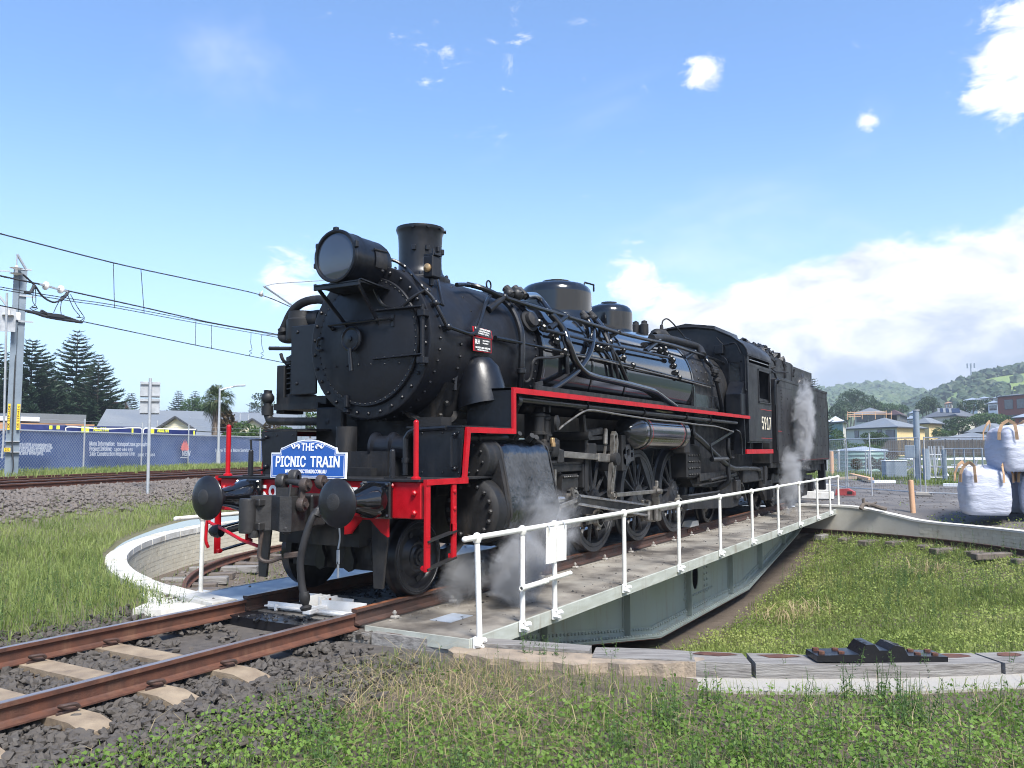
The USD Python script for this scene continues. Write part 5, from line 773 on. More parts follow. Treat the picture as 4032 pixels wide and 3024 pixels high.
# tubular hand railings, bolted to the deck edges
PX = [.10, .92, 1.60, 3.46, 5.47, 7.49, 9.51, 11.56, 13.62, 15.7, 17.42, 18.72]
for s in (-1, 1):
    y = s*2.10; px = PX if s < 0 else [.53, 2.1]+PX[4:]
    rg = MB().cyl((-.10 if s < 0 else .15, y, .745), (18.78 if s < 0 else 2.3, y, .745), .026, n=14).sph((-.10 if s < 0 else .15, y, .745), .026, 2)
    rg = rg.build('handrail', 'rail_white', TT, label='long white tube railing on the near side of the bridge' if s < 0 else 'short white railing on the far side of the bridge')
    for i, x in enumerate(px):
        if s > 0 and x > 2.2: continue
        lean = np.array([.01*math.sin(i*3.1), s*.012*math.cos(i*2.3), 0]) if i else np.array([.055, .02, 0])
        b = np.array([x-.0, y, -.15]); t = np.array([x, y, .745])
        if i == 0 and s < 0: b = np.array([x+.0, y-.03, -.20])
        MB().cyl(b, t, .026, n=12).rev([(.026, -.05), (.034, -.045), (.042, -.02), (.044, 0), (.036, .025), (.02, .04), (.001, .045)], t, (0, 0, 1), 14).build('post', 'rail_white', rg)
        if s < 0: MB().box(b[0]-.045, b[0]+.045, y-.012, y+.02, -.24, -.13, .006).bolts([(b[0]+.05, y-.03, -.17), (b[0]-.03, y-.015, -.20), (b[0]+.02, y-.02, -.22)], (0, -1, 0), .024, .04).box(b[0]+.0, b[0]+.09, y-.05, y-.01, -.19, -.15, .01).build('post_bracket', 'chalk_white', rg)
        else: MB().box(b[0]-.1, b[0]+.1, y-.08, y+.08, -.155, -.14).build('post_bracket', 'rail_white', rg)
rg = stage.GetPrimAtPath(str(TT.GetPath())+'/handrail')
MB().rev([(.018, 0), (.026, 0), (.026, .46), (.03, .46), (.03, .52), (.018, .52), (.018, 0)], (.80, -2.155, .195), (1, 0, .01), 14).rev([(.017, 0), (.024, 0), (.024, .52), (.017, .52), (.017, 0)], (1.34, -2.155, .205), (1, 0, .012), 14).build('lower_tube', 'rail_white', rg)
SP = thing('notice_plate', 'blank white metal plate in two halves wired to the near railing', 'sign', (1.58, -2.13, .36))
for a, b in ((1.345, 1.565), (1.575, 1.80)): MB().obox(((a+b)/2, -2.138, .545), (b-a, .006, .37), ((1, .0, -.03), (0, 1, 0), (.03, 0, 1))).build('plate', 'rail_white', SP)
MB().tube([(1.40, -2.15, .70), (1.40, -2.14, .74), (1.40, -2.08, .77)], .006).tube([(1.75, -2.15, .70), (1.75, -2.14, .75), (1.75, -2.08, .77)], .006).build('wire_tie', 'galv', SP)
# pit wall: painted brickwork to the left, rendered and bricked to the right; coping stones
def polar(r, t, z): return np.array([CX+r*math.cos(t), r*math.sin(t), z])
def arcblock(m, r0, r1, t0, t1, z0, z1, n=2, j=0.):
    ts = np.linspace(t0, t1, n); z0 = np.broadcast_to(z0, (n,)); z1 = np.broadcast_to(z1, (n,)); V = []
    for t, a, b in zip(ts, z0, z1): V += [polar(r0, t, a), polar(r1, t, a), polar(r1, t, b), polar(r0, t, b)]
    F = []
    for i in range(n-1):
        for k in range(4): a, b = 4*i+k, 4*i+(k+1) % 4; F += [[a, b, b+4], [a, b+4, a+4]]
    e = 4*(n-1); F += [[0, 2, 1], [0, 3, 2], [e, e+1, e+2], [e, e+2, e+3]]
    return m.add(V, F)
TL0, TL1 = pi-.115, pi-1.95          # left wall, from beside the track round to behind the locomotive
LZ = lambda t: -.09
PW = thing('pit_wall', 'curved white painted brick wall round the left side of the turntable pit', 'wall', (.3, 3.5, -.9))
cps = np.linspace(TL0, TL1, 24)
for a, b in zip(cps, cps[1:]): arcblock(MB(), R0-.015, R0+.26+.03*rng.random(), a-.002, b+.002, -.19, LZ(a)+.008*rng.standard_normal(), 3).build('coping_stone', 'coping_white', PW, smooth=False)
arcblock(MB(), R0+.006, R0+.3, TL0, TL1, -1.0, -.19, 60).build('backing', 'painted_brick', PW)
nb = 0; rest = MB(); bl = .245
for row in range(9):
    z = -.19-.083*(row+1); n = int(R0*(TL0-TL1)/bl); off = (row % 2)*.5
    for k in range(n):
        t0 = TL0-(k+off)*bl/R0; t1 = t0-(bl-.006)/R0
        if t1 < TL1: break
        rr = R0-.004*rng.random(); m = arcblock(MB() if nb < 235 and k < 30 else rest, rr, R0+.06, t0, t1, z+.003, z+.081)
        if nb < 235 and k < 30: m.build('brick', 'painted_brick', PW, smooth=False); nb += 1
rest.build('far_bricks', 'painted_brick', PW, smooth=False, kind='stuff')
MB().prism([(-.20, 1.24), (.30, 1.20), (.35, 2.2), (.15, 2.6), (.03, 2.55), (-.12, 2.2), (-.30, 1.95), (-.62, 1.75), (-.50, 1.45)], 'xy', -.24, -.125).build('end_slab', 'coping_white', PW, smooth=False)
RW = thing('pit_wall', 'pale rendered wall at the far right of the turntable pit, its lower end of painted bricks', 'wall', (17.5, -4.5, -.9))
TR0, TR1 = -.10, -1.25
rz = lambda t: np.interp(-t, [.10, .26, .30, .46, .52, 1.3], [-.07, -.06, -.09, -.33, -.36, -.40])
ts = np.linspace(TR0, -.47, 14); arcblock(MB(), R0, R0+.3, TR0, -.47, -1.0, [rz(t)-.03 for t in ts], 14).build('rendered_face', 'render_grey', RW)
ts = np.linspace(TR0, TR1, 40); arcblock(MB(), R0-.02, R0+.26, TR0, TR1, [rz(t)-.03 for t in ts], [rz(t)+.02 for t in ts], 40).build('coping', 'coping_white', RW)
arcblock(MB(), R0+.006, R0+.28, -.47, TR1, -1.0, -.38, 30).build('backing', 'painted_brick', RW)
nb = 0; rest = MB()
for row in range(7):
    z = -.40-.083*(row+1)
    for k in range(29):
        t0 = -.47-(k+(row % 2)*.5)*.245/R0; t1 = t0-.236/R0
        m = arcblock(MB(), R0-.004*rng.random(), R0+.06, t0, t1, z+.0045, z+.0795); m.build('brick', 'painted_brick', RW, smooth=False); nb += 1
arcblock(MB(), R0+.0, R0+.3, TL1, -TR1+.0 if False else .10, -1.0, -.12, 50).build('hidden_wall', 'render_grey', RW)
# ring rail on old sleepers inside the pit
RR = thing('ring_rail', 'rusty curved rail on old timber sleepers running round the pit floor', 'track', (CX, 0, -.7))
for a, b in ((pi-.02, 1.0), (-.06, -1.35)):
    tt = np.linspace(a, b, 60); rail(MB(), 0, 0, .9, [polar(8.45, t, -.64) for t in tt]).build('rail', 'rust_rail' if a > 0 else 'dark_rust', RR)
    for t in np.arange(a-.03 if a > 0 else a, b, -.085 if a > b else .085):
        l = .95+.5*rng.random(); c = polar(8.45+.12*rng.standard_normal(), t, -.84+.02*rng.standard_normal()); e = polar(1, t+.08*rng.standard_normal(), 0)-[CX, 0, 0]; e[2] = .03*rng.standard_normal()
        MB().obox(c, (l, .22, .14), (e, np.cross((0, 0, 1), e), (0, 0, 1)), b=.018).build('sleeper', 'old_sleeper' if rng.random() < .6 else 'old_timber', RR)
# weathered timbers and concrete along the near rim
rimz = lambda t: np.interp(t, [0, .28, .45, .75], [-.185, -.20, -.235, -.275])   # t = angle from the track axis
cuts = [-.08, .105, .33, .47, .69, .92]
labs = ['grey weathered timber under the near end of the turntable deck', 'short grey rim timber behind the tan concrete slab', 'grey rim timber between the slab and the black casting, rusty at its end', 'long grey rim timber carrying the black casting', 'grey rim timber at the right edge of the view with a weed at its end']
for (a, b), lb in zip(zip(cuts, cuts[1:]), labs):
    w = thing('rim_timber', lb, 'timber', polar(R0+.15, pi+(a+b)/2, -.4)); n = 7; ts = np.linspace(a+.002, b-.002, n)
    arcblock(MB(), R0+.0, R0+(.20 if b < .4 else .35)+.02*rng.random(), pi+a+.002, pi+b-.002, -.37, [rimz(t)+.006*rng.standard_normal() for t in ts], n).build('beam', 'old_timber', w, smooth=False)
    for e in (a+.03, b-.03):
        if rng.random() < .5: V = [polar(R0+rr, pi+tt_, rimz(tt_)+.0075) for rr, tt_ in [(.09+.07*math.sin(k)*(.6+.6*rng.random()), e+.02*math.cos(k)*(.5+.7*rng.random())) for k in np.arange(9)*.698]]; MB().add(V, [[0, k, k+1] for k in range(1, 8)]).build('rust_stain', 'rust_rail', w)
CK = thing('concrete_kerb', 'pale concrete kerb below the rim timbers', 'kerb', polar(R0+.4, pi+.6, -.5))
arcblock(MB(), R0+.28, R0+.72, pi+.36, pi+.92, -.6, -.356, 60).build('kerb', 'concrete', CK, smooth=False)
CS = thing('concrete_slab', 'rough tan concrete slab lying before the near rim timbers', 'slab', polar(R0+.5, pi+.3, -.4))
tt = np.linspace(pi+.20, pi+.43, 26); o = [polar(R0+.212, t, 0)[:2] for t in tt]+[polar(R0+.24+.34*min(1., (pi+.435-t)*9)**.5*min(1., (t-pi-.185)*14)**.5+.025*rng.standard_normal(), t, 0)[:2] for t in tt[::-1]]
MB().prism(o, 'xy', -.40, -.228).build('slab', 'concrete_tan', CS, smooth=False)
# black casting bolted to the long rim timber
P0 = polar(R0+.15, pi+.585, rimz(.585)); tg = nrm([math.sin(.585), -math.cos(.585), 0]); tg = nrm([-math.sin(pi+.585), math.cos(pi+.585), -.03]); nr = np.cross((0, 0, 1), tg)
CA = thing('rail_casting', 'black iron rail chair casting bolted on top of the long rim timber', 'casting', P0)
loc = lambda m: m.xf(np.c_[tg, nr, np.cross(tg, nr)], P0)
m = MB().prism([(-.56, 0), (.56, 0), (.56, .055), (.22, .06), (.18, .13), (.10, .145), (.05, .10), (-.03, .10), (-.07, .15), (-.14, .145), (-.20, .065), (-.56, .05)], 'xz', -.12, .12); loc(m).build('casting', 'tyre_black', CA)
loc(MB().bolts([(x, y, .05) for x in (-.5, -.33, .33, .48) for y in (-.06, .06)], (0, 0, 1), .028, .025, dome=False)).build('bolts', 'rust_rail', CA)
loc(MB().rev([(.035, 0), (.035, .006), (.001, .006)], (.14, -.04, .135), (0, 0, 1), 14).rev([(.035, 0), (.035, .006), (.001, .006)], (-.1, -.04, .142), (0, 0, 1), 14).rev([(.035, 0), (.035, .006), (.001, .006)], (-.1, .06, .142), (0, 0, 1), 14)).build('bolt_holes', 'under_black', CA)
# approach track
AT_ = thing('approach_track', 'rusty rails on tan concrete sleepers leading onto the turntable', 'track', (-3, 0, -.2))
for s in (-1, 1):
    rl = rail(MB(), (-9, s*.7525, -.04), (-.012, s*.7525, -.035)).build('rail', 'rust_rail', AT_)
    MB().box(-9, -.012, s*.7525-.026, s*.7525+.026, -.042, -.0345).build('rail_head', 'rail_top', rl)
for k in range(13):
    x = -1.62-.66*k
    o = [(-1.24, -.40), (1.24, -.40), (1.24, -.225), (1.05, -.185), (-1.05, -.185), (-1.24, -.225)]
    sl = MB().prism(o, 'yz', x-.11, x+.11).build('sleeper', 'concrete_sleeper', AT_)
    for s in (-1, 1):
        for q in (-1, 1):
            y = s*.7525+q*.075; MB().tube([(x+.10, y, -.17), (x+.02, y, -.165), (x-.04, y+q*.01, -.135), (x-.03, y+q*.05, -.125), (x+.04, y+q*.06, -.13), (x+.07, y+q*.055, -.155)], .0125, 7).box(x-.07, x+.08, y-.02, y+.05*q+.02, -.188, -.168, .004).build('rail_clip', 'dark_rust', sl)
BS = thing('stop_plank', 'black curved timber plank laid between the rails at the turntable edge', 'plank', (-.5, 0, -.2))
tt = np.linspace(-.074, .074, 13); o = [(CX-(R0+.02)*math.cos(t), (R0+.02)*math.sin(t)) for t in tt]+[(CX-(R0+.36)*math.cos(t), (R0+.36)*math.sin(t)) for t in tt[::-1]]
MB().prism(o, 'xy', -.30, -.155).build('plank', 'tyre_black', BS); MB().bolts([(-.12, .5, -.155), (-.12, -.4, -.155), (-.2, .1, -.155), (.0, -.55, -.155)], (0, 0, 1), .03, .008, 8, False).build('bolt_heads', 'rubber', BS)
WL = thing('table_lock', 'white painted steel locking bar lying at the turntable end between the rails', 'lock', (.2, 0, -.14))
m = MB().bar((.16, .58, -.10), (.20, -.06, -.10), .014, .075).bar((.13, .58, -.10), (.15, -.5, -.10), .06, .012).bar((.50, .46, -.06), (.52, .05, -.06), .014, .10).bar((.30, -.05, -.07), (.36, -.60, -.07), .014, .11).bar((-.0, -.12, -.09), (.40, -.06, -.09), .10, .05, b=.01)
m.bar((.14, -.1, -.10), (.16, -.62, -.10), .02, .05).box(.30, .46, -.02, .0, -.14, .01).box(.30, .46, -.12, -.10, -.14, .01).box(.27, .5, .14, .16, -.14, .0).bar((.5, .1, -.08), (.5, -.3, -.08), .02, .12)
m.build('lock_bar', 'chalk_white', WL); MB().box(.33, .36, -.125, -.099, -.03, .0).box(.40, .42, .0, .003, -.03, .0).build('rust_spots', 'rust_bright', WL)
MB().box(.10, .14, .40, .44, -.145, -.10, .01).cyl((.12, .42, -.1), (.12, .42, -.07), .02, n=8).build('lock_bolt', 'chalk_white', WL)
FP = thing('flat_plate', 'pale grey steel plate flush beside the left rail at the turntable edge', 'plate', (-.1, 1.1, -.16))
MB().obox((-.02, 1.14, -.162), (.62, .62, .02), b=.005).build('plate', 'deck_pale', FP); MB().bolts([(-.1, 1.0, -.152), (.1, 1.3, -.152)], (0, 0, 1), .015, .01, 6).build('plate_bolts', 'galv', FP)
WK = thing('wheel_chock', 'cream wooden chock on the rail behind a driving wheel', 'chock', (10.05, -.75, 0))
MB().prism([(9.7, .002), (10.25, .002), (10.2, .10), (9.85, .11)], 'xz', -.84, -.66).build('chock', 'coping_white', WK)
# ---------------------------------------------------------------- ground
MA, MD_ = np.array([3.68, 12.42]), np.array([.957, .290]); MN = np.array([-.290, .957])
sm = lambda a, b, x: (lambda t: t*t*(3-2*t))(np.clip((np.asarray(x, float)-a)/(b-a), 0, 1))
def H(x, y):
    x, y = np.asarray(x, float), np.asarray(y, float); s = (np.stack([x, y], -1)-MA)@MN; r = np.hypot(x-CX, y); ang = np.abs(np.arctan2(y, CX-x))
    zl = np.interp(s, [-8, -6, -4.4, -2.6, -2.0, -.6, .3, 60], [-.15, -.12, .02, .34, .50, .66, .66, .60])
    near = np.where(x < CX, np.interp(ang, [0, .3, .45, .8, 1.6], [-.20, -.29, -.375, -.375, -.35]), np.interp(-(np.arctan2(y, x-CX)), [0, .25, .5, 1.3], [-.08, -.12, -.40, -.44]))
    far = np.where(x < CX, -.33, -.13); zr = near+(far-near)*sm(.5, 2.6, r-R0)
    w = sm(-1.0, 1.4, y); z = zr*(1-w)+zl*w
    tr = (1-sm(1.3, 2.6, np.abs(y)))*sm(.3, -.5, x); z = z*(1-tr)+(-.265)*tr
    z = np.where(x > 26, z*(1-sm(26, 60, x))+0*z, z)
    return z+.03*(fbm(np.stack([x*1.1, y*1.1, 0*x], -1), 3, 5)-.5)*np.clip((r-R0)*2, 0, 1)
rs = np.r_[R0+.27, R0+.4, R0+.55, np.arange(R0+.7, R0+9, .14), np.geomspace(R0+9.2, 60, 60), np.geomspace(66, 6000, 24)]; NT = 900
th = np.arange(NT)*2*pi/NT; GX = CX+rs[:, None]*np.cos(th); GY = rs[:, None]*np.sin(th); GZ = H(GX, GY); GZ[0] -= .03
i, j = np.meshgrid(np.arange(len(rs)-1), np.arange(NT), indexing='ij'); a = i*NT+j; b = i*NT+(j+1) % NT
quad = np.stack([a, a+NT, b+NT, b], -1).reshape(-1, 4); V = np.stack([GX, GY, GZ], -1).reshape(-1, 3); ctr = V[quad].mean(1)
def zone(p):
    x, y = p[:, 0], p[:, 1]; s = (p[:, :2]-MA)@MN; r = np.hypot(x-CX, y); wob = .8*(fbm(np.c_[x*.8, y*.8, 0*x], 3, 9)-.5)
    z = np.zeros(len(p), int)                                   # 0 grass, 1 yard, 2 dark ballast bed, 3 bank ballast, 4 soil, 5 far
    z[(y < -1.5+wob) & (x < 6)] = 4
    z[(s > -2.4+wob) & (s < 6.5) & (y > 0)] = 3
    z[(np.abs(y+.1) < 2.05+wob) & (x < 0.6)] = 2
    yard = ((x > 14) & (y < 8) & (x < 46+3*wob) & (y > -60)) | ((y < -12) & (r < 70)); z[yard] = 1
    z[(r > 70)] = 5
    return z
zn = zone(ctr)
for k, nm, mt, lb in ((0, 'grass_ground', 'grass_soil', 'grassy ground left of the pit and beyond'), (1, 'yard', 'yard', 'grey brown gravel yard behind the pit'), (2, 'ballast_bed', 'ballast_dark', 'dark dirt and ballast bed of the approach track'), (3, 'ballast_bank', 'bank_stone', 'ballast bank carrying the main line'), (4, 'soil', 'soil', 'weedy soil in the foreground'), (5, 'far_ground', 'far_ground', 'green land out to the horizon')):
    q = quad[zn == k]; u, inv = np.unique(q, return_inverse=True); inv = inv.reshape(-1, 4)
    tag(MB().add(V[u], np.vstack([inv[:, [0, 1, 2]], inv[:, [0, 2, 3]]])).build(nm, mt, smooth=True), lb, None, None, 'structure')
def PZ(x, y):
    r = np.hypot(np.asarray(x)-CX, y); return np.interp(r, [0, 3.5, 6., 8.2, 9.6], [-1.75, -1.66, -1.28, -.88, -.80])+.06*(fbm(np.stack([np.asarray(x)*1., np.asarray(y)*1., 0*r], -1), 3, 2)-.5)
rp = np.linspace(0.01, R0+.1, 60); th2 = np.arange(240)*2*pi/240; X2 = CX+rp[:, None]*np.cos(th2); Y2 = rp[:, None]*np.sin(th2)
i, j = np.meshgrid(np.arange(59), np.arange(240), indexing='ij'); a = i*240+j; b = i*240+(j+1) % 240
PV = np.stack([X2, Y2, PZ(X2, Y2)], -1).reshape(-1, 3); pf = np.vstack([np.stack([a, a+240, b+240], -1).reshape(-1, 3), np.stack([a, b+240, b], -1).reshape(-1, 3)]); gy = PV[pf].mean(1)[:, 1]+.5*(fbm(PV[pf].mean(1)*.9, 3, 8)-.5)
for nm, kk, mt, lb in (('pit_floor', gy > -2.0, 'soil', 'dark soil floor of the turntable pit'), ('pit_green', gy <= -2.0, 'pit_moss', 'mossy ground of the overgrown right half of the pit')):
    u, iv = np.unique(pf[kk], return_inverse=True); tag(MB().add(PV[u], iv.reshape(-1, 3)).build(nm, mt, smooth=True), lb, None, None, 'structure')
# ---------------------------------------------------------------- ballast stones
def field(n, x0, x1, y0, y1, keep, seed):
    r = np.random.default_rng(seed); p = np.c_[r.uniform(x0, x1, n), r.uniform(y0, y1, n)]; return p[keep(p, r)]
def kb(p, r):
    x, y = p.T; dirt = (x > -1.5) & (np.abs(y) < .68); d = sm(2.3, 1.5, np.abs(y+.15)); d = d*np.where(y < -1, sm(-.2, -1.9, x), 1)
    return (r.random(len(p)) < d) & ~(dirt & (r.random(len(p)) < .93)) & (x < .1) & (x > -4.6-.3*y)
p = field(26000, -6.5, .1, -2.4, 2.2, kb, 11); n = len(p); on_sl = np.abs(((p[:, 0]+1.62)/.66) % 1); on_sl = np.minimum(on_sl, 1-on_sl)*.66
keep = (on_sl > .13) | (np.abs(p[:, 1]) > 1.22) | (rng.random(n) < .012); p = p[keep]; n = len(p)
z = H(p[:, 0], p[:, 1])+.02+.035*rng.random(n); z = np.where((np.abs(p[:, 1]) < 1.2), -.255+.05*rng.random(n), z)
keep = ~((np.abs(np.abs(p[:, 1])-.7525) < .085) & (z > -.22)); p, z = p[keep], z[keep]
tag(lumps(np.c_[p, z], .012+.030*rng.random(len(p))**1.3, 4, .75).build('ballast', 'stone', smooth=False), 'grey crushed stone between and beside the approach rails', 'ballast', kind='stuff')
def kb2(p, r): s = (p-MA)@MN; return (r.random(len(p)) < sm(-3.3, -1.9, s)) & (s < 1.4)
p = field(60000, -1., 26., 6.5, 21., kb2, 12); n = len(p)
tag(lumps(np.c_[p, H(p[:, 0], p[:, 1])+.02], .028+.030*rng.random(n), 5, .7).build('bank_ballast', 'bank_stone', smooth=False), 'brown grey ballast stones on the main line bank', 'ballast', kind='stuff')
p = np.random.default_rng(14).uniform((.3, -2.), (18.5, -.95), (260, 2)); tag(lumps(np.c_[p, -.15+0*p[:, 0]], .006+.014*rng.random(260)**2, 6, .7).build('deck_grit', 'coal', smooth=False), 'coal crumbs scattered over the turntable deck', 'grit', kind='stuff')
p = np.random.default_rng(15).uniform((-.3, -.62), (4.5, .62), (900, 2)); tag(lumps(np.c_[p, -.155+0*p[:, 0]], .010+.02*rng.random(900)**2, 7, .7).build('ash', 'coal', smooth=False), 'ash and cinders heaped between the turntable rails', 'ash', kind='stuff')
p = np.random.default_rng(16).uniform((15, -8), (40, 3), (2500, 2)); p = p[np.hypot(p[:, 0]-CX, p[:, 1]) > R0+.5]; tag(lumps(np.c_[p, H(p[:, 0], p[:, 1])], .012+.03*rng.random(len(p))**2, 8, .6).build('yard_stones', 'stone', smooth=False), 'loose stones scattered over the gravel yard', 'gravel', kind='stuff')
# ---------------------------------------------------------------- grass and weeds
def blades(p, h, w, lean, seed, base=None):
    """bent grass blades: p (n,3) roots"""
    r = np.random.default_rng(seed); n = len(p); a = r.random(n)*2*pi; d = np.c_[np.cos(a), np.sin(a), 0*a]; b = a+pi/2+r.normal(0, .5, n); s = np.c_[np.cos(b), np.sin(b), 0*b]
    L_ = np.abs(lean*r.standard_normal(n)+lean*.6); up = np.array([0, 0, 1.]); h, w = h[:, None], w[:, None]; k1 = L_[:, None]
    m = p+d*h*k1*.28+up*h*.58; t = p+d*h*k1*.95+up*h*np.clip(1-.33*k1, .25, 1)
    V = np.stack([p-s*w, p+s*w, m-s*w*.8, m+s*w*.8, t], 1).reshape(-1, 3); F = np.array([[0, 1, 3], [0, 3, 2], [2, 3, 4]])[None]+5*np.arange(n)[:, None, None]
    return MB().add(V, F.reshape(-1, 3))
def leaves(p, size, seed, tilt=.6, asp=.55):
    """pointed leaf faces lying at all angles"""
    r = np.random.default_rng(seed); n = len(p); a = r.random(n)*2*pi; el = r.normal(.25, tilt, n); d = np.c_[np.cos(a)*np.cos(el), np.sin(a)*np.cos(el), np.sin(el)]
    up = np.array([0, 0, 1.])+.6*r.standard_normal((n, 3)); s = np.cross(d, up); s /= np.linalg.norm(s, axis=1, keepdims=True)+1e-9; z = size[:, None]
    V = np.stack([p, p+d*z*.5-s*z*asp*.5, p+d*z, p+d*z*.5+s*z*asp*.5], 1).reshape(-1, 3); F = np.array([[0, 1, 2], [0, 2, 3]])[None]+4*np.arange(n)[:, None, None]
    return MB().add(V, F.reshape(-1, 3))
def root(p, dz=0.): return np.c_[p, H(p[:, 0], p[:, 1])+dz]
def patch(p, s, seed): return fbm(np.c_[p*s, 0*p[:, 0]], 3, seed)
rim = lambda p: np.hypot(p[:, 0]-CX, p[:, 1])-R0
def fg(p): return (rim(p) > .62) & (p[:, 1] < -1.55) & (p[:, 0]*.86+p[:, 1]*.5 > -4.9+.0*p[:, 0])
slab = lambda p: ((rim(p) > .62) | (np.arctan2(-p[:, 1], CX-p[:, 0]) < .2))
dead = lambda p: sm(3.2, .6, np.hypot(p[:, 0]+1.2, p[:, 1]+2.2))
straw = lambda p: np.exp(-((p[:, 0]+1.0)**2+(p[:, 1]+2.55)**2)/.55)
k = lambda p, r: fg(p) & (r.random(len(p)) < .95*np.maximum(sm(.34, .58, patch(p, .7, 31)), .9*sm(2.6, 3.6, rim(p)))*sm(.5, 2.0, rim(p))*(1-.8*straw(p)))
p = field(90000, -4.2, 3.0, -8.2, -1.6, k, 21); n = len(p); h = np.random.default_rng(1).uniform(.02, .09, n)
tag(leaves(root(p)+np.c_[0*h, 0*h, h], .016+.026*rng.random(n), 41, .45, .75).build('ground_cover', 'cover_leaf', smooth=False), 'bright green low leafy weeds along the bottom of the foreground', 'ground cover', kind='stuff')
k = lambda p, r: fg(p) & (r.random(len(p)) < .30+.55*patch(p, 1.1, 32)*sm(.3, 1.2, rim(p)))
p = field(52000, -4.2, 3.2, -8.2, -1.6, k, 22); n = len(p); tag(blades(root(p), .05+.13*rng.random(n)**1.5, .0016+.0018*rng.random(n), .9, 42).build('foreground_grass', 'blade', smooth=False), 'mixed green and yellow grass in the foreground', 'grass', kind='stuff')
k = lambda p, r: fg(p) & (r.random(len(p)) < .03+.95*straw(p)+.10*sm(.55, .7, patch(p, 1.3, 36)))
p = field(30000, -4.2, 3.2, -8.2, -1.6, k, 23); n = len(p); tag(blades(root(p, .01), .06+.17*rng.random(n), .0014+.0014*rng.random(n), 2.6, 43).build('dry_straw', 'straw', smooth=False), 'dry yellow straw lying before the near end of the turntable', 'dry grass', kind='stuff')
def weed(spec, seed):
    """upright stalks carrying leaves; spec rows: x, y, z, height, leaf size"""
    r = np.random.default_rng(seed); P, S, st = [], [], MB()
    for x, y, z, h, ls in spec:
        ln = r.normal(0, .12, 2); m = int(h/.012); t = np.sort(r.random(m))*.95+.05; P.append(np.c_[x+ln[0]*h*t+.014*r.standard_normal(m), y+ln[1]*h*t+.014*r.standard_normal(m), z+h*t]); S.append(ls*(1.15-.75*t))
        st.cyl((x, y, z), (x+ln[0]*h, y+ln[1]*h, z+h), .0028, .0012, 4, False)
    lf = leaves(np.vstack(P), np.hstack(S), seed, .55, .30); lf.v += st.v; lf.f += [f+lf.n for f in st.f]; return lf
k = lambda p, r: fg(p) & (r.random(len(p)) < sm(.45, .68, patch(p, .9, 34))*.9+.05)
p = field(1500, -3.9, 2.6, -7.6, -1.9, k, 24); q = root(p); hh = .10+.20*np.random.default_rng(3).random(len(p))**1.6
cc = field(70, -3.6, 2.4, -7., -1.9, lambda p, r: fg(p) & (rim(p) > .8), 124); r_ = np.random.default_rng(125)
cc = np.vstack([c + (.03+.05*r_.random())*r_.standard_normal((int(4+8*r_.random()), 2)) for c in cc]); q = np.vstack([q, root(cc)]); hh = np.r_[hh, .12+.24*r_.random(len(cc))]; p = np.vstack([p, cc])
tag(weed(np.c_[q, hh, .028+.035*rng.random(len(p))**2], 44).build('foreground_weeds', 'weed_leaf', smooth=False), 'tall dark green weeds standing up in the foreground', 'weeds', kind='stuff')
k = lambda p, r: fg(p) & (r.random(len(p)) < .5)
p = field(46, -3.0, 2.0, -6.0, -1.9, k, 29); tag(blades(root(p), .25+.18*rng.random(len(p)), .0016+0*p[:, 0], .35, 49).build('dry_stalks', 'straw', smooth=False), 'thin pale dead stalks above the foreground weeds', 'stalks', kind='stuff')
# left of the pit
def lf(p): s = (p-MA)@MN; return (rim(p) > .33) & (s < -1.9) & (p[:, 1] > 1.35)
k = lambda p, r: lf(p) & (r.random(len(p)) < .9*sm(-2.0, -3.6, (p-MA)@MN)*(.55+.6*patch(p, .6, 37))*sm(1.3, 2.1, p[:, 1]))
p = field(120000, -3.4, 9.5, 1.3, 13.5, k, 25); n = len(p); tag(blades(root(p), (.10+.20*rng.random(n)**1.4)*(1-.5*sm(-5, -2.5, (p-MA)@MN)), .0026+.003*rng.random(n), .9, 45).build('left_grass', 'blade_pale', smooth=False), 'long green and straw coloured grass left of the pit', 'grass', kind='stuff')
k = lambda p, r: lf(p) & (r.random(len(p)) < .65*np.exp(-((p[:, 0]+.5)**2/2.2+(p[:, 1]-2.6)**2/1.6))+.05)
p = field(2600, -3.2, 4.5, 1.4, 8., k, 26); q = root(p); tag(weed(np.c_[q, .16+.26*np.random.default_rng(5).random(len(p)), .034+0*p[:, 0]], 46).build('left_weeds', 'weed_leaf', smooth=False), 'bushy dark green weeds beside the end of the left pit wall', 'weeds', kind='stuff')
k = lambda p, r: (((p-MA)@MN) > -3.6) & (((p-MA)@MN) < -1.6) & (r.random(len(p)) < .5*sm(.48, .62, patch(p, .8, 38)))
p = field(9000, 0., 14., 8., 16., k, 27); n = len(p); tag(blades(root(p), .06+.12*rng.random(n), .003+.003*rng.random(n), .9, 47).build('bank_grass', 'blade', smooth=False), 'sparse grass tufts growing in the ballast bank', 'grass', kind='stuff')
k = lambda p, r: (((p-MA)@MN) > 5.2) & (((p-FA)@FN) < 3.) & (r.random(len(p)) < .75)
FA = np.array([12.7, 28.0]); FD = nrm(np.array([.939, .3435])); FN = np.array([-FD[1], FD[0]])
p = field(60000, 6., 45., 17., 42., k, 28); n = len(p); tag(blades(root(p), .10+.25*rng.random(n), .008+.008*rng.random(n), .8, 48).build('verge_grass', 'blade_pale', smooth=False), 'grass verge between the main line and the blue bannered fence', 'grass', kind='stuff')
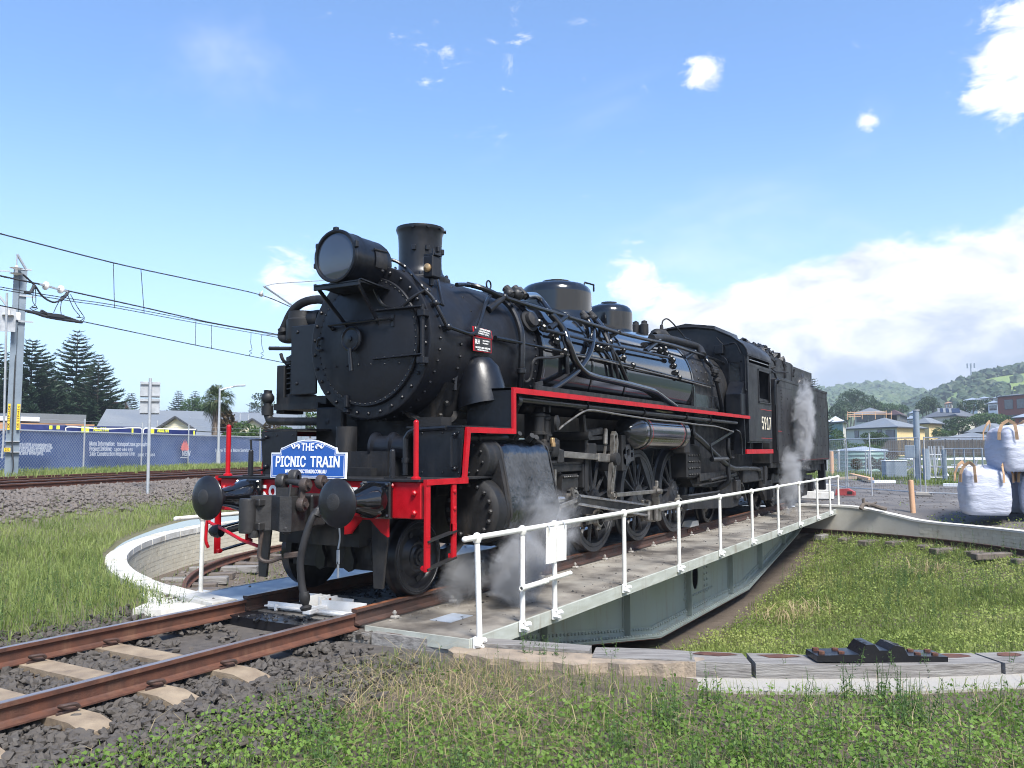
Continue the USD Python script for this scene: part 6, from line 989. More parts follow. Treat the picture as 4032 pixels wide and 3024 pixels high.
# pit floor greenery
inpit = lambda p: (np.hypot(p[:, 0]-CX, p[:, 1]) < R0-.15)
g1 = lambda p: sm(-1.45, -2.2, p[:, 1]+.35*(patch(p, .9, 51)-.5)*2)*np.clip(.55+1.0*patch(p, .5, 52), 0, 1)
k = lambda p, r: inpit(p) & (r.random(len(p)) < g1(p)) & (np.hypot(p[:, 0]-CX, p[:, 1]) < 8.2+.9*patch(p, 1., 57))
proot = lambda p, dz=0.: np.c_[p, PZ(p[:, 0], p[:, 1])+dz]
p = field(110000, 0, 18.5, -9.2, -1.6, k, 61); n = len(p); hq = (.04+.22*patch(p, .55, 53)**1.5)*rng.random(n)
tag(leaves(proot(p)+np.c_[0*hq, 0*hq, hq], .025+.035*rng.random(n), 71, .5, .7).build('pit_ground_cover', 'pit_leaf', smooth=False), 'bright green creeping plants over the right half of the pit floor', 'ground cover', kind='stuff')
p = field(70000, 0, 18.5, -9.2, -1.6, lambda p, r: k(p, r) & (r.random(len(p)) < .25+.9*sm(.4, .6, patch(p, .7, 54))), 62); n = len(p)
tag(blades(proot(p), .10+.22*rng.random(n)**1.5, .003+.003*rng.random(n), .7, 72).build('pit_grass', 'blade', smooth=False), 'grass and thin weeds on the right side of the pit floor', 'grass', kind='stuff')
k3 = lambda p, r: inpit(p) & (r.random(len(p)) < np.exp(-((p[:, 0]-13.2)**2/5+(p[:, 1]+4.2)**2/3.2)))
p = field(1500, 8, 18, -8.5, -1.8, k3, 63); q = proot(p); tag(weed(np.c_[q, .2+.40*np.random.default_rng(6).random(len(p)), .05+0*p[:, 0]], 73).build('pit_weeds', 'weed_leaf', smooth=False), 'clump of tall weeds in the pit near the rendered wall', 'weeds', kind='stuff')
c1 = np.array([[9.9, -2.5], [10.6, -2.8], [13.9, -4.6], [12.6, -7.2]]); r_ = np.random.default_rng(8); p = np.vstack([c+.20*r_.standard_normal((60, 2)) for c in c1]); tag(blades(proot(p), .2+.35*r_.random(len(p)), .005+.003*r_.random(len(p)), 1.4, 74).build('pit_straw', 'straw', smooth=False), 'tufts of bleached dead grass on the pit floor', 'dry grass', kind='stuff')
k4 = lambda p, r: inpit(p) & (p[:, 1] > 1.2) & (r.random(len(p)) < .15+.75*sm(.45, .6, patch(p, 1., 55)))
p = field(9000, 0., 9., 1.2, 8.8, k4, 64); n = len(p); tag(blades(proot(p), .05+.12*rng.random(n), .003+.002*rng.random(n), .8, 75).build('pit_left_grass', 'blade', smooth=False), 'thin grass among the gravel in the left half of the pit', 'grass', kind='stuff')
p = field(3500, 0., 10., .8, 9.2, lambda p, r: inpit(p) & (r.random(len(p)) < .8), 65); tag(lumps(np.c_[p, PZ(p[:, 0], p[:, 1])+.01], .015+.05*rng.random(len(p))**2, 9, .6).build('pit_gravel', 'bank_stone', smooth=False), 'gravel and rubble in the left half of the pit', 'gravel', kind='stuff')
k5 = lambda p, r: (rim(p) > .35) & (rim(p) < 7) & (p[:, 0] > 9) & (p[:, 1] < -3.5) & (r.random(len(p)) < sm(.42, .6, patch(p, .6, 56))*sm(2.6, .6, rim(p)))
p = field(14000, 9, 24, -14, -3.5, k5, 66); n = len(p); tag(leaves(root(p)+np.c_[0*p, .02+.1*rng.random((n, 1))], .03+.04*rng.random(n), 76, .5, .6).build('wall_top_weeds', 'pit_leaf', smooth=False), 'green weeds behind the coping before the bulk bags', 'weeds', kind='stuff')
sp1 = [(*polar(R0+.15, pi+a, 0)[:2], -.27, h, .05) for a, h in ((.80, .12), (.805, .10), (.81, .14), (.815, .1))]+[(*polar(R0+.32, pi+a, 0)[:2], -.36, h, .045) for a, h in ((.42, .2), (.5, .16), (.56, .25), (.59, .22), (.62, .2), (.70, .18), (.74, .24), (.79, .28), (.80, .3), (.81, .26), (.83, .3), (.35, .3), (.30, .28), (.27, .34), (.275, .3), (.285, .26), (.29, .3))]
tag(weed([s for s in sp1 for _ in range(2)], 81).build('rim_weeds', 'weed_leaf', smooth=False), 'weeds sprouting along the near rim timbers and kerb', 'weeds', kind='stuff')
# ---------------------------------------------------------------- main line, catenary, fence and what stands to the left
def ml(s, o, z): return np.array([*(MA+MD_*s+MN*o), z])
MT = thing('main_line_track', 'rusty main line rails on the ballast bank left of the turntable', 'track', ml(10, .7, .62))
for o in (0, 1.5): rl = rail(MB(), ml(-9, o, .82), ml(60, o, .82)).build('rail', 'rust_rail', MT); MB().bar(ml(-9, o, .8205), ml(60, o, .8205), .05, .005).build('rail_head', 'rail_top', rl)
for k in range(60): MB().bar(ml(-8+.65*k, -.5, .62), ml(-8+.65*k, 2.0, .62), .22, .09).build('sleeper', 'concrete', MT)
M2 = thing('second_track', 'rusty far track of the main line', 'track', ml(10, 4.7, .62))
for o in (3.9, 5.4): rail(MB(), ml(-9, o, .78), ml(60, o, .78)).build('rail', 'rust_rail', M2)
def mast(base, top, lab):
    b, t = np.array(base), np.array(top); o = thing('catenary_mast', lab, 'mast', b); x = nrm((.88, -.45, 0)); y = np.array([-x[1], x[0], 0])
    w = .20; MB().bar(b+x*.09, t+x*.09, .014, w*1.1, up=x).bar(b-x*.09, t-x*.09, .014, w, up=x).bar(b, t, .17, .012, up=y).build('steel_column', 'mast_grey', o)
    return o, b, t, x, y
mo, b, t, x, y = mast((9.07, 21.87, .6), (8.95, 21.6, 7.55), 'blue grey steel catenary mast at the left edge with two yellow number strips')
for q, s in ((-.13, 1), (.135, 1)):
    p = b+[0, 0, 2.05]+x*q-y*.16; st = MB().obox(p, (.09 if q > 0 else .07, .012, .85), (x, y, (0, 0, 1))).build('number_strip', 'tag_yellow', mo)
    MB().text('CK 119+414', .055, p-y*.0075+x*.025-np.array([0, 0, .36]), (0, 0, 1), -x, .003, True, .72).build('strip_number', 'tag_black', st)
st = MB().obox(b+[0, 0, .98]-x*.15-y*.17, (.20, .02, .12), (x, y, (0, 0, 1))).build('number_tag', 'tag_yellow', mo); MB().text('231', .07, b+[0, 0, .95]-x*.20-y*.182, x, (0, 0, 1), .003, True, .12).build('tag_number', 'tag_black', st)
for z in (.9, 1.25): MB().obox(b+[0, 0, z], (.42, .30, .03), (x, y, (0, 0, 1))).build('band', 'galv', mo)
MB().tube([b+[0, 0, 6.]-x*.02-y*.17, b+[0, 0, 4.]-x*.02-y*.16, b+[0, 0, 1.3]-x*.01-y*.16, b+[0, 0, .5]+x*.05-y*.2, b+[0, 0, .05]-y*.22], .022).build('cable', 'wire_dark', mo)
MB().obox(b+[0, 0, 5.35]-x*.03-y*.22, (.22, .14, .26), (x, y, (0, 0, 1)), b=.02).build('junction_box', 'white_plastic', mo)
MB().bar(t+[0, 0, -1.3]-x*.35-y*.2, t+[0, 0, -.75]-x*.75-y*.2, .14, .06).bar(t+[0, 0, -.75]-x*.75-y*.2, t+[0, 0, -.2]-x*.72-y*.2, .10, .06).bar(t+[0, 0, -.2]-x*.75-y*.2, t+[0, 0, -.16]-x*.3-y*.2, .05, .04).obox(t+[0, 0, -1.75]-x*.33-y*.2, (.5, .05, .8), (x, y, (0, 0, 1))).each('bracket_arms', 'galv', mo)
MB().bar(t+[0, 0, .0]+x*.15, t+[0, 0, .42]-x*.12-y*.2, .06, .06).bar(t+[0, 0, -.02]+x*.0, t+[0, 0, -.02]+x*.32, .05, .05).bar(t+[0, 0, -.9], t+[0, 0, -.92]+x*.45, .04, .05).bar(t+[0, 0, -1.75], t+[0, 0, -1.76]+x*.43, .04, .05).cyl(t+[0, 0, .42]-x*.12-y*.2, t+[0, 0, .05]-x*.12-y*.2, .02).each('bracket_arms', 'galv', mo)
MB().rev([(.03, 0), (.10, .03), (.20, .06), (.05, .09), (.05, .2), (.20, .24), (.05, .27), (.05, .32)], t+[0, 0, -.28]-x*.12-y*.2, (0, 0, 1), 16).rev([(.03, 0), (.17, .03), (.06, .06), (.06, .2)], t+[0, 0, -1.65]-x*.3-y*.26, (0, 0, 1), 14).each('insulator', 'insulator', mo)
MX = np.array([24.46, 24.16, .6])
m2, b2, t2, x2, y2 = mast(MX, MX+[0, 0, 7.94], 'grey catenary mast standing behind the locomotive smokebox')
MB().bar(t2+[0, 0, -.1], (19.208, 21.31, 8.634), .06, .06).bar(t2+[0, 0, -1.2], (19.044, 21.26, 6.485), .04, .04).build('cantilever_arm', 'galv', m2)
MB().tube([(19.172, 21.299, 8.627), (20.134, 21.591, 8.942), (21.561, 22.024, 9.287), (24.543, 22.928, 9.999), (29.372, 24.393, 11.212)], .022).build('chain', 'galv', m2)
MB().rev([(.02, 0), (.10, .04), (.03, .08), (.10, .14), (.03, .18), (.02, .3)], (18.923, 21.224, 8.164), np.array((19.21, 21.31, 8.587))-np.array((18.923, 21.224, 8.164)), 10).build('insulator', 'insulator', m2)
def wire(name, pts, r, lab, g=None, mat='wire_dark'): return tag(MB().tube(pts, r, 5).build(name, mat), lab, 'wire', g)
wire('catenary_wire', [(5.161, 17.049, 7.418), (6.005, 17.305, 7.479), (10.266, 18.598, 7.637), (14.44, 19.864, 7.914), (18.917, 21.222, 8.208), (21.984, 22.152, 8.104), (27.885, 23.942, 7.923)], .022, 'topmost overhead wire sloping down towards the locomotive')
wire('messenger_wire', [(5.217, 17.066, 6.339), (6.064, 17.323, 6.321), (7.461, 17.747, 6.357)], .026, 'black messenger wire from the left edge to the pair of white insulators')
wire('messenger_wire', [(8.316, 18.006, 6.359), (11.509, 18.975, 6.419), (15.643, 20.228, 6.48), (19.823, 21.496, 6.666), (24.761, 22.994, 6.845)], .024, 'black messenger wire from the white insulators towards the air pump')
for d in (0, 4): wire('auxiliary_wire', [(5.233, 17.071, 6.021), (6.079, 17.328, 6.016), (8.505, 18.064, 6.139), (10.33, 18.617, 6.26), (14.502, 19.882, 6.411), (20.015, 21.555, 6.631), (24.762, 22.995, 6.799)] if d == 0 else [(5.236, 17.072, 5.96), (6.082, 17.329, 5.952), (8.509, 18.065, 6.069), (10.333, 18.618, 6.185), (14.505, 19.883, 6.323), (20.018, 21.555, 6.549), (24.765, 22.995, 6.706)], .013, ('upper' if d == 0 else 'lower')+' of the two thin parallel wires under the messenger wire')
wire('contact_wire', [(5.26, 17.079, 5.508), (6.105, 17.335, 5.508), (7.669, 17.81, 5.507), (9.085, 18.239, 5.521), (13.998, 19.73, 5.487), (20.441, 21.684, 5.481), (24.801, 23.006, 5.477)], .018, 'lowest overhead wire, the contact wire, running past the mast')
for (a, b_, lab) in (((10.259, 18.596, 7.648), (10.382, 18.633, 6.167), 'left of the two long droppers under the topmost wire'), ((11.547, 18.986, 7.719), (11.78, 19.057, 6.216), 'right of the two long droppers under the topmost wire'), ((14.592, 19.91, 6.387), (14.585, 19.908, 5.457), 'left of the two short droppers in the middle of the span'), ((15.556, 20.202, 6.405), (15.594, 20.214, 5.451), 'right of the two short droppers in the middle of the span'), ((18.282, 21.029, 6.477), (18.274, 21.026, 5.464), 'kinked dropper left of the two beside the air pump'), ((19.078, 21.271, 6.523), (19.177, 21.3, 5.459), 'kinked dropper right of the two beside the air pump')):
    a, b_ = np.array(a), np.array(b_); k = [a, a*.8+b_*.2, a*.55+b_*.45]+([a*.3+b_*.7+[.10, .03, 0], a*.22+b_*.78-[.10, .03, 0], a*.15+b_*.85+[.10, .03, 0], a*.08+b_*.92-[.08, .02, 0]] if 'kinked' in lab else [])+[b_]; wire('dropper', k, .012, lab)
IN = thing('section_insulator', 'pair of white disc insulators strung in the messenger wire right of the mast', 'insulator', (7.894, 17.878, 6.359))
A, B = np.array((7.368, 17.719, 6.359)), np.array((8.415, 18.036, 6.335)); d = nrm(B-A)
MB().bar(A, B, .05, .05).build('rod', 'galv', IN)
for q in ((7.603, 17.79, 6.352), (8.157, 17.958, 6.351)): MB().rev([(.04, -.07), (.07, -.05), (.125, -.01), (.125, .01), (.07, .04), (.05, .08)], q, d, 20).build('disc', 'insulator', IN)
JP = thing('jumper_cable', 'thick black jumper cable looping below the white insulators', 'cable', (7.746, 17.833, 5.943))
MB().tube([(6.804, 17.548, 6.518), (7.21, 17.671, 6.292), (7.493, 17.756, 6.032), (7.859, 17.868, 5.918), (8.139, 17.952, 6.014), (8.361, 18.02, 6.241), (8.503, 18.063, 6.362)], .028).tube([(7.21, 17.671, 6.292), (7.088, 17.634, 6.068), (6.907, 17.579, 6.02)], .05).tube([(8.168, 17.961, 6.019), (8.418, 18.037, 6.275)], .05).build('cable', 'wire_dark', JP)
SI = thing('contact_splice', 'dark arrow shaped section splice on the contact wire with loop hangers above', 'splice', (7.936, 17.891, 5.497))
MB().tube([(6.959, 17.594, 5.502), (7.276, 17.691, 5.493), (7.659, 17.807, 5.452), (8.34, 18.013, 5.464), (9.028, 18.222, 5.496)], .045).tube([(7.275, 17.69, 5.524), (7.821, 17.856, 5.547), (8.394, 18.03, 5.557), (8.936, 18.194, 5.501)], .035).bar((7.487, 17.755, 5.604), (7.824, 17.857, 5.492), .08, .05).bar((7.655, 17.806, 5.519), (8.277, 17.994, 5.552), .12, .10).build('splice_bar', 'wire_dark', SI)
m = MB()
for q in ([(7.208, 17.67, 6.336), (7.163, 17.656, 5.838), (7.321, 17.704, 5.665), (7.085, 17.633, 5.603), (7.301, 17.698, 5.528)], [(7.236, 17.679, 6.297), (7.273, 17.69, 5.769), (7.135, 17.648, 5.655), (7.349, 17.713, 5.648), (7.141, 17.65, 5.524)], [(8.419, 18.037, 6.252), (8.675, 18.115, 5.875), (8.927, 18.192, 5.68), (8.809, 18.156, 5.614), (9.084, 18.239, 5.634), (8.935, 18.194, 5.515)], [(8.537, 18.073, 6.274), (8.855, 18.17, 5.906), (9.113, 18.248, 5.662), (9.058, 18.231, 5.51)], [(8.218, 17.976, 6.168), (8.033, 17.92, 5.834), (7.93, 17.889, 5.61)], [(8.221, 17.977, 6.122), (8.179, 17.964, 5.79), (8.216, 17.976, 5.611)]): m.tube(q, .012, 5)
m.build('hangers', 'wire_dark', SI)
wire('stay_rod', [(7.846, 20.284, 6.429), (8.067, 20.541, 2.31), (8.1, 20.636, 1.316)], .035, 'pale vertical rod left of the mast', None, 'galv')
# sign seen from behind, lamp post
SG = thing('track_sign', 'grey post with two square sign plates seen from behind beside the rails', 'sign', (6.359, 11.141, 0.55))
B = np.array((6.359, 11.141, 0.55)); T_ = np.array([B[0]+.03, B[1]+.07, B[2]+2.70]); MB().cyl(B-[0, 0, .2], T_, .035, n=12).build('post', 'galv', SG)
xx = nrm((.80, -.60, 0)); yy = np.array([-xx[1], xx[0], 0])
for z, lb in ((2.43, 'upper plate'), (2.03, 'lower plate')):
    c_ = B+[.04, .08, z]+yy*.06; pl = MB().obox(c_, (.44, .010, .38), (xx, yy, (0, 0, 1)), b=.004).build('sign_plate', 'galv', SG, label=lb)
    MB().obox(c_-yy*.03+[0, 0, .14], (.42, .03, .035), (xx, yy, (0, 0, 1))).obox(c_-yy*.03-[0, 0, .14], (.42, .03, .035), (xx, yy, (0, 0, 1))).build('rail_bracket', 'galv', pl)
LP = thing('street_lamp', 'slim grey lamp post with one arm reaching right beside the palm', 'street lamp', (25.9, 31.9, .6))
b = np.array([25.9, 31.9, .6]); ax = nrm((.86, -.5, 0))
MB().cyl(b, b+[0, 0, .9], .13, .11, 10).cyl(b+[0, 0, .9], b+[0, 0, 4.45], .075, .055, 12).build('post', 'galv', LP)
MB().tube([b+[0, 0, 4.3], b+[0, 0, 4.42]+ax*.3, b+[0, 0, 4.55]+ax*.8], .04).obox(b+[0, 0, 4.60]+ax*1.05, (.7, .22, .10), (nrm(ax+[0, 0, .1]), (-ax[1], ax[0], 0), (0, 0, 1)), b=.04).build('lamp_arm', 'galv', LP)
# chain link fence with the blue banner
FE = thing('banner_fence', 'chain link fence carrying a long blue printed banner along the far side of the tracks', 'fence', (20, 30.6, .6))
fw = lambda s, z, o=0.: np.array([*(FA+FD*s+FN*o), z])
fs = lambda p: float((np.array(p)[:2]-FA)@FD)
posts = [fs(p) for p in ((9.501, 26.83, 2.316), (12.632, 27.975, 2.39), (16.296, 29.315, 2.34), (20.235, 30.756, 2.327), (24.104, 32.171, 2.382), (26.972, 33.22, 2.387), (31.791, 34.982, 2.343))]; posts += [posts[-1]+4.5*k for k in (1, 2, 3, 4, 5, 6)]
for s in posts: MB().cyl(fw(s, .5), fw(s, 2.95), .035, n=8).build('post', 'galv', FE)
MB().cyl(fw(posts[0], 2.37), fw(posts[-1], 2.37), .03, n=8).cyl(fw(posts[0], .70), fw(posts[-1], .70), .012, n=5).cyl(fw(posts[0], 2.62), fw(posts[-1], 2.62), .006, n=4).cyl(fw(posts[0], 2.85), fw(posts[-1], 2.85), .006, n=4).build('top_rail', 'galv', FE)
n = 220; ss = np.linspace(posts[0], posts[-1], n); zz = np.linspace(.72, 2.33, 9); r_ = np.random.default_rng(4)
V = np.array([fw(s, z, .05+.05*(fbm(np.array([s*.7, z*1.3, 0]), 3, 4)-.5)*3) for s in ss for z in zz]); F = [[i*9+j, (i+1)*9+j, (i+1)*9+j+1] for i in range(n-1) for j in range(8)]+[[i*9+j, (i+1)*9+j+1, i*9+j+1] for i in range(n-1) for j in range(8)]
bn = MB().add(V, F).build('banner', 'banner_blue', FE, smooth=True)
m = MB(); sp_ = .16; z0, z1 = .70, 2.36; L_ = posts[-1]-posts[0]
for k in range(int(L_/sp_)+14):
    s0 = posts[0]-(z1-z0)+k*sp_
    for sg in (1, -1):
        a_, b_ = (s0, s0+(z1-z0)) if sg > 0 else (s0+(z1-z0), s0)
        lo, hi = (a_, z0), (b_, z1); m.cyl(fw(lo[0], lo[1], -.03), fw(hi[0], hi[1], -.03), .0022, n=3, caps=False)
m.build('chain_link_mesh', 'galv', FE, smooth=False, kind='stuff')
def ftext(t, hgt, P, wid, mat='banner_text', bold=True):
    P = np.array(P); return MB().text(t, hgt, P-np.array([*FN, 0])*.14+[0, 0, 0], (*FD, 0), (0, 0, 1), .004, bold, wid).build('banner_lettering', mat, bn)
tl = lambda A, B: float(np.linalg.norm(np.array(A)-np.array(B)))
for tx_, A, B in (('More Information:', (16.367, 29.235, 1.765), (18.011, 29.836, 1.757)), ('transport.nsw.gov.au/mtm', (18.177, 29.897, 1.758), (20.599, 30.783, 1.759)), ('Project Infoline:', (16.379, 29.239, 1.533), (17.816, 29.765, 1.522)), ('1800 684 490', (17.981, 29.825, 1.522), (19.285, 30.302, 1.511)), ('24hr Construction Response Line:', (16.39, 29.243, 1.301), (19.452, 30.363, 1.258)), ('1800 775 465', (19.654, 30.437, 1.257), (20.97, 30.918, 1.236)), ('More Trains More Services', (26.374, 32.894, 1.437), (30.339, 34.345, 1.392)), ('Transport for NSW acknowledges the', (11.997, 27.636, 1.73), (14.166, 28.43, 1.731)), ('traditional owners and custodians of the', (12.003, 27.639, 1.616), (14.205, 28.444, 1.609)), ('land, and pays respect to Elders past,', (12.009, 27.641, 1.502), (14.128, 28.416, 1.488)), ('present and emerging.', (12.015, 27.643, 1.389), (13.756, 28.28, 1.369))):
    ftext(tx_, .19 if 'o' in tx_ and len(tx_) < 34 and 'past' not in tx_ and 'present' not in tx_ else .13, A, tl(A, B))
A = (23.243, 31.749, 1.239); ftext('NSW', .27, A, tl(A, (23.98, 32.019, 1.232))); MB().bar(np.array((23.247, 31.751, 1.158))-[*(FN*.04), 0], np.array((23.929, 32, 1.142))-[*(FN*.04), 0], .004, .05).build('banner_lettering', 'banner_text', bn)
c_ = np.array((23.596, 31.879, 1.514))-[*(FN*.05), 0]; m = MB(); F3 = np.array([*FD, 0])
for a in np.linspace(-1.25, 1.25, 9):
    for L2, w_ in ((.60-.16*abs(a), .10),):
        o = [(0, 0), (w_, L2*.55), (0, L2), (-w_, L2*.55)]; e = F3*math.sin(a)+np.array([0, 0, math.cos(a)]); f_ = F3*math.cos(a)-np.array([0, 0, math.sin(a)]); V = np.array([c_+f_*p*.75+e*(q+.04) for p, q in o]); m.add(V-np.array([*FN, 0])*(.004*abs(a)), [[0, 1, 2], [0, 2, 3]])
m.build('flower_emblem', 'banner_red', bn)
# hire containers, poles and tapes behind the fence
def slabface(A, B, zt, zb, dep, lab, name, cat, mat):
    A, B = np.array(A), np.array(B); d = nrm([*(B-A)[:2], 0]); n_ = np.array([-d[1], d[0], 0]); o = thing(name, lab, cat, [*(A[:2]+B[:2])/2, zb]); c_ = (A+B)/2; c_[2] = (zt+zb)/2
    MB().obox(c_+n_*dep/2, (np.linalg.norm((B-A)[:2]), dep, zt-zb), (d, n_, (0, 0, 1))).build('body', mat, o); return o, d, n_
for A, B, lab, tA, tB, z in (((22.986, 46.434, 3.193), (24.973, 45.049, 3.138), 'left dark blue site container with small yellow labels', None, None, 0), ((25.012, 44.983, 3.138), (30.012, 44.409, 3.117), 'middle dark blue site container with yellow lettering behind the sign post', (26.57, 44.97, 2.737), (27.551, 44.688, 2.748), 0), ((30.703, 45.222, 3.043), (35.237, 45.438, 3.021), 'right dark blue site container with yellow lettering under the gabled roof', (31.422, 45.233, 2.753), (32.364, 45.019, 2.742), 0)):
    zt = A[2]; co_, d, n_ = slabface(A, B, zt, .3, 2.4, lab, 'site_container', 'container', 'container_blue')
    if tA:
        tA, tB = np.array(tA), np.array(tB); MB().text('Allcott Hire', .27, tA-n_*.5+[0, 0, .06], d, (0, 0, 1), .02, True, tl(tA, tB)).obox(tA-d*.5+[0, 0, .14]-n_*.48, (.48, .03, .42), (d, n_, (0, 0, 1))).build('lettering', 'lime_yellow', co_)
    else:
        for q in ((23.723, 44.431, 2.967), (24.07, 44.236, 2.971)): MB().obox(np.array(q)-n_*.3, (.17, .03, .22), (d, n_, (0, 0, 1))).build('label_square', 'lime_yellow', co_)
for A, B, lab in (((25.265, 38.678, 2.861), (25.374, 38.793, 0.903), 'lime yellow marker pole behind the banner, left one'), ((28.479, 37.194, 2.758), (28.584, 37.308, 0.865), 'lime yellow marker pole behind the banner, right one')):
    A, B = np.array(A), np.array(B); tag(MB().cyl((B[0], B[1], .4), A, .05, n=8).build('marker_pole', 'lime_yellow'), lab, 'pole')
HF = thing('hoop_barrier', 'white tube barrier hoops rising just above the blue banner', 'barrier', (28, 40, .6))
for q in ([(22.072, 40.18, 2.602), (22.098, 40.093, 2.882), (22.937, 39.662, 2.857), (23.835, 39.137, 2.795), (24.333, 38.288, 2.836), (25.126, 37.924, 2.873), (25.224, 37.772, 2.782), (25.241, 37.783, 2.53)], [(25.351, 37.794, 2.532), (25.357, 37.744, 2.784), (25.555, 37.595, 2.858), (26.588, 36.448, 2.788), (27.594, 35.926, 2.799)]): MB().tube(q, .03, 6).build('tube', 'white_plastic', HF)
# houses behind
def quadp(m, *p): n = len(p); return m.add(np.array(p, float), [[0, i, i+1] for i in range(1, n-1)])
def roofslab(m, pts, th=.18):
    p = np.array(pts, float); n = len(p); nn = nrm(np.cross(p[1]-p[0], p[2]-p[0])); nn = nn if nn[2] > 0 else -nn; v = np.vstack([p, p-nn*th])
    return m.add(v, [[0, i, i+1] for i in range(1, n-1)]+[[n, n+i+1, n+i] for i in range(1, n-1)]+[x for i in range(n) for x in ([i, (i+1) % n, n+(i+1) % n], [i, n+(i+1) % n, n+i])])
def opening(o, P, u, wd, ht, n_, par=None):
    """window: frame standing proud of the wall, dark pane in it"""
    f = MB().obox(np.array(P)+n_*.03, (wd+.16, .08, ht+.16), (u, n_, (0, 0, 1))).build('window', 'trim_dark', o); MB().obox(np.array(P)+n_*.055, (wd, .06, ht), (u, n_, (0, 0, 1))).build('pane', 'dark_glass', f)
LB = thing('long_house', 'long low building with grey steel roof and two cream gables behind the banner', 'building', (46.205, 58.592, 1.947))
R0_, R1_, E0, E1 = np.array((47.889, 75.019, 4.901)), np.array((78.127, 62.949, 6.9)), np.array((41.013, 67.099, 3.828)), np.array((65.806, 52.818, 3.208))
E0[2] = E1[2] = 2.6; R1_[2] = R0_[2] = (R0_[2]+R1_[2])/2; bk0, bk1 = 2*R0_-E0, 2*R1_-E1; bk0[2] = bk1[2] = 2.6
m = MB(); roofslab(m, [E0, E1, R1_, R0_]); roofslab(m, [bk0, bk1, R1_, R0_]); roofslab(m, [E0, R0_, bk0]); m.build('roof', 'roof_steel', LB)
d = nrm(E1-E0); n_ = np.array([d[1], -d[0], 0]); MB().obox((E0+E1)/2*[1, 1, 0]+[0, 0, 1.3]-n_*.8, (np.linalg.norm(E1-E0)-1, .3, 2.6), (d, n_, (0, 0, 1))).build('wall', 'wall_cream', LB)
for a, b, c_, dd in (((1010, 1318), (1150, 1232), (1292, 1318), 74), ((1528, 1322), (1652, 1244), (1775, 1322), 80)): pass
for A, B, C_ in (((41.397, 58.643, 3.26), (42.313, 56.902, 4.493), (43.398, 55.256, 3.247)), ((48.44, 56.57, 3.308), (49.295, 54.942, 4.481), (50.311, 53.402, 3.295))):
    A, B, C_ = map(np.array, (A, B, C_)); u = nrm([*(C_-A)[:2], 0]); v = np.array([-u[1], u[0], 0]); v = v if v@[.86, .5, 0] > 0 else -v; A[2] = C_[2] = (A[2]+C_[2])/2; M_ = (A+C_)/2; B = np.array([M_[0], M_[1], B[2]])
    g = MB(); w1, w2 = A+u*.25-[0, 0, .1], C_-u*.25-[0, 0, .1]; quadp(g, w1*[1, 1, 0]+[0, 0, .3], w2*[1, 1, 0]+[0, 0, .3], w2, B-[0, 0, .12], w1); g.build('gable', 'wall_cream', LB)
    r_ = MB(); roofslab(r_, [A-v*.3, B-v*.3, B+v*9, A+v*9], .10); roofslab(r_, [C_-v*.3, B-v*.3, B+v*9, C_+v*9], .10); r_.build('gable_roof', 'roof_steel', LB)
    f_ = MB().bar(A-v*.33, B-v*.33, .05, .16).bar(C_-v*.33, B-v*.33, .05, .16); f_.build('bargeboard', 'trim_dark', LB); MB().obox(B-[0, 0, 1.1]-v*.04, (.4, .05, .4), (u, v, (0, 0, 1))).build('gable_vent', 'wall_pale', LB)
for q in ((46.681, 65.33, 4.222), (49.608, 64.263, 4.582), (57.707, 66.214, 5.322), (58.175, 65.437, 5.218)): MB().cyl(np.array(q)-[0, 0, .5], np.array(q)+[0, 0, .25], .08, n=8).build('roof_vent', 'galv', LB)
BH = thing('brown_roof_house', 'house with a dark brown tiled roof and yellow timbered gable behind the pines', 'building', (63.741, 95.565, 4.608))
A, B, C_ = np.array((62.078, 94.245, 5.857)), np.array((62.494, 93.223, 7.916)), np.array((63.177, 92.374, 5.91)); A[2] = C_[2] = (A[2]+C_[2])/2; u = nrm([*(C_-A)[:2], 0]); v = np.array([-u[1], u[0], 0]); M_ = (A+C_)/2; B = np.array([M_[0], M_[1], B[2]]); bk = nrm((-.35, .94, 0))*16
r_ = MB(); roofslab(r_, [A, B, B+bk, A+bk], .2); roofslab(r_, [C_, B, B+bk, C_+bk], .2); r_.build('roof', 'roof_tile', BH)
g = MB(); quadp(g, A*[1, 1, 0]+u*.3+v*.3, C_*[1, 1, 0]-u*.3+v*.3, C_-u*.3+v*.3, B+v*.3-[0, 0, .2], A+u*.3+v*.3); g.build('gable', 'wall_yellow', BH); quadp(MB(), A*[1, 1, 0]+u*.3+v*.3, A+u*.3+v*.3, A+bk, A*[1, 1, 0]+bk).build('wall', 'wall_pale', BH)
MB().bar(A-v*.1, B-v*.1, .1, .4).bar(C_-v*.1, B-v*.1, .1, .4).bar(M_-v*.05+[0, 0, .3]-u*1.0, B-v*.05-[0, 0, .5], .1, .2).bar(M_-v*.05, B-v*.05-[0, 0, .8], .1, .2, up=u).build('bargeboard', 'mast_grey', BH)
OB = thing('brick_building', 'low orange brick building with flat white parapet behind the containers', 'building', (35.374, 64.858, 3.534))
A, B = np.array((28.801, 64.099, 3.893)), np.array((38.665, 63.099, 4.383)); d = nrm([*(B-A)[:2], 0]); n_ = np.array([-d[1], d[0], 0]); zt = (A[2]+B[2])/2
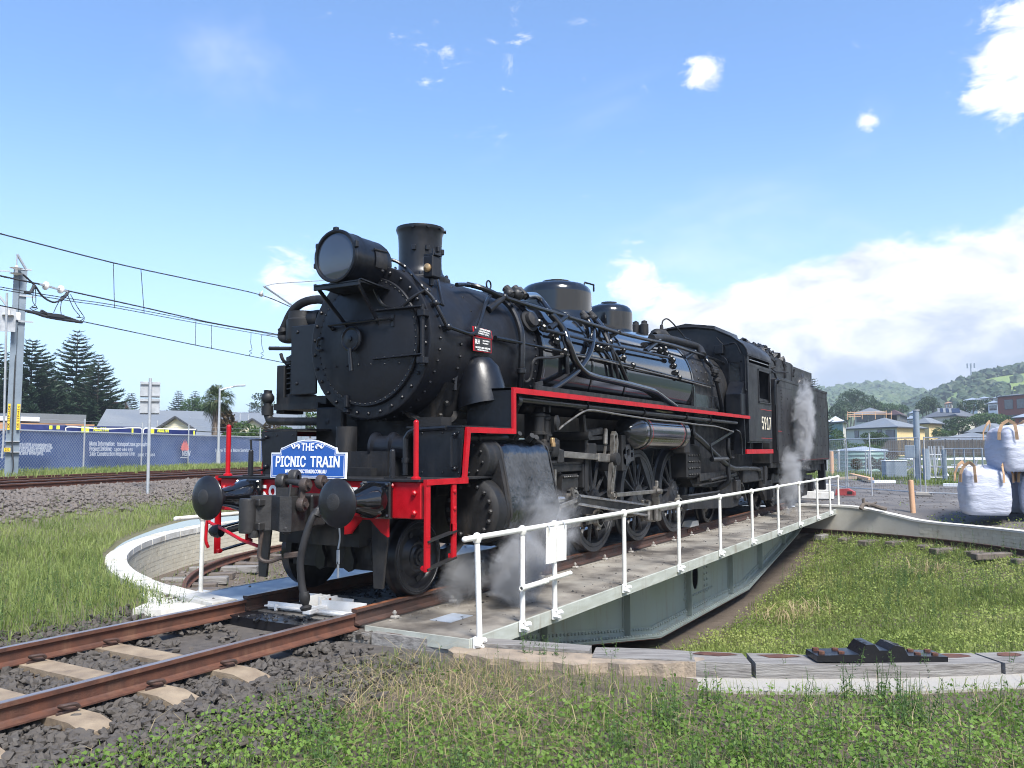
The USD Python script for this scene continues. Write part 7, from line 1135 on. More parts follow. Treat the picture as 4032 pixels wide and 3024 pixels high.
MB().obox((A+B)/2*[1, 1, 0]+[0, 0, (zt-.3)/2]+n_*4, (np.linalg.norm((B-A)[:2]), 8, zt-.3), (d, n_, (0, 0, 1))).build('wall', 'brick_orange', OB); MB().obox((A+B)/2*[1, 1, 0]+[0, 0, zt+.05]+n_*4+d*-2, (np.linalg.norm((B-A)[:2])-5, 7.4, .35), (d, n_, (0, 0, 1))).build('parapet', 'wall_white', OB); MB().obox(B*[1, 1, 0]+[0, 0, zt+.15]-d*3.5+n_*3, (6, 5, .8), (d, n_, (0, 0, 1))).build('roof_plant', 'roof_steel', OB)
# ---------------------------------------------------------------- trees
def norfolk(name, P, h, wid, lab, seed, dens=1., group=None, bare=.08):
    r = np.random.default_rng(seed); b = np.array(P, float); o = thing(name, lab, 'tree', b, group); m = MB().cyl(b-[0, 0, .5], b+[0, 0, h*.97], h*.017, h*.002, 8); pts, sz, dirs = [], [], []
    z = h*bare; lf_p, lf_d, lf_s = [], [], []
    while z < h*.985:
        f = z/h; Ln = wid*(1-f)**.80*(.35+.65*min(1, f*3+.5))+.02*h; nb = 6 if f < .9 else 5; a0 = r.random()*6.3
        for k in range(nb):
            a = a0+k*2*pi/nb+r.normal(0, .12); l = Ln*(.8+.4*r.random()); d = np.array([math.cos(a), math.sin(a), 0]); t = np.linspace(.12, 1, max(4, int(l/.16*dens)))
            rise = (-.02+.10*f)*l; q = b+[0, 0, z]+d*l*t[:, None]+np.array([0, 0, 1.])*(rise*t+.16*l*t**2.2-.05*l*np.sin(t*3.1))[:, None]
            m.cyl(b+[0, 0, z], q[-1], h*.004, h*.001, 4, False)
            for s_ in (-1, 1):
                e = np.array([-d[1], d[0], 0])*s_; lf_p.append(q); lf_d.append(np.tile(d*.75+e*.6+[0, 0, .35], (len(t), 1))); lf_s.append((.10+.19*np.sin(np.clip(t, 0, .93)*2.9)**.7)*l*.75+.12)
            lf_p.append(q); lf_d.append(np.tile(d*.5+[0, 0, .85], (len(t), 1))); lf_s.append(.08*l*np.ones(len(t))+.15)
        z += h*.026*(1+.6*(1-f))*(.85+.3*r.random())
    p, d, s = np.vstack(lf_p), np.vstack(lf_d), np.hstack(lf_s); n = len(p); d = d+.22*r.standard_normal((n, 3)); d /= np.linalg.norm(d, axis=1, keepdims=True); w = np.cross(d, r.standard_normal((n, 3))); w /= np.linalg.norm(w, axis=1, keepdims=True); s = s[:, None]
    V = np.stack([p-w*s*.10, p+w*s*.10, p+d*s+w*s*.05, p+d*s-w*s*.05], 1).reshape(-1, 3); F = np.array([[0, 1, 2], [0, 2, 3]])[None]+4*np.arange(n)[:, None, None]
    m.build('trunk', 'bark', o); MB().add(V, F.reshape(-1, 3)).build('crown', 'pine_leaf', o, smooth=False); return o
def at0(P, z=0.): p = np.array(P, float); return (p[0], p[1], z)
for P, Q, w_, lb, sd in (((56.34, 94.461, 3.489), (55.461, 93.887, 16.961), 5.4, 'tallest conifer with open tiers of branches, right of the mast', 1), ((54.705, 87.381, 3.387), (54.037, 87.012, 13.189), 4.8, 'slimmer conifer at the right edge of the pine group, partly behind the tallest', 2), ((49.465, 92.313, 3.377), (48.718, 91.826, 14.818), 6.2, 'dense broad conifer directly behind the mast', 3), ((50.719, 102.008, 3.504), (49.963, 101.516, 15.073), 5.4, 'conifer cut by the left edge of the view', 4), ((63.776, 111.418, 3.778), (63.171, 111.024, 13.029), 5., 'shorter conifer filling the gap between the mast and the tallest pine', 5)):
    norfolk('norfolk_pine', at0(P), Q[2], w_, lb, sd, 1.3 if sd != 3 else 1.6)
for P, Q, w_, lb, sd in (((126.029, 183.028, 7.127), (125.424, 182.634, 16.379), 4.6, 'small distant conifer right of the brown tiled roof', 6), ((140.636, 197.665, 7.646), (140.198, 197.379, 14.359), 4.4, 'distant conifer half hidden by the sign plates', 7), ((145.123, 189.681, 10.148), (144.601, 189.342, 18.127), 5., 'distant conifer left of the pair beside the palm', 8), ((150.791, 189.918, 10.319), (150.193, 189.683, 18.472), 5., 'distant conifer right of the pair, touching the palm', 9), ((176.395, 195.518, 12.624), (176.218, 195.403, 15.345), 3., 'tiny conifer just left of the air pump', 10), ((177.345, 193.911, 12.618), (177.038, 193.882, 16.198), 3.4, 'small rounded conifer beside the air pump', 11)):
    norfolk('distant_pine', at0(P), Q[2], w_, lb, sd, 1.5)
def treeblob(name, blobs, n, size, lf_mat, lab, seed, trunk=None, group=None, cat='tree', limbs=6):
    """blobs: (centre, radii); leaves fill the shells unevenly, limbs reach into each blob"""
    r = np.random.default_rng(seed); bl_ = [(np.array(c, float), np.array(q, float)) for c, q in blobs]; base = np.array(trunk if trunk is not None else [*bl_[0][0][:2], 0.], float); o = thing(name, lab, cat, base, group)
    vol = np.array([np.prod(q)**(2/3) for _, q in bl_]); P, m = [], MB()
    for (c, q), v in zip(bl_, vol/vol.sum()):
        k = int(n*v); d = r.standard_normal((k, 3)); d /= np.linalg.norm(d, axis=1, keepdims=True); cl = fbm(d*2.6+c*.37, 3, seed); keep = cl > .38; d, cl = d[keep], cl[keep]
        P.append(c+d*q*((.62+.42*r.random(len(d))**.5)*(.72+.62*(cl-.3)))[:, None]); m.tube([base, base*.5+c*.5-[0, 0, q[2]*.35], c], [size*.9, size*.6, size*.25][0]*.5, 5)
        for _ in range(limbs):
            e = r.standard_normal(3); e /= np.linalg.norm(e); e[2] = abs(e[2]); m.cyl(c-[0, 0, q[2]*.3], c+e*q*.8, size*.16, size*.05, 4, False)
    P = np.vstack(P); m.cyl(base-[0, 0, .3], np.array([*(base[:2]*.5+bl_[0][0][:2]*.5), bl_[0][0][2]]), size*.7, size*.4, 7).build('trunk', 'bark', o)
    leaves(P, size*(.6+.8*r.random(len(P))), seed, .9, .75).build('crown', lf_mat, o, smooth=False); return o
# palm
PB = np.array((35.922, 44.326, 2.706)); PT = np.array((35.9, 43.974, 5.245)); PB[2] = .5
pm = thing('fan_palm', 'fan palm with drooping fronds and a shaggy trunk beside the lamp post', 'tree', PB); MB().tube([PB, (PB+PT)/2+[.1, 0, 0], PT], np.array([.24]*3).mean(), 10).build('trunk', 'palm_bark', pm)
r_ = np.random.default_rng(31); V, F = [], []
for k in range(60):
    a = r_.random()*6.28; el = 1.35-2.5*(k/60)+r_.normal(0, .12); d = np.array([math.cos(a)*math.cos(el), math.sin(a)*math.cos(el), math.sin(el)]); st = PT+d*(.30+.50*r_.random()); u = nrm(np.cross(d, (0, 0, 1.01))); w_ = np.cross(u, d); R_ = .62+.34*r_.random()
    for q in np.linspace(-1.25, 1.25, 15):
        e = nrm(d*math.cos(q)+u*math.sin(q)+w_*.15*r_.standard_normal()); md = st+e*R_*.6; tp = st+e*R_*.95+np.array([0, 0, -.22-.25*r_.random()])*R_; s_ = np.cross(e, w_)*.03; i = len(V); V += [st-s_*.4, st+s_*.4, md-s_, md+s_, tp]; F += [[i, i+1, i+3], [i, i+3, i+2], [i+2, i+3, i+4]]
MB().add(V, F).build('crown', 'palm_leaf', pm, smooth=False)
V, F = [], []
for k in range(260): a = r_.random()*6.28; z = r_.random()**.7; c_ = PT*(1-z*.62)+PB*z*.62; d = np.array([math.cos(a), math.sin(a), 0]); s_ = np.array([-d[1], d[0], 0])*.05; i = len(V); V += [c_+d*.18-s_, c_+d*.18+s_, c_+d*(.28+.35*r_.random()*(1-z))-[0, 0, .5+.4*r_.random()]]; F += [[i, i+1, i+2]]
MB().add(V, F).build('dead_skirt', 'palm_bark', pm, smooth=False)
treeblob('round_tree', [((93.689, 119.113, 9.157), (2.6, 2.6, 1.6)), ((94.629, 117.438, 9.697), (2.2, 2.2, 1.6))], 2200, .3, 'tree_mid', 'mid green rounded tree behind the roof ridge left of the palm', 41)
treeblob('russet_tree', [((39.025, 46.757, 4.04), (.75, .75, .9)), ((39.187, 46.575, 3.438), (.8, .8, .6))], 1500, .22, 'tree_russet', 'russet brown leaved small tree right of the palm trunk', 42, at0((39.107, 46.811, 2.778), .5))
for nm, A, rr, mt, lb, sd in (('shrub', (38.484, 43.882, 3.027), (1.9, 1.2, 1.2), 'tree_mid', 'green shrub above the banner under the right gable', 43), ('shrub', (38.271, 42.318, 2.714), (1.6, 1., .8), 'bush_light', 'light green shrub at the top of the banner beside the black step plate', 44), ('shrub', (40.945, 43.625, 3.246), (1.5, 1.2, 1.2), 'tree_russet', 'brown tinged shrub at the right foot of the right gable', 45), ('shrub', (42.461, 40.973, 3.796), (1.7, 1.2, 1.5), 'tree_mid', 'green bush seen under the air pump', 46), ('shrub', (40.041, 41.249, 3), (1.2, 1., .5), 'bush_light', 'low light bush seen below the air pump pipe', 47), ('shrub', (36.707, 43.014, 2.588), (2.2, .8, .5), 'bush_light', 'low light green hedge along the top of the banner right of the lamp post', 48)):
    treeblob(nm, [(A, tuple(.6*q for q in rr))], 900, .15, mt, lb, sd, at0(A, .4), None, 'shrub', 3)
# tall bare umbrella tree far off
A, B = np.array((178.011, 192.614, 13.724)), np.array((177.688, 192.489, 18.103)); treeblob('umbrella_tree', [((177.773, 192.374, 17.913), (3.6, 3.6, 1.2)), ((177.97, 192.446, 15.262), (5, 5, 1.4))], 700, .6, 'tree_dark', 'thin distant tree with a flat tuft on top beside the air pump', 49, at0(A))
# ---------------------------------------------------------------- right side: bulk bags, fences, yard things
def bag(P, rz, lab, w=.58, h=1.12, seed=1, handles=True):
    """woven bulk bag: a slumped rounded square body with folds, closed top, four loop straps"""
    o = thing('bulk_bag', lab, 'bulk bag', P); P = np.array(P, float); n, k = 72, 30; r = np.random.default_rng(seed); V = []
    t = np.arange(n)*2*pi/n
    for i in range(k):
        u = i/(k-1); e = 5.2-1.6*abs(u-.5)
        sq = (np.abs(np.cos(t))**e+np.abs(np.sin(t))**e)**(-1/e); rad = w*(.94+.09*math.sin(pi*min(1, u*1.1)))*(1-max(0, u-.90)/.10*.16)*(.93+.07*min(1, u/.06))
        f = 1+.024*(fbm(np.c_[np.cos(t)*1.6+seed, np.sin(t)*1.6, np.full(n, u*9)], 3, seed)-.5)*2+.022*(fbm(np.c_[np.cos(t)*2.2, np.sin(t)*2.2, np.full(n, u*17)], 3, seed+9)-.5)*2; z = h*u+.05*(fbm(np.c_[np.cos(t)*2, np.sin(t)*2, 0*t+seed], 2, seed)-.5)*u*2
        V.append(np.c_[rad*sq*f*np.cos(t+rz), rad*sq*f*np.sin(t+rz), z])
    for q, dz in ((.62, .03), (.3, .07), (.02, .06)): V.append(V[k-1]*[q, q, 0]+np.c_[0*t, 0*t, V[k-1][:, 2]+dz+.07*(fbm(np.c_[np.cos(t)*3*q, np.sin(t)*3*q, 0*t+seed], 2, seed+1)-.5)])
    V = np.vstack(V)+P; K = k+3; i, j = np.meshgrid(np.arange(K-1), np.arange(n), indexing='ij'); a = i*n+j; b = i*n+(j+1) % n
    MB().add(V, np.vstack([np.stack([a, b, b+n], -1).reshape(-1, 3), np.stack([a, b+n, a+n], -1).reshape(-1, 3)])).build('bag_body', 'bag_white', o, smooth=True)
    if handles:
        for q in range(4):
            a0 = rz+pi/4+q*pi/2; e = np.array([math.cos(a0), math.sin(a0), 0]); s_ = np.array([-e[1], e[0], 0]); R_ = w*1.09; m = MB()
            pts = [P+e*R_*1.10-s_*.20+[0, 0, h*.72], P+e*R_*1.10-s_*.19+[0, 0, h*.90], P+e*R_*1.0-s_*.14+[0, 0, h*1.08], P+e*R_*.95+[0, 0, h*1.17], P+e*R_*1.0+s_*.14+[0, 0, h*1.08], P+e*R_*1.10+s_*.19+[0, 0, h*.90], P+e*R_*1.10+s_*.20+[0, 0, h*.72]]
            pp_ = [np.array(x_) for x_ in pts]
            for A, B in zip(pp_, pp_[1:]): m.bar(A, B, .075, .012, up=e if abs((B-A)[2]) > .04 else (0, 0, 1))
            m.build('loop_strap', 'strap_orange', o)
    return o
B1, B2 = np.array((17.712, -5.787, -0.13)), np.array((17.54, -6.879, -0.13))
bag(B1+[.35, .1, 0], .25, 'lower left white bulk bag with tan straps standing on the gravel', .53, 1.12, 1)
bag(B1+[.7, -1.22, 0], .1, 'lower right white bulk bag, cut by the right edge of the view', .54, 1.12, 2)
bag(B1+[.62, -.68, 1.08], .5, 'upper white bulk bag resting on the two lower ones', .60, 1.08, 3)
bag(B1+[1.9, -.55, 0], .8, 'white bulk bag hidden in the gap behind the lower two', .58, 1.1, 4, False)
# temporary fence panels on feet
def gpanel(A, B, zt, lab, vs=.11, g=None, hs=.30):
    A, B = np.array(A, float), np.array(B, float); o = thing('temporary_fence', lab, 'fence', (A+B)/2, g); up = np.array([0, 0, zt]); d = (B-A)/np.linalg.norm(B-A)
    MB().cyl(A, A+up, .021, n=8).cyl(B, B+up, .021, n=8).cyl(A+up*.985, B+up*.985, .021, n=8).cyl(A+[0, 0, .10], B+[0, 0, .10], .021, n=8).build('frame', 'galv', o)
    m = MB(); L_ = np.linalg.norm(B-A)
    for s in np.arange(vs, L_, vs): m.cyl(A+d*s+[0, 0, .1], A+d*s+up*.985, .0035, n=3, caps=False)
    for z in np.arange(.1+hs, zt-.05, hs): m.cyl(A+[0, 0, z], B+[0, 0, z], .0035, n=3, caps=False)
    m.build('wire_mesh', 'galv', o, smooth=False, kind='stuff'); return o
Q = [(32.719, 0.922, -0.1), (28.813, -0.727, -0.1), (26.068, -3.587, -0.1)]
gpanel(Q[0], Q[1], 2.02, 'left mesh fence panel, starting behind the tender', g=None); gpanel(np.array(Q[1])+[0, -.06, 0], Q[2], 2.02, 'middle mesh fence panel between the tender and the tall grey post', g=None)
gpanel(np.array(Q[2])+[-.2, -.17, 0], np.array(Q[2])+[-.9, -3.3, 0], 2.02, 'right mesh fence panel running behind the bulk bags', g=None)
st = thing('fence_stake', 'thin grey stake leaning against the middle fence panel', 'stake', (25.129, -2.143, -0.1)); A = np.array((25.129, -2.143, -0.1)); MB().cyl(A, A+[.1, .05, 2.15], .02, n=8).build('stake', 'galv', st)
FF = thing('concrete_block', 'concrete block foot holding two fence panels', 'block', np.array(Q[2])-[.1, .1, 0]); MB().obox(np.array(Q[2])+[-.1, -.1, .06], (.28, .52, .13), b=.02).build('block', 'concrete', FF)
# chain link boundary fence and gate behind
CF = thing('boundary_fence', 'low chain link fence with a top tube behind the yard', 'fence', (42.932, -0.498, 0)); pp = [(48.69, 3.494, 0), (49.622, 2.964, 0), (45.131, 0.76, 0), (44.651, 0.543, 0), (42.438, -0.556, 0), (40.044, -2.167, 0)]
for p in pp: p = np.array(p); MB().cyl(p-[0, 0, .1], p+[0, 0, 1.38], .04, n=8).build('post', 'galv', CF)
m = MB(); k = MB()
for A, B in zip(pp, pp[1:]):
    A, B = np.array(A), np.array(B); m.cyl(A+[0, 0, 1.36], B+[0, 0, 1.36], .025, n=6); L_ = np.linalg.norm(B-A); d = (B-A)/L_
    for s in np.arange(-1.32, L_, .17):
        for a_, b_ in ((s, s+1.32), (s+1.32, s)): k.cyl(A+d*np.clip(a_, 0, L_)+[0, 0, .03+abs(np.clip(a_, 0, L_)-a_)], A+d*np.clip(b_, 0, L_)+[0, 0, 1.35-abs(np.clip(b_, 0, L_)-b_)], .004, n=3, caps=False)
m.build('top_tube', 'galv', CF); k.build('chain_link_mesh', 'galv', CF, smooth=False, kind='stuff')
CF2 = thing('boundary_fence', 'wire fence with dark posts between the gate and the bulk bags', 'fence', (38.955, -4.444, 0)); pp = [(39.176, -3.585, 0), (38.758, -4.026, 0), (37.968, -4.482, 0), (37.2, -4.889, 0), (36.452, -5.25, 0)]
m = MB()
for A, B in zip(pp, pp[1:]):
    A, B = np.array(A), np.array(B); m.cyl(A+[0, 0, 1.5], B+[0, 0, 1.5], .03, n=6)
    for z in np.arange(.1, 1.45, .3): m.cyl(A+[0, 0, z], B+[0, 0, z], .005, n=3, caps=False)
m.build('rails', 'galv', CF2)
for p in pp: p = np.array(p); MB().cyl(p, p+[0, 0, 1.5], .03, n=8).build('post', 'mast_grey', CF2)
GT = thing('steel_gate', 'open grey steel gate leaf with cross bracing between two stout posts', 'gate', (38.985, -3.178, 0)); A, B = np.array((38.814, -2.813, 0)), np.array((39.17, -3.573, 0)); u = (B-A)/np.linalg.norm(B-A)
for p, hh, rr in ((A, 1.5, .15), (B, 1.45, .11)): MB().cyl(p, p+[0, 0, hh], rr, n=10).build('post', 'mast_grey', GT)
m = MB(); w = np.linalg.norm(B-A)
for s0, s1 in ((.18, .46), (.50, .95)):
    a, b = A+u*w*s0, A+u*w*s1; z0, z1 = .12, 1.62; m.tube([a+[0, 0, z0], a+[0, 0, z1], b+[0, 0, z1], b+[0, 0, z0]], .035, 6, False).cyl(a+[0, 0, z0], b+[0, 0, z0], .03).cyl(a+[0, 0, 1.2], b+[0, 0, 1.2], .025).cyl(a+[0, 0, z0], (a+b)/2+[0, 0, z1], .025).cyl(b+[0, 0, z0], (a+b)/2+[0, 0, z1], .025)
m.build('leaf', 'galv', GT)
def post(P, h, r, mt, lab, name, cat, top=None):
    o = thing(name, lab, cat, P); P = np.array(P); m = MB().rev([(r, -.2), (r, h*.97), (r*.9, h), (.001, h)], P, top if top is not None else (0, 0, 1), 14); m.build('post', mt, o); return o
po = post((39.063, -2.432, 0), 3.35, .14, 'mast_grey', 'tall pale grey steel post in the yard with a meter box', 'steel_post', 'post'); P = np.array((39.063, -2.432, 0)); MB().obox(P+[-.1, .32, 1.35], (.3, .45, .62), b=.02).build('meter_box', 'mast_grey', po); MB().cyl(P+[0, 0, 3.35], P+[0, 0, 3.40], .17, n=12).build('cap', 'galv', po)
post((19.167, -3.939, -0.12), .78, .07, 'post_timber', 'tan timber bollard standing alone in the gravel', 'timber_bollard', 'bollard', (0.0, .035, 1)); post((45.762, 2.71, 0), 1.35, .12, 'post_timber', 'tan timber post just right of the tender end', 'timber_post', 'post')
WT = thing('water_tank', 'round green corrugated water tank with a pale lid', 'tank', (51.214, 1.783, 0)); P = np.array((52.991, 2.03, 0)); rt = 1.55
m = MB().rev([(rt*.98, 0)]+[(rt+.035*math.sin(z*24), z) for z in np.linspace(0, 1.35, 30)]+[(rt*.99, 1.38)], P, (0, 0, 1), 44).build('tank_wall', 'tank_green', WT); MB().rev([(rt*1.02, 1.36), (rt*1.0, 1.42), (rt*.4, 1.56), (.3, 1.6), (.3, 1.65), (.001, 1.65)], P, (0, 0, 1), 36).build('lid', 'deck_pale', WT); MB().cyl(P+[-1.0, 1.3, .0], P+[-1.0, 1.3, 1.45], .06, n=8).build('downpipe', 'white_plastic', WT)
GBX = thing('grey_cabinet', 'dented grey metal cabinet with a pale lid by the low fence', 'cabinet', (41.899, -1.039, 0)); P = np.array((41.905, -1.052, 0)); MB().obox(P+[0, 0, .42], (.7, 1.05, .85), (nrm((.9, .4, 0)), nrm((-.4, .9, 0)), (0, 0, 1)), b=.03).build('body', 'roof_dark' if False else 'mast_grey', GBX); MB().obox(P+[0, 0, .87], (.76, 1.12, .05), (nrm((.9, .4, 0)), nrm((-.4, .9, 0)), (0, 0, 1)), b=.02).build('lid', 'wall_white', GBX)
RB = thing('barrier_block', 'red plastic barrier foot lying right of the turntable end', 'block', (24.907, -1.303, -0.1)); P = np.array((24.907, -1.303, -0.1)); MB().prism([(-.32, 0), (.32, 0), (.28, .2), (-.1, .24), (-.32, .12)], 'yz', -.16, .16).xf(t=P).build('block', 'plastic_red', RB); MB().obox(P+[-.165, -.17, .10], (.01, .16, .10)).build('socket', 'tag_black', RB)
for k, (dx, z, lb) in enumerate(((0, 0, 'lower of two white painted sleepers stacked behind the tender'), (.05, .25, 'upper of two white painted sleepers stacked behind the tender'))):
    P = np.array((22.6, -.55, -.12+z)); o = thing('stop_sleeper', lb, 'sleeper', P); MB().obox(P+[dx, .1*k, .125], (.26, 1.5, .235), b=.015).build('sleeper', 'chalk_white', o)
LG = thing('dead_log', 'dark twisted stump lying on the gravel near the pit wall', 'log', (18.045, -3.059, -0.11)); P = np.array((18.045, -3.059, -0.11)); MB().tube([P+[-.1, .28, .02], P+[0, .2, .14], P+[.05, 0, .12], P+[.0, -.2, .06], P+[.1, -.32, .03]], .055, 8).tube([P+[0, .2, .1], P+[0, .22, .30]], .04, 6).tube([P+[0, .1, .1], P+[.1, -.1, .2]], .03, 6).build('stump', 'old_sleeper', LG)
for A, B, mt, lb in (((43.462, 1.306, 0), (36.535, -0.609, 0), 'post_timber', 'long orange timber plank lying by the boundary fence'), ((36.395, 0.992, 0), (38.202, 0.343, 0), 'concrete_tan', 'tan timber plank on the ground behind the tender'), ((33.08, -1.148, 0), (33.477, -1.971, 0), 'wall_white', 'pale plank lying on the yard beyond the middle fence panel'), ((32.246, -3.919, -0.05), (32.17, -4.654, -0.05), 'wall_white', 'pale plank lying beside the bulk bags')):
    o = thing('plank', lb, 'plank', A); MB().bar(np.array(A)+[0, 0, .08], np.array(B)+[0, 0, .08], .25, .12, b=.01).build('board', mt, o)
def table(P, u, lab):
    P = np.array(P, float); o = thing('picnic_table', lab, 'table', P); u = nrm((*u, 0)); v = np.array([-u[1], u[0], 0]); ax = (u, v, (0, 0, 1)); MB().obox(P+[0, 0, .85], (2.4, .8, .06), ax).build('table_top', 'white_plastic', o)
    for s in (-1, 1):
        MB().obox(P+v*s*.75+[0, 0, .45], (2.2, .3, .05), ax).build('bench', 'white_plastic', o); m = MB().bar(P+u*s*.8+v*.8, P+u*s*.8-v*.25+[0, 0, .82], .06, .06, up=u).bar(P+u*s*.8-v*.8, P+u*s*.8+v*.25+[0, 0, .82], .06, .06, up=u).bar(P+u*s*.8-v*.85+[0, 0, .42], P+u*s*.8+v*.85+[0, 0, .42], .06, .06); m.build('leg', 'white_plastic', o)
table((43.19, -4.017, 0.1), (.35, -.94), 'white picnic table beyond the gate, its top edge on'); table((44.098, -1.746, 0.1), (.9, .3), 'low white bench table left of the tall grey post'); table((48.399, -4.664, 0.1), (.3, -.9), 'white picnic table farthest right behind the wire fence')
PF = thing('paling_fence', 'long dark weathered paling fence before the houses on the right', 'fence', (137.494, 3.298, 0.2)); A, B = np.array((146, 14.5, 0.)), np.array((155.5, -9., 0.)); u = (B-A)/np.linalg.norm(B-A); n = 12; L_ = np.linalg.norm(B-A)
for k in range(n):
    m = MB(); s0, s1 = L_*k/n, L_*(k+1)/n
    for s in np.arange(s0, s1-.05, .2): m.obox(A+u*(s+.09)+[0, 0, 1.55+.08*rng.random()], (.17, .05, 2.5), (u, (-u[1], u[0], 0), (0, 0, 1)))
    m.build('paling_panel', 'paling', PF, smooth=False); p = A+u*s0; MB().box(p[0]-.1, p[0]+.1, p[1]-.1, p[1]+.1, 0, 3.0).build('post', 'paling', PF)
# ---------------------------------------------------------------- houses on the right
def house(lab, P0, P1, P2, ze, zr, walls, roofm, wins=(), over=.7, gable=False, z0=0., name='house'):
    """P1 is the corner nearest the camera, P0 the left and P2 the right end of its two visible faces; hip or gable roof"""
    P0, P1, P2 = (np.array([*np.array(p)[:2], 0.]) for p in (P0, P1, P2)); P3 = P0+P2-P1; o = thing(name, lab, 'house', [*((P0+P2)/2)[:2], z0]); Z = np.array([0, 0, 1.])
    c = (P0+P2)/2; fn = []
    for i, (A, B) in enumerate(((P0, P1), (P1, P2), (P2, P3), (P3, P0))):
        quadp(MB(), A+Z*z0, B+Z*z0, B+Z*ze, A+Z*ze).build('wall', walls[i % 2], o)
    a, b = P1-P0, P2-P1; la, lb_ = np.linalg.norm(a), np.linalg.norm(b); ua, ub = a/la, b/lb_
    E = [P0-ua*over-ub*over, P1+ua*over-ub*over, P2+ua*over+ub*over, P3-ua*over+ub*over]; E = [e+Z*ze for e in E]; m = MB()
    lo, sh, ul = (la, lb_, ua) if la > lb_ else (lb_, la, ub); hl_ = max(.2, (lo-sh)/2) if not gable else lo/2+over; R1, R2 = c-ul*hl_+Z*zr, c+ul*hl_+Z*zr
    if la > lb_:
        roofslab(m, [E[0], E[1], R2, R1]); roofslab(m, [E[2], E[3], R1, R2])
        if not gable: roofslab(m, [E[1], E[2], R2]); roofslab(m, [E[3], E[0], R1])
        else: quadp(MB(), P1+Z*ze, P2+Z*ze, R2-ua*over-Z*.2).build('gable', walls[1], o)
    else:
        roofslab(m, [E[1], E[2], R2, R1]); roofslab(m, [E[3], E[0], R1, R2])
        if not gable: roofslab(m, [E[0], E[1], R1]); roofslab(m, [E[2], E[3], R2])
        else: quadp(MB(), P0+Z*ze, P1+Z*ze, R1+ub*over-Z*.2).build('gable', walls[0], o)
    m.build('roof', roofm, o, smooth=False); g = MB()
    for A, B in ((E[0], E[1]), (E[1], E[2])): g.bar(A-Z*.12, B-Z*.12, .12, .22)
    g.build('gutter', 'trim_dark', o)
    for f, s, z, w_, h_ in wins:
        A, d, n_ = (P0, ua, -ub) if f == 0 else (P1, ub, ua); L_ = la if f == 0 else lb_; opening(o, A+d*L_*s+Z*z, d, w_, h_, n_)
    return o
cr_ = ('wall_pale', 'wall_yellow')
H1 = house('two storey cream and yellow house with a grey hip roof behind the paling fence', (181.229, 22.94, 3.785), (169.092, 11.967, 3.548), (185.163, 8.4, 3.679), 5.6, 7.8, cr_, 'roof_steel', [(0, .22, 4.4, 1.3, 1.3), (0, .68, 4.6, 1.2, 1.0), (0, .88, 3.7, 2.6, 2.5), (1, .60, 4.5, 1.2, 1.4), (1, .62, 1., 1.0, 1.4), (0, .96, .9, 1.2, 1.0)])
house('low yellow house with a grey hip roof right of the tall post', (161.159, 5.974, 1.586), (156.542, -5.927, 1.539), (171.44, -7.487, 1.532), 2.6, 4.3, ('wall_yellow', 'wall_pale'), 'roof_steel', [(0, .08, .9, 1.2, .8), (0, .48, .9, 2.2, .8)], 1.0)
house('grey hip roofed house rising behind the low yellow house', (189.742, 0.602, 3.945), (186.052, -4.97, 3.84), (199.349, -7.784, 3.967), 4.7, 6.6, cr_, 'roof_steel', (), .8)
house('yellow gabled wing between the cream house and the dark trees', (201.717, 11.745, 4.862), (198.914, 8.613, 4.78), (207.116, 6.544, 4.876), 7.0, 8.3, ('wall_yellow', 'wall_yellow'), 'roof_steel', [(1, .5, 4.8, 1.6, 1.6)])
house('house under construction with a grey gable and scaffold rails behind the cream house', (220.462, 26.936, 7.538), (216.682, 19.562, 7.315), (238.935, 21.241, 7.875), 10.0, 11.8, ('wall_pale', 'wall_pale'), 'roof_steel', [(0, .25, 8.9, 3, 1.6), (0, .72, 8.9, 4, 1.6)], 1.0)
house('brown gabled house right of the scaffolded gable', (226.661, 20.376, 7.568), (219.678, 16.456, 7.33), (238.211, 16.563, 7.774), 9.8, 11.3, ('wall_pale', 'roof_dark'), 'roof_tile', [(0, .6, 8.6, 3, 1.8)], .8)
house('small white house with solar panels beside the tender end', (130.622, 17.823, 4.332), (125.483, 14.71, 4.195), (136.349, 16.001, 4.408), 5.5, 6.5, ('tank_green', 'wall_pale'), 'wall_white', (), .8)
house('dark roofed house topped with rows of solar panels', (260.58, 14.111, 8.262), (249.298, 5.663, 7.841), (275.501, 0.655, 8.375), 10.2, 13.0, ('wall_pale', 'wall_pale'), 'roof_dark', (), 1.)
so = thing('solar_array', 'row of pale framed solar panels on the dark hip roof', 'solar panels', (250.248, 7.508, 11.06))
for k in range(6): q = np.array((250.443, 9.094, 11.424))+(np.array((249.079, 5.52, 11.203))-np.array((250.443, 9.094, 11.424)))*k/5; MB().obox(q+[-.6, 0, .3], (2.2, 1.9, .12), (nrm((.8, .1, .55)), nrm((0.1, -1, 0)), nrm((-.55, -.1, .8))), b=.01).build('panel', 'solar' if k % 2 else 'roof_steel', so)
house('red brick upper house with white framed windows at the right edge', (242.164, -4.359, 10.472), (235.125, -10.132, 10.076), (249.896, -15.483, 10.47), 14.6, 15.2, ('brick_red', 'brick_red'), 'roof_dark', [(0, .42, 12.4, 2.8, 2.3), (0, .88, 12.4, 2.8, 2.3), (0, .62, 8.0, 7.5, 3.2)], .3)
house('small red brick house with a pale roof under the upper brick house', (201.328, -7.666, 7.075), (196.909, -11.988, 6.871), (207.791, -14.674, 7.109), 7.9, 9.1, ('brick_red', 'brick_red'), 'deck_pale', [(0, .3, 6.5, 1.4, 1.3)], .7)
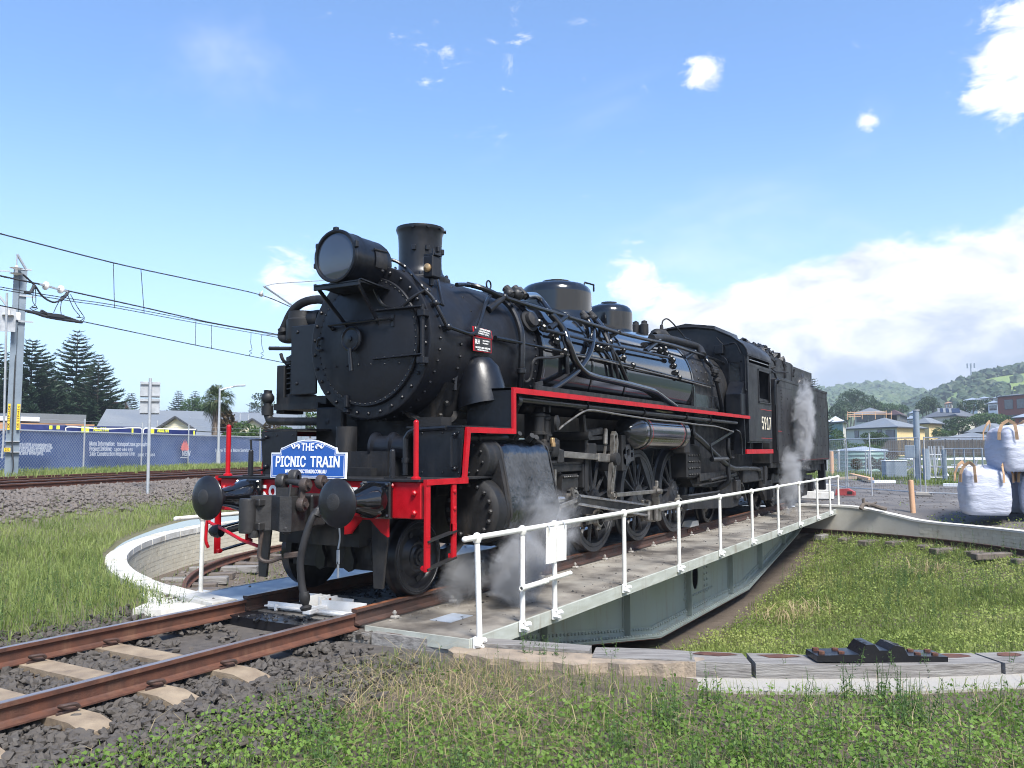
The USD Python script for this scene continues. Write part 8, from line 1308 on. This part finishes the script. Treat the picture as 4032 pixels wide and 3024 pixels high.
for P0, P1, P2, ze, zr, wm, rm, lb in (
    ((479.29, 12.61), (473.29, 6.28), (489.59, 3.42), 25.57, 26.96, 'wall_white', 'deck_pale', 'white roofed house low on the hillside, left of the brick house'),
    ((506.12, 7.1), (499.37, 1.25), (515.54, -0.22), 27.6, 28.77, 'wall_pale', 'deck_pale', 'pale house on the hillside above the white roofed one'),
    ((498.7, -0.43), (491.83, -5.69), (507.36, -6.66), 27.43, 28.57, 'wall_pale', 'deck_pale', 'small pale house in the trees above the brick house'),
    ((528.21, -10.48), (519.72, -13.76), (535.91, -14.68), 29.38, 30.75, 'wall_pale', 'deck_pale', 'pale house high on the hillside near the right edge'),
    ((269.05, 18.72), (264.95, 16.04), (273.2, 16.52), 11.8, 12.81, 'wall_white', 'deck_pale', 'white box shaped house between the roofs'),
    ((485.93, 21.65), (478.18, 17.89), (492.91, 18.28), 24.55, 25.65, 'brick_orange', 'brick_orange', 'small orange house in the trees on the hillside'),
    ((251.78, 18.14), (247.93, 15.6), (255.98, 15.55), 9.58, 10.51, 'wall_white', 'deck_pale', 'pale roofed house just right of the brown gable'),
    ((269.04, -1.76), (264.99, -4.13), (273.56, -4.79), 14.15, 14.96, 'wall_white', 'deck_pale', 'pale blue white annex left of the brick house'),
    ):
    house(lb, (*P0, 0), (*P1, 0), (*P2, 0), ze, zr, (wm, 'wall_pale'), rm, [(0, .3, ze-1.4, 1.6, 1.2), (0, .7, ze-1.4, 1.6, 1.2)], .8, z0=ze-7)
SF = thing('scaffold', 'timber scaffold rails round the gable under construction', 'scaffold', (212.534, 22.434, 8.676))
for A, B in (((208.629, 26.929, 9.638), (214.15, 17.571, 9.671)), ((208.686, 26.757, 10.127), (213.316, 18.908, 10.165)), ((208.837, 26.646, 9.183), (210.352, 24.081, 9.172))): MB().cyl(A, B, .10, n=6).build('rail', 'post_timber', SF)
for A, B in (((208.668, 26.745, 10.406), (208.805, 26.834, 8.31)), ((209.479, 25.393, 10.261), (209.607, 25.476, 8.304)), ((210.459, 23.733, 10.254), (210.576, 23.809, 8.472)), ((212.054, 21.011, 10.383), (212.18, 21.093, 8.461)), ((213.38, 18.741, 10.549), (213.517, 18.83, 8.452)), ((214.011, 17.689, 10.44), (214.141, 17.774, 8.448))): MB().cyl(A, B, .09, n=6).build('standard', 'post_timber', SF)
# ---------------------------------------------------------------- trees and bushes on the right
def tr(nm, rows, n, sz, mt, lb, sd, cat='tree', limbs=5):
    rows = [(c, tuple(.36*q for q in r)) for c, r in rows]
    treeblob(nm, rows, n, sz*.45, mt, lb, sd, (rows[0][0][0], rows[0][0][1], max(0., rows[0][0][2]-rows[0][1][2]*2.2) if cat == 'shrub' else 0.), None, cat, limbs)
tr('gum_tree', [((312.583, 42.818, 18.602), (11, 11, 8)), ((314.518, 39.424, 19.367), (10, 10, 8)), ((318.837, 41.724, 20.99), (10, 10, 6)), ((316.605, 36.129, 17.797), (9, 9, 8)), ((312.234, 33.945, 15.989), (8, 8, 8)), ((301.494, 42.383, 15.278), (10, 10, 8)), ((304.581, 37.195, 15.007), (11, 11, 8))], 6500, 1.1, 'tree_dark', 'large dark spreading gum trees behind the roofs right of the tender', 61)
tr('dark_tree', [((273.995, 40.029, 12.726), (8, 8, 8)), ((271.835, 37.997, 11.233), (7, 7, 7))], 2600, .9, 'tree_dark', 'dense dark tree rising behind the white solar roof house', 62)
tr('dark_tree', [((318.428, 33.282, 16.228), (8, 8, 5)), ((331.203, 31.381, 16.169), (9, 9, 5)), ((344.368, 28.783, 16.349), (10, 10, 5))], 3000, 1.0, 'tree_mid', 'row of mid green trees above the brown gabled house', 63)
tr('tall_tree', [((327.13, 18.469, 16.688), (9, 9, 7)), ((329.783, 17.665, 18.353), (8, 8, 5)), ((324.185, 19.684, 15.562), (7, 7, 6)), ((328.62, 16.026, 16.159), (7, 7, 6))], 3600, 1.0, 'tree_dark', 'grey green tree with open crown behind the solar panel roof', 64)
tr('dark_tree', [((283.216, 4.492, 13.933), (7, 7, 6)), ((287.959, 2.287, 14.516), (8, 8, 5)), ((280.627, -0.948, 13.67), (8, 8, 6)), ((275.781, -2.5, 12.997), (5, 5, 6))], 3600, .9, 'tree_dark', 'dark tree row left of the red brick house', 65)
tr('dark_tree', [((223.242, -1.595, 8.477), (8, 8, 4)), ((218.901, -4.028, 7.956), (8, 8, 4.5)), ((214.5, -6.335, 7.29), (7, 7, 4)), ((227.761, 0.696, 7.949), (7, 7, 3.5))], 4200, .75, 'tree_mid', 'broad green trees in front of the red brick house', 66)
tr('dark_tree', [((220.121, 3.821, 7.633), (6, 6, 3.5)), ((224.732, 5.933, 7.261), (6, 6, 3.5)), ((209.399, 2.528, 5.846), (5, 5, 4)), ((213.871, 4.798, 5.967), (5, 5, 3.5))], 3400, .75, 'tree_dark', 'dark trees between the solar panel roof and the low yellow house', 67)
tr('round_bush', [((186.601, 5.85, 4.413), (4.6, 4.6, 3.6)), ((187.218, 4.829, 4.26), (4., 4., 3))], 2200, .5, 'tree_mid', 'rounded grey green bush right of the cream house', 68, 'shrub')
tr('round_bush', [((183.51, 3.176, 4.54), (2.4, 2.4, 1.6))], 600, .4, 'bush_light', 'small bright bush beside the rounded grey green one', 69, 'shrub')
tr('dark_bush', [((136.298, 12.326, 3.21), (4.8, 4.8, 2.6)), ((137.004, 11.147, 3.091), (4.4, 4.4, 2.5)), ((135.623, 11.636, 2.289), (4.4, 4.4, 2.0))], 4200, .38, 'tree_dark', 'dark rounded tree standing before the cream house', 70)
tr('hedge', [((112.353, 13.433, 3.166), (2.6, 2.6, 2.6)), ((108.51, 12.204, 2.172), (2.6, 2.6, 2.4)), ((104.892, 12.499, 1.612), (2.4, 2.4, 2.6))], 3000, .32, 'tree_mid', 'green trees right beside the tender end', 71, 'shrub')
tr('hedge', [((100.649, 9.809, 1.688), (3.2, 3.2, 1.3)), ((101.359, 8.616, 1.631), (3.4, 3.4, 1.1)), ((99.818, 7.299, 1.507), (2.6, 2.6, 1.0))], 2600, .28, 'bush_light', 'light green hedge along the top of the water tank', 72, 'shrub')
tr('brown_shrub', [((50.6, -0.02, 1.067), (1.5, 1.2, .8)), ((48.16, 0.249, 0.525), (2.0, 1.0, 1.3)), ((47.802, 0.843, 0.614), (2.2, 1., 1.2)), ((46.29, 1.435, 0.593), (1.6, 1., 1.1))], 5200, .13, 'tree_russet', 'dry brown shrubs along the low fence beside the water tank', 73, 'shrub')
norfolk('distant_pine', at0((118.695, 17.553, 9.191)), np.array((118.525, 17.442, 11.787))[2], 3.2, 'tip of a conifer showing just above the tender end', 74, .8)
k = lambda p, r: r.random(len(p)) < .8
g_ = np.vstack([field(5200, 39, 50, -4.5, 5.5, lambda p, r: (r.random(len(p)) < .9*patch(p, .5, 91)+.25), 90), field(3500, 50, 75, -8, 10, k, 92), np.array((35.745, -3.771, 0))[:2]+np.random.default_rng(3).normal(0, .7, (700, 2))*[1, 1.2]])
tag(blades(root(g_), .12+.22*rng.random(len(g_)), .012+.012*rng.random(len(g_)), .7, 93).build('yard_grass', 'blade', smooth=False), 'green grass along the far side of the yard by the fences', 'grass', kind='stuff')
# ---------------------------------------------------------------- hills with forest and pasture
def azel(az, el, d): return np.array([-6.3+d*math.cos(az), -6.3+d*math.sin(az), 1.54+d*math.tan(el)])
def hill(name, crest, d0, d1, mt, lab, base=-8.):
    """crest: azimuth (deg), elevation (deg) of the skyline at distance d1; slopes down to base at d0"""
    az = np.array([c_[0] for c_ in crest]); el = np.array([c_[1] for c_ in crest]); A = np.linspace(az[0], az[-1], 150); E_ = np.interp(A, az, el); N = 26; V = []
    zt = 1.54+d1*np.tan(np.radians(E_))
    for i in range(N):
        u = i/(N-1); d = d0+(d1-d0)*u; z = base+(zt-base)*(u**1.15); x_, y_ = -6.3+d*np.cos(np.radians(A)), -6.3+d*np.sin(np.radians(A)); z = z+d1*.010*(fbm(np.c_[x_*.008, y_*.008, 0*x_], 3, 7)-.5)*math.sin(pi*u); V.append(np.c_[x_, y_, z])
    V.append(V[-1]+[d1*.35, 0, 0]-np.c_[0*A, 0*A, zt+20]); M = len(A); i, j = np.meshgrid(np.arange(N), np.arange(M-1), indexing='ij'); a = i*M+j
    tag(MB().add(np.vstack(V), np.vstack([np.stack([a, a+1, a+M+1], -1).reshape(-1, 3), np.stack([a, a+M+1, a+M], -1).reshape(-1, 3)])).build(name, mt, smooth=True), lab, None, None, 'structure'); return np.stack(V[:N])
G1 = hill('hill', [(-60, 3.0), (-20, 3.2), (0, 3.3), (3.2, 3.35), (4.6, 3.45), (6, 3.75), (7.5, 3.80), (9, 3.72), (12, 3.3), (18, 2.6), (30, 1.5), (42, .6)], 420, 1350, 'forest', 'far forested hill behind the houses on the right')
G2 = hill('hill', [(-70, 6.5), (-30, 6.2), (-8, 5.2), (-4, 4.9), (-1.2, 4.55), (.6, 4.35), (1.6, 4.05), (2.5, 3.75), (3.6, 3.2), (4.9, 2.7), (6.5, 1.9), (9, .9), (12, .2)], 300, 820, 'forest_near', 'nearer hill on the right with a green pasture between tree belts')
def woods(name, G, n, size, mt, lab, seed, keep):
    r = np.random.default_rng(seed); N, M = G.shape[:2]; u, v = r.random(n)**.8, r.random(n); i, j = (u*(N-1)).astype(int), (v*(M-1)).astype(int); fi, fj = u*(N-1)-i, v*(M-1)-j; i2, j2 = np.minimum(i+1, N-1), np.minimum(j+1, M-1)
    P = (G[i, j]*(1-fi)[:, None]+G[i2, j]*fi[:, None])*(1-fj)[:, None]+(G[i, j2]*(1-fi)[:, None]+G[i2, j2]*fi[:, None])*fj[:, None]; k_ = keep(P, u, v, r); P = P[k_]; base = trimesh.creation.icosphere(subdivisions=1); bv, bf = np.array(base.vertices), np.array(base.faces); m = len(P)
    s = size*(.55+.8*r.random(m)); V = bv[None]*(1+.22*r.standard_normal((m, len(bv), 1)))*np.array([1, 1, .85])*s[:, None, None]+(P+np.c_[0*s, 0*s, s*.45])[:, None]
    tag(MB().add(V.reshape(-1, 3), (bf[None]+len(bv)*np.arange(m)[:, None, None]).reshape(-1, 3)).build(name, mt, smooth=False), lab, 'forest', kind='stuff')
azd = lambda P: np.degrees(np.arctan2(P[:, 1]+6.3, P[:, 0]+6.3))
inv = lambda P: (azd(P) > -9) & (azd(P) < 13.5)
cl1 = lambda P, u: ((azd(P) > 3.2) & (azd(P) < 5.3) & (u > .88))
woods('far_woods', G1, 30000, 6.0, 'forest', 'light green forest covering the far hill', 95, lambda P, u, v, r: inv(P) & ~cl1(P, u) & (r.random(len(P)) < .45+.9*fbm(np.c_[P[:, :2]*.006, 0*u], 3, 3)))
past = lambda P, u: (u > .70+.10*np.sin(azd(P)*1.3)) & (u < .93) & (azd(P) < 3.3)
woods('near_woods', G2, 26000, 3.8, 'forest_near', 'dark tree belts on the nearer hill above the brick house', 96, lambda P, u, v, r: inv(P) & (~past(P, u) | (r.random(len(P)) < .04)) & (r.random(len(P)) < .25+.75*(u > .90)+1.0*fbm(np.c_[P[:, :2]*.009, 0*u], 3, 4)-.1))
GG = G2.reshape(-1, 3); N_, M_2 = G2.shape[:2]; ii, jj = np.meshgrid(np.arange(N_-1), np.arange(M_2-1), indexing='ij'); uu = (ii+.5)/(N_-1); pc = (G2[:-1, :-1]+G2[1:, 1:])/2; kk = past(pc.reshape(-1, 3), uu.ravel()) & (azd(pc.reshape(-1, 3)) > -12); q_ = (ii*M_2+jj).ravel()[kk]
for nm_, qq, Gq, Mq, lb_ in (('pasture', q_, GG+[0, 0, .6], M_2, 'bright green pasture on the nearer hill'), ('pasture', None, None, None, 'small bright pasture in the saddle between the two hills')):
    if qq is None:
        pc = (G1[:-1, :-1]+G1[1:, 1:])/2; ii, jj = np.meshgrid(np.arange(G1.shape[0]-1), np.arange(G1.shape[1]-1), indexing='ij'); Mq = G1.shape[1]; Gq = G1.reshape(-1, 3)+[0, 0, .8]; qq = (ii*Mq+jj).ravel()[cl1(pc.reshape(-1, 3), ((ii+.5)/(G1.shape[0]-1)).ravel())]
    u_, iv = np.unique(np.vstack([np.c_[qq, qq+1, qq+Mq+1], np.c_[qq, qq+Mq+1, qq+Mq]]), return_inverse=True); tag(MB().add(Gq[u_], iv.reshape(-1, 3)).build(nm_, 'meadow', smooth=True), lb_, None, None, 'structure')
MS = thing('radio_mast', 'thin telecom mast with panel antennas on the crest of the right hill', 'mast', azel(math.radians(1.75), math.radians(3.9), 800)); b = azel(math.radians(1.75), math.radians(3.95), 800); MB().cyl(b-[0, 0, 6], b+[0, 0, 15], .6, .45, 8).build('pole', 'mast_grey', MS)
for k in range(3): MB().obox(b+[0, (k-1)*2.6, 13.4], (.6, 1.2, 4)).build('antenna', 'mast_grey', MS)
# ---------------------------------------------------------------- steam
def steam(name, P, rad, dens, lab, seed, scale=1.6, tilt=None, thr=.47):
    """a closed ellipsoid whose volume thins out raggedly towards its edge"""
    nm = f'steam_{name}'
    n = {'tc': ('texture_coordinate', {}), 'l': ('mapping', dict(scale=tuple(1/v for v in rad))), 'g': ('gradient_texture', dict(gradient_type='spherical')), 'no': ('noise_texture', dict(scale=scale, detail=6., roughness=.62, distortion=.9)), 'of': ('mapping', dict(location=(seed*3.1, seed*1.7, 0))),
         'a': ('math', dict(math_type='multiply_add', value2=.62)), 'mr': ('map_range', dict(range_type='smoothstep', from_min=thr, from_max=thr+.42, to_min=0., to_max=dens, clamp=True)), 'ed': ('map_range', dict(from_min=0., from_max=.3, to_min=0., to_max=1., clamp=True)), 'mu': ('math', dict(math_type='multiply')), 'v': ('principled_volume', dict(color=(.985, .985, .99), anisotropy=.15))}
    l = [('tc.object', 'l.vector'), ('l.vector', 'g.vector'), ('tc.object', 'of.vector'), ('of.vector', 'no.vector'), ('g.fac', 'a.value1'), ('no.fac', 'a.value3'), ('a.value', 'mr.value'), ('g.fac', 'ed.value'), ('mr.result', 'mu.value1'), ('ed.result', 'mu.value2'), ('mu.value', 'v.density')]
    LOOK[nm] = usdkit.material(stage, '/World/Looks/'+nm, n, l, volume='v.volume'); m = trimesh.creation.icosphere(subdivisions=3); p = free('steam'); g = usdkit.mesh(stage, p, (np.array(m.vertices)*rad, np.array(m.faces)), LOOK[nm], smooth=True); x = UsdGeom.Xformable(g); x.AddTranslateOp().Set(Gf.Vec3d(*map(float, P)))
    if tilt: x.AddRotateXYZOp().Set(Gf.Vec3f(*tilt))
    tag(g.GetPrim(), lab, 'steam', kind='stuff')
steam('low', (1.72, -1.62, .22), (.75, .34, .50), 11., 'white steam puffing low beside the cylinder behind the near handrail', 1, 3.4, None, .60)
steam('mid', (2.35, -1.58, .62), (1.15, .32, .72), 5., 'thin steam drifting up over the cylinder and crosshead', 2, 3.2, None, .66)
steam('front', (1.45, -1.1, .2), (.8, .4, .6), 5., 'faint steam between the pilot wheel and the first handrail post', 5, 3.4, None, .74)
steam('tender_high', (16.4, -1.70, 2.2), (.80, .34, 1.55), 7.5, 'white steam plume climbing past the tender side', 3, 3.0, (0, 16, 0), .60)
steam('tender_low', (15.0, -1.62, .75), (.70, .36, 1.15), 6., 'steam rising from under the cab step by the tender', 4, 3.2, (0, 22, 0), .62)
# ---------------------------------------------------------------- air
HZ = usdkit.material(stage, '/World/Looks/haze_air', {'v': ('principled_volume', dict(color=(.80, .88, 1.), density=.00035, anisotropy=.2))}, [], volume='v.volume')
tag(MB().box(-6600, 6600, -6600, 6600, -12, 140).build('haze', HZ, smooth=False), 'thin sea air between the viewer and the hills', 'haze', kind='stuff')
